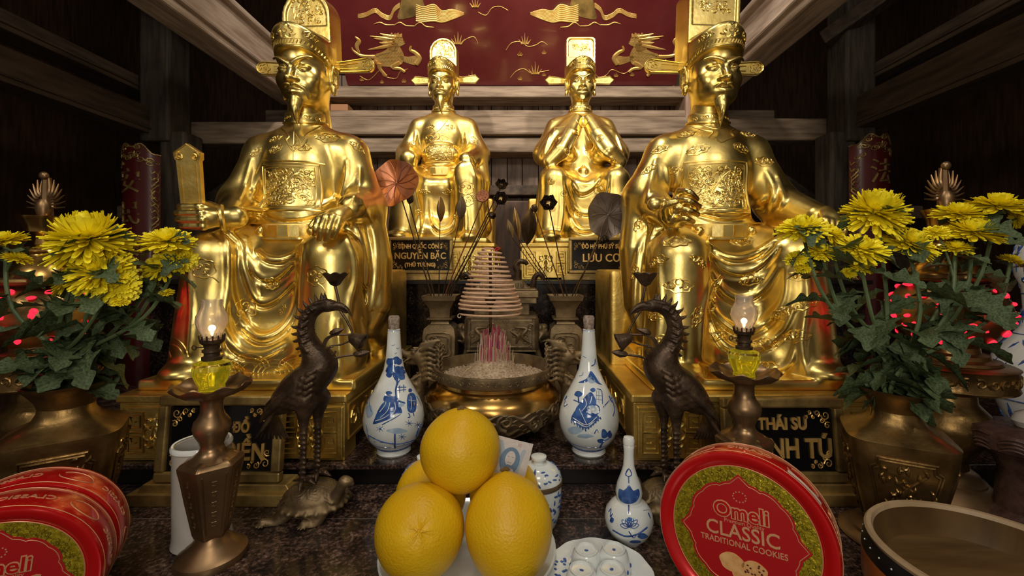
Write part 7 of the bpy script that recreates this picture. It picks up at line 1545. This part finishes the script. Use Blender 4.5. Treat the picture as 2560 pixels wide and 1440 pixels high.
# ------------------------------------------------------------------ tall pierced bronze lamps
REDL = mat('red_lamp_glow', (.5, .01, .02), .4, emit=(1, .02, .05), estr=1.5)
def tower(px, d, ztop, label):
    c = Vector(((px - VX) / FPX * d, d, ZT)); root = thing('bronze_lamp_tower', c, label, 'lamp', None); s = (ztop - ZT) / .765
    L = lambda nm, pr_, m=VB, **k: (lambda q: (q.lathe([(r_, z * s) for r_, z in pr_], c, 56, **k), q.build(nm, m, root))[1])(MB())
    L('foot', [(0, 0), (.115, 0), (.118, .005), (.114, .010), (.090, .030), (.075, .045), (.066, .050), (.066, .055), (.056, .062), (.054, .068), (.040, .078)], BRAS)
    L('lower_bowl', [(.038, .075), (.036, .095), (.060, .130), (.080, .160), (.083, .180), (.070, .205), (.052, .225), (.050, .245), (.070, .258), (.072, .262)])
    L('slab', [(.070, .258), (.112, .262), (.114, .266), (.112, .270), (.112, .305), (.115, .309), (.108, .313), (.060, .318)])
    L('stepped_neck', [(.090, .316), (.088, .322), (.072, .326), (.070, .334), (.056, .338), (.054, .352), (.060, .356)])
    L('globe', [(.055, .350), (.082, .368), (.100, .398), (.106, .425), (.100, .452), (.082, .480), (.060, .492)])
    L('upper_tray', [(.060, .490), (.094, .496), (.097, .502), (.095, .508), (.060, .512)])
    L('dome', [(.070, .510), (.068, .520), (.052, .545), (.034, .560), (.032, .566), (.040, .572), (.036, .580), (.020, .588), (.017, .605)], BRONZEL)
    L('top_dish', [(.016, .600), (.022, .612), (.032, .618), (.034, .632), (.043, .648), (.045, .655), (.042, .656), (.030, .650), (0, .648)], BRONZEL)
    mb = MB(); rr = random.Random(int(px)); n = 0
    for z in np.linspace(.372, .478, 7):
        r_ = float(np.interp(z, [.350, .368, .398, .425, .452, .480], [.055, .082, .100, .106, .100, .082])); m_ = int(r_ * 130)
        for i in range(m_):
            a = 2 * math.pi * (i + rr.uniform(-.2, .2)) / m_; dd = Vector((math.cos(a), math.sin(a), 0)); mb.ell(c + dd * (r_ - .0015) + Vector((0, 0, (z + rr.uniform(-.008, .008)) * s)), (rr.uniform(.005, .010), rr.uniform(.005, .010), rr.uniform(.004, .009)), Matrix.Rotation(rr.uniform(-.5, .5), 3, dd), n=7, m=5)
    o = mb.build('glowing_openings', REDL, root)
    mb = MB()
    for i in range(30):
        a = 2 * math.pi * i / 30; scroll3(mb, c + Vector((math.cos(a) * .112, math.sin(a) * .112, .288 * s)), Vector((-math.sin(a), math.cos(a), 0)), (0, 0, 1), .011, [.003, .0012], 1.2, i, (-1) ** i, 9)
    mb.build('slab_relief', VB, root)
    l = bpy.data.lights.new('red_lamp', 'POINT'); l.energy = .05; l.color = (1, .05, .05); l.shadow_soft_size = .05; q = bpy.data.objects.new('red_lamp', l); sc.collection.objects.link(q); q.location = c + Vector((0, -.14, .42 * s))
    # flaming jewel
    mb = MB(); z0 = .656; mb.lathe([(0, 0), (.012, .002), (.015, .016), (.014, .030), (.008, .040), (0, .042)], c + Vector((0, 0, z0 * s)), 20)
    mb.ell(c + Vector((0, 0, (z0 + .098) * s)), (.010, .008, .010)); mb.tube([c + Vector((0, .006, z0 * s)), c + Vector((0, .006, (z0 + .095) * s))], [.012, .008], 8)
    for i in range(15):
        a = R(-12 + 204 * i / 14)
        if abs(math.degrees(a) - 90) < 8: continue
        dr = Vector((math.cos(a), 0, math.sin(a) * 1.25)); q0 = c + Vector((0, .004, (z0 + .030) * s)); L0 = .036 + .006 * math.sin(a); sd = Vector((-dr.z, 0, dr.x)) * .004 * (1 if math.cos(a) > 0 else -1)
        mb.tube(cat_([q0 + dr * .018, q0 + dr * (L0 * .7) - sd * .6, q0 + dr * (L0 + .010) + sd * 1.2], 4), [.0050, .0042, .0012], 6, flat=.7)
    mb.build('flaming_jewel', BRAS, root)
tower(110, 1.02, at_z(428, 1.02), 'tall bronze lamp with a flaming jewel top and red glowing openings, far left'); tower(2365, .98, at_z(402, .98), 'tall bronze lamp with a flaming jewel top and red glowing openings, far right')

# ------------------------------------------------------------------ cookie tins
REDT = mat('red_tin', (.58, .006, .008), .24, .25, coat=.5); REDD = mat('red_tin_face', (.50, .010, .014), .32, .2, coat=.3)
TING = mat('yellow_gold_foil', (.36, .28, .012), .30, .7, bump=.6, bscale=260, col2=(.60, .48, .03), vscale=160, detail=1)
TINL = mat('pale_gold_print', (.70, .38, .20), .4, .3); TIND = mat('olive_print', (.16, .13, .01), .4, .5); COOK = mat('cookie', (.62, .30, .10), .7, col2=(.75, .45, .18), vscale=90); COOKD = mat('chocolate_chips', (.10, .02, .01), .5); STICK = mat('white_sticker', (.75, .62, .58), .5)
def tin(cf, nrm, r_, th, label, roll=0, detail=True):
    n = Vector(nrm).normalized(); rt = Vector((0, 0, 1)).cross(n).normalized(); rt = Matrix.Rotation(R(roll), 3, n) @ rt; upv = n.cross(rt); M = frameM(rt, upv, cf)      # local: x right, y up, z out of the face
    root = thing('cookie_tin', cf, label, 'tin', None); P = lambda mb: setattr(mb, 'v', [tuple(M @ Vector(v)) for v in mb.v])
    mb = MB(); mb.lathe([(0, -th), (r_ - .006, -th), (r_ - .002, -th + .002), (r_ - .002, -th * .84)], (0, 0, 0), 96); P(mb); mb.build('box', REDT, root)
    mb = MB(); mb.lathe([(r_ - .004, -th * .86), (r_, -th * .86), (r_ + .0006, -th * .84), (r_ + .0006, -.005), (r_ - .002, 0), (r_ - .005, .0005), (r_ - .012, -.002), (r_ - .0175, -.005), (r_ - .019, -.0065), (0, -.0065)], (0, 0, 0), 96); P(mb); lid = mb.build('lid', REDT, root)
    mb = MB()
    for z in (-.0055, -th * .84 + .001): mb.tube([(math.cos(a) * (r_ + .0006), math.sin(a) * (r_ + .0006), z) for a in np.linspace(0, 2 * math.pi, 97)[:-1]], .0006, 4, closed=True)
    P(mb); mb.build('gilt_lines', TINL, root)
    mb = MB(); mb.lathe([(r_ - .0205, -.0068), (r_ - .021, -.0058), (0, -.0058)], (0, 0, 0), 96, cap=False); P(mb); fc = mb.build('gold_ground', TING, lid)
    mb = MB(); mb.tube([(math.cos(a) * (r_ - .0202), math.sin(a) * (r_ - .0202), -.0056) for a in np.linspace(0, 2 * math.pi, 97)[:-1]], .0007, 4, closed=True); P(mb); mb.build('gilt_ring', TINL, lid)
    mb = MB(); rr = random.Random(5)
    for i in range(420):
        a, q = rr.uniform(0, 6.28), rr.uniform(r_ * .60, r_ - .024); x, y = q * math.cos(a), q * math.sin(a); b = rr.uniform(0, 6); k = rr.uniform(.003, .006); mb.tube([(x + k * t * math.cos(b + .9 * t), y + k * t * math.sin(b + .9 * t), -.0056) for t in (-1, -.3, .4, 1)], [.0002, .0006, .0002], 4)
    P(mb); mb.build('foil_scrolls', TIND, lid)
    def cart(e):
        out = []; N = 144
        for i in range(N):
            a = 2 * math.pi * i / N + math.pi / 2; q = (a - math.pi / 2) % (math.pi / 2); u = min(q, math.pi / 2 - q) / (math.pi / 4)          # 0 at a cardinal tip, 1 at the diagonal
            rad_ = .62 + .11 * max(0, 1 - u * 4.5) ** 1.2 - .045 * max(0, min(1, (u - .1) * 3)) * 0 + .018 * abs(math.sin(u * math.pi * 1.9)) + .02 * (u > .55)
            out.append((r_ * rad_ * e * math.cos(a), r_ * rad_ * e * math.sin(a)))
        return out
    mb = MB(); mb.prism(cart(1), .0006, None, (0, 0, -.0058)); P(mb); mb.build('cartouche', REDD, lid, smooth=False)
    mb = MB(); mb.tube([(x, y, -.0051) for x, y in cart(.955)], .0005, 4, closed=True); P(mb); mb.build('cartouche_line', TINL, lid)
    def tx(t, s_, x, y, m, b=.0, sq=1, dz=.0, nm='lettering', shear=0, rotz=0):
        V, F = text_mesh(t, s_, .0003, M @ Matrix.Translation((x, y, -.0050 + dz)) @ Matrix.Rotation(R(rotz), 4, 'Z'), bold=b, squeeze=sq, shear=shear); q = MB(); q.add(V, F); q.build(nm, m, lid, smooth=False)
    tx('Omeli', r_ * .25, 0, r_ * .27, TINL, .0018); tx('Omeli', r_ * .25, 0, r_ * .27, REDT, .0003, 1, .0006)
    tx('Premium Quality', r_ * .065, .03 * r_, r_ * .15, TINL); tx('CLASSIC', r_ * .235, 0, r_ * .03, TINL, .0003, .95); tx('TRADITIONAL COOKIES', r_ * .098, 0, -r_ * .11, TINL, .0001, .9)
    mb = MB()
    for i in range(12): a = i * math.pi / 6; mb.lathe([(0, 0), (.0010, 0), (.0010, .0004), (0, .0004)], (r_ * .075 * math.cos(a), r_ * .46 + r_ * .06 * math.sin(a), -.0050), 6)
    P(mb); mb.build('ring_of_stars', TINL, lid)
    for (x, y, q, m2) in ((-.13, -.33, .14, COOK), (.12, -.36, .14, COOK), (0, -.46, .13, COOK)):
        mb = MB(); mb.prism([(r_ * (x + q * math.cos(a) * (1 + .06 * math.sin(5 * a))), r_ * (y + q * .8 * math.sin(a))) for a in np.linspace(0, 6.1, 26)], .0005 + .0002 * (x == 0), None, (0, 0, -.0052)); P(mb); mb.build('printed_cookie', m2, lid, smooth=False)
    mb = MB()
    for i in range(16): x, y = r_ * rr.uniform(.02, .22), r_ * rr.uniform(-.44, -.28); mb.ell((x, y, -.0044), (.0016, .0013, .0003), n=6, m=4)
    P(mb); mb.build('printed_chocolate', COOKD, lid)
    # writing round the side
    for band_, zc in (('lid', -th * .45),):
        for k in range(5):
            a0 = k * math.pi * .4 + .2; r2 = r_ + (.0008 if band_ == 'lid' else -.0026)
            V, F = text_mesh('CLASSIC', .016, .0003, Matrix.Identity(4), bold=.0002); q = MB()
            q.add([M @ Vector((math.cos(a0 + v.x / r2) * (r2 + v.z), math.sin(a0 + v.x / r2) * (r2 + v.z), zc - v.y * .9 * 1)) for v in V], F); q.build('side_lettering', TINL, root, smooth=False)
            q = MB(); b0 = a0 + .62; q.tube([M @ Vector((math.cos(b0 + .20 * math.cos(t)) * (r2 + .0002), math.sin(b0 + .20 * math.cos(t)) * (r2 + .0002), zc + .012 * math.sin(t))) for t in np.linspace(0, 5.6, 22)], .0007, 4); q.build('side_ornament', TINL, root)
    return M, root
M_, rt_ = tin(at(1853, 1345, .60), (-.56, -.80, .10), .1135, .062, 'round red cookie tin standing upright on the right, its gold lid facing the viewer', roll=4)
cb = Vector((.345, .632, ZT)); rb_ = thing('brass_dish', cb, 'low round brass dish under the right cookie tin', 'dish')
mb = MB(); mb.lathe([(0, 0), (.060, 0), (.062, .004), (.050, .010), (.060, .020), (.088, .028), (.090, .033), (.086, .034), (.055, .026), (0, .0255)], cb, 56, cap=False); mb.build('dish_body', BRAS, rb_)
q = MB(); V = []
for i in range(13):
    a = R(58 - i * 1.6 * 1.3); V += [M_ @ Vector((math.cos(a) * .1148, math.sin(a) * .1148, -.008)), M_ @ Vector((math.cos(a) * .1148, math.sin(a) * .1148, -.018))]
q.add(V, [(2 * i, 2 * i + 1, 2 * i + 3, 2 * i + 2) for i in range(12)]); q.build('sticker', STICK, rt_)
nL = Vector((.50, -.866, .0)).normalized(); cL = at(-26, 1488, .553)
tin(cL, nL, .1080, .070, 'front red cookie tin of the pair standing at the bottom left', roll=-6); tin(cL - nL * .0715, nL, .1080, .070, 'rear red cookie tin pressed against the back of the front one, bottom left', roll=14)

# ------------------------------------------------------------------ drum shaped tray, right foreground
WT = mat('tray_wood', (.085, .045, .015), .45, 0, bump=.15, bscale=20, col2=(.15, .085, .03), vscale=7, stretch=(1, 6, 1)); WTR = mat('tray_rim_wood', (.36, .25, .14), .5, bump=.3, bscale=60, col2=(.46, .33, .20), vscale=20); ORG = mat('orange_lacquer', (.45, .12, .02), .3, coat=.4, col2=(.30, .05, .01), vscale=8)
c = Vector(((2490 - VX) / FPX * .60, .60, ZT)); root = thing('drum_tray', c, 'round wooden tray shaped like a drum with an orange side, at the bottom right', 'tray'); r_ = .148; H = .126
mb = MB(); mb.lathe([(0, .001), (r_ * .80, .001), (r_ * .93, .02), (r_ * 1.0, .055), (r_ * 1.0, .096)], c, 96, cap=False); mb.build('side', ORG, root)
mb = MB(); mb.lathe([(r_ * 1.0, .096), (r_ * .99, .108), (r_ * .965, H - .004)], c, 96, cap=False); mb.build('dark_band', DARK, root)
mb = MB(); mb.lathe([(r_ * .965, H - .005), (r_ * .975, H), (r_ * .955, H + .0035), (r_ * .915, H + .003), (r_ * .895, H - .003)], c, 96, cap=False); mb.build('rim', WTR, root)
mb = MB(); mb.lathe([(r_ * .895, H - .003), (r_ * .885, H - .030), (r_ * .86, H - .045), (0, H - .047)], c, 96, cap=False); mb.build('inner_floor', WT, root)
mb = MB()
for i in range(40): a = 2 * math.pi * i / 40; mb.ell(c + Vector((math.cos(a) * r_ * .985, math.sin(a) * r_ * .985, .110)), (.0014, .0014, .0014), n=7, m=5)
mb.build('studs', WHITE, root)
# ------------------------------------------------------------------ porcelain and carved pieces at the right edge
c = Vector((1.425, 1.16, Z2)); root = thing('porcelain_jar', c, 'large blue and white porcelain jar cut by the right edge', 'jar'); pj = [(0, 0), (.060, 0), (.065, .01), (.085, .06), (.110, .13), (.118, .18), (.100, .24), (.070, .28), (.052, .31), (.046, .36), (.050, .42), (.062, .45), (.066, .50), (.055, .54), (.040, .56)]
mb = MB(); mb.lathe(pj, c, 56); mb.build('body', WHITE, root); mb = MB(); rr = random.Random(3); fj = lambda z: float(np.interp(z, [p[1] for p in pj[1:]], [p[0] for p in pj[1:]]))
for i in range(240):
    z = rr.choice((rr.uniform(.03, .10), rr.uniform(.14, .27), rr.uniform(.31, .36), rr.uniform(.42, .54))); a = rr.uniform(0, 6.28); q = fj(z); b = rr.uniform(0, 6); mb.tube([c + Vector((math.cos(a + t * .10 * math.cos(b)) * fj(z + t * .016 * math.sin(b)), math.sin(a + t * .10 * math.cos(b)) * fj(z + t * .016 * math.sin(b)), z + t * .016 * math.sin(b))) for t in (-1, 0, 1)], [.001, .0032, .001], 5)
for z in (.02, .115, .29, .40): mb.tube([c + Vector((math.cos(a) * fj(z), math.sin(a) * fj(z), z)) for a in np.linspace(0, 6.283, 57)[:-1]], .0018, 5, closed=True)
mb.build('blue_painting', BLUE, root)
c = Vector((1.03, .87, ZT)); root = thing('carved_stand', c, 'dark carved wooden stand with a pale knobbed pot, low at the right edge', 'stand'); CW = mat('carved_dark_wood', (.05, .025, .02), .4, col2=(.12, .06, .05), vscale=40, bump=.6, bscale=120)
mb = MB(); mb.lathe([(0, 0), (.070, 0), (.072, .02), (.05, .04), (.045, .12), (.06, .15), (.085, .165), (.09, .19), (.085, .20), (.05, .205), (0, .205)], c, 48); mb.build('stand_body', CW, root); mb = MB()
for i in range(44):
    a = i * .57; z = .16 + .028 * ((i * 7) % 5) / 4; mb.tube([c + Vector((math.cos(a + t) * .090, math.sin(a + t) * .090, z + .008 * math.sin(6 * t))) for t in np.linspace(0, .4, 6)], [.001, .004, .001], 5)
mb.build('carving', CW, root)
mb = MB(); mb.lathe([(0, .205), (.02, .206), (.026, .218), (.020, .232), (.007, .240), (.004, .248), (0, .250)], c, 30); mb.build('pale_pot', CANM, root)
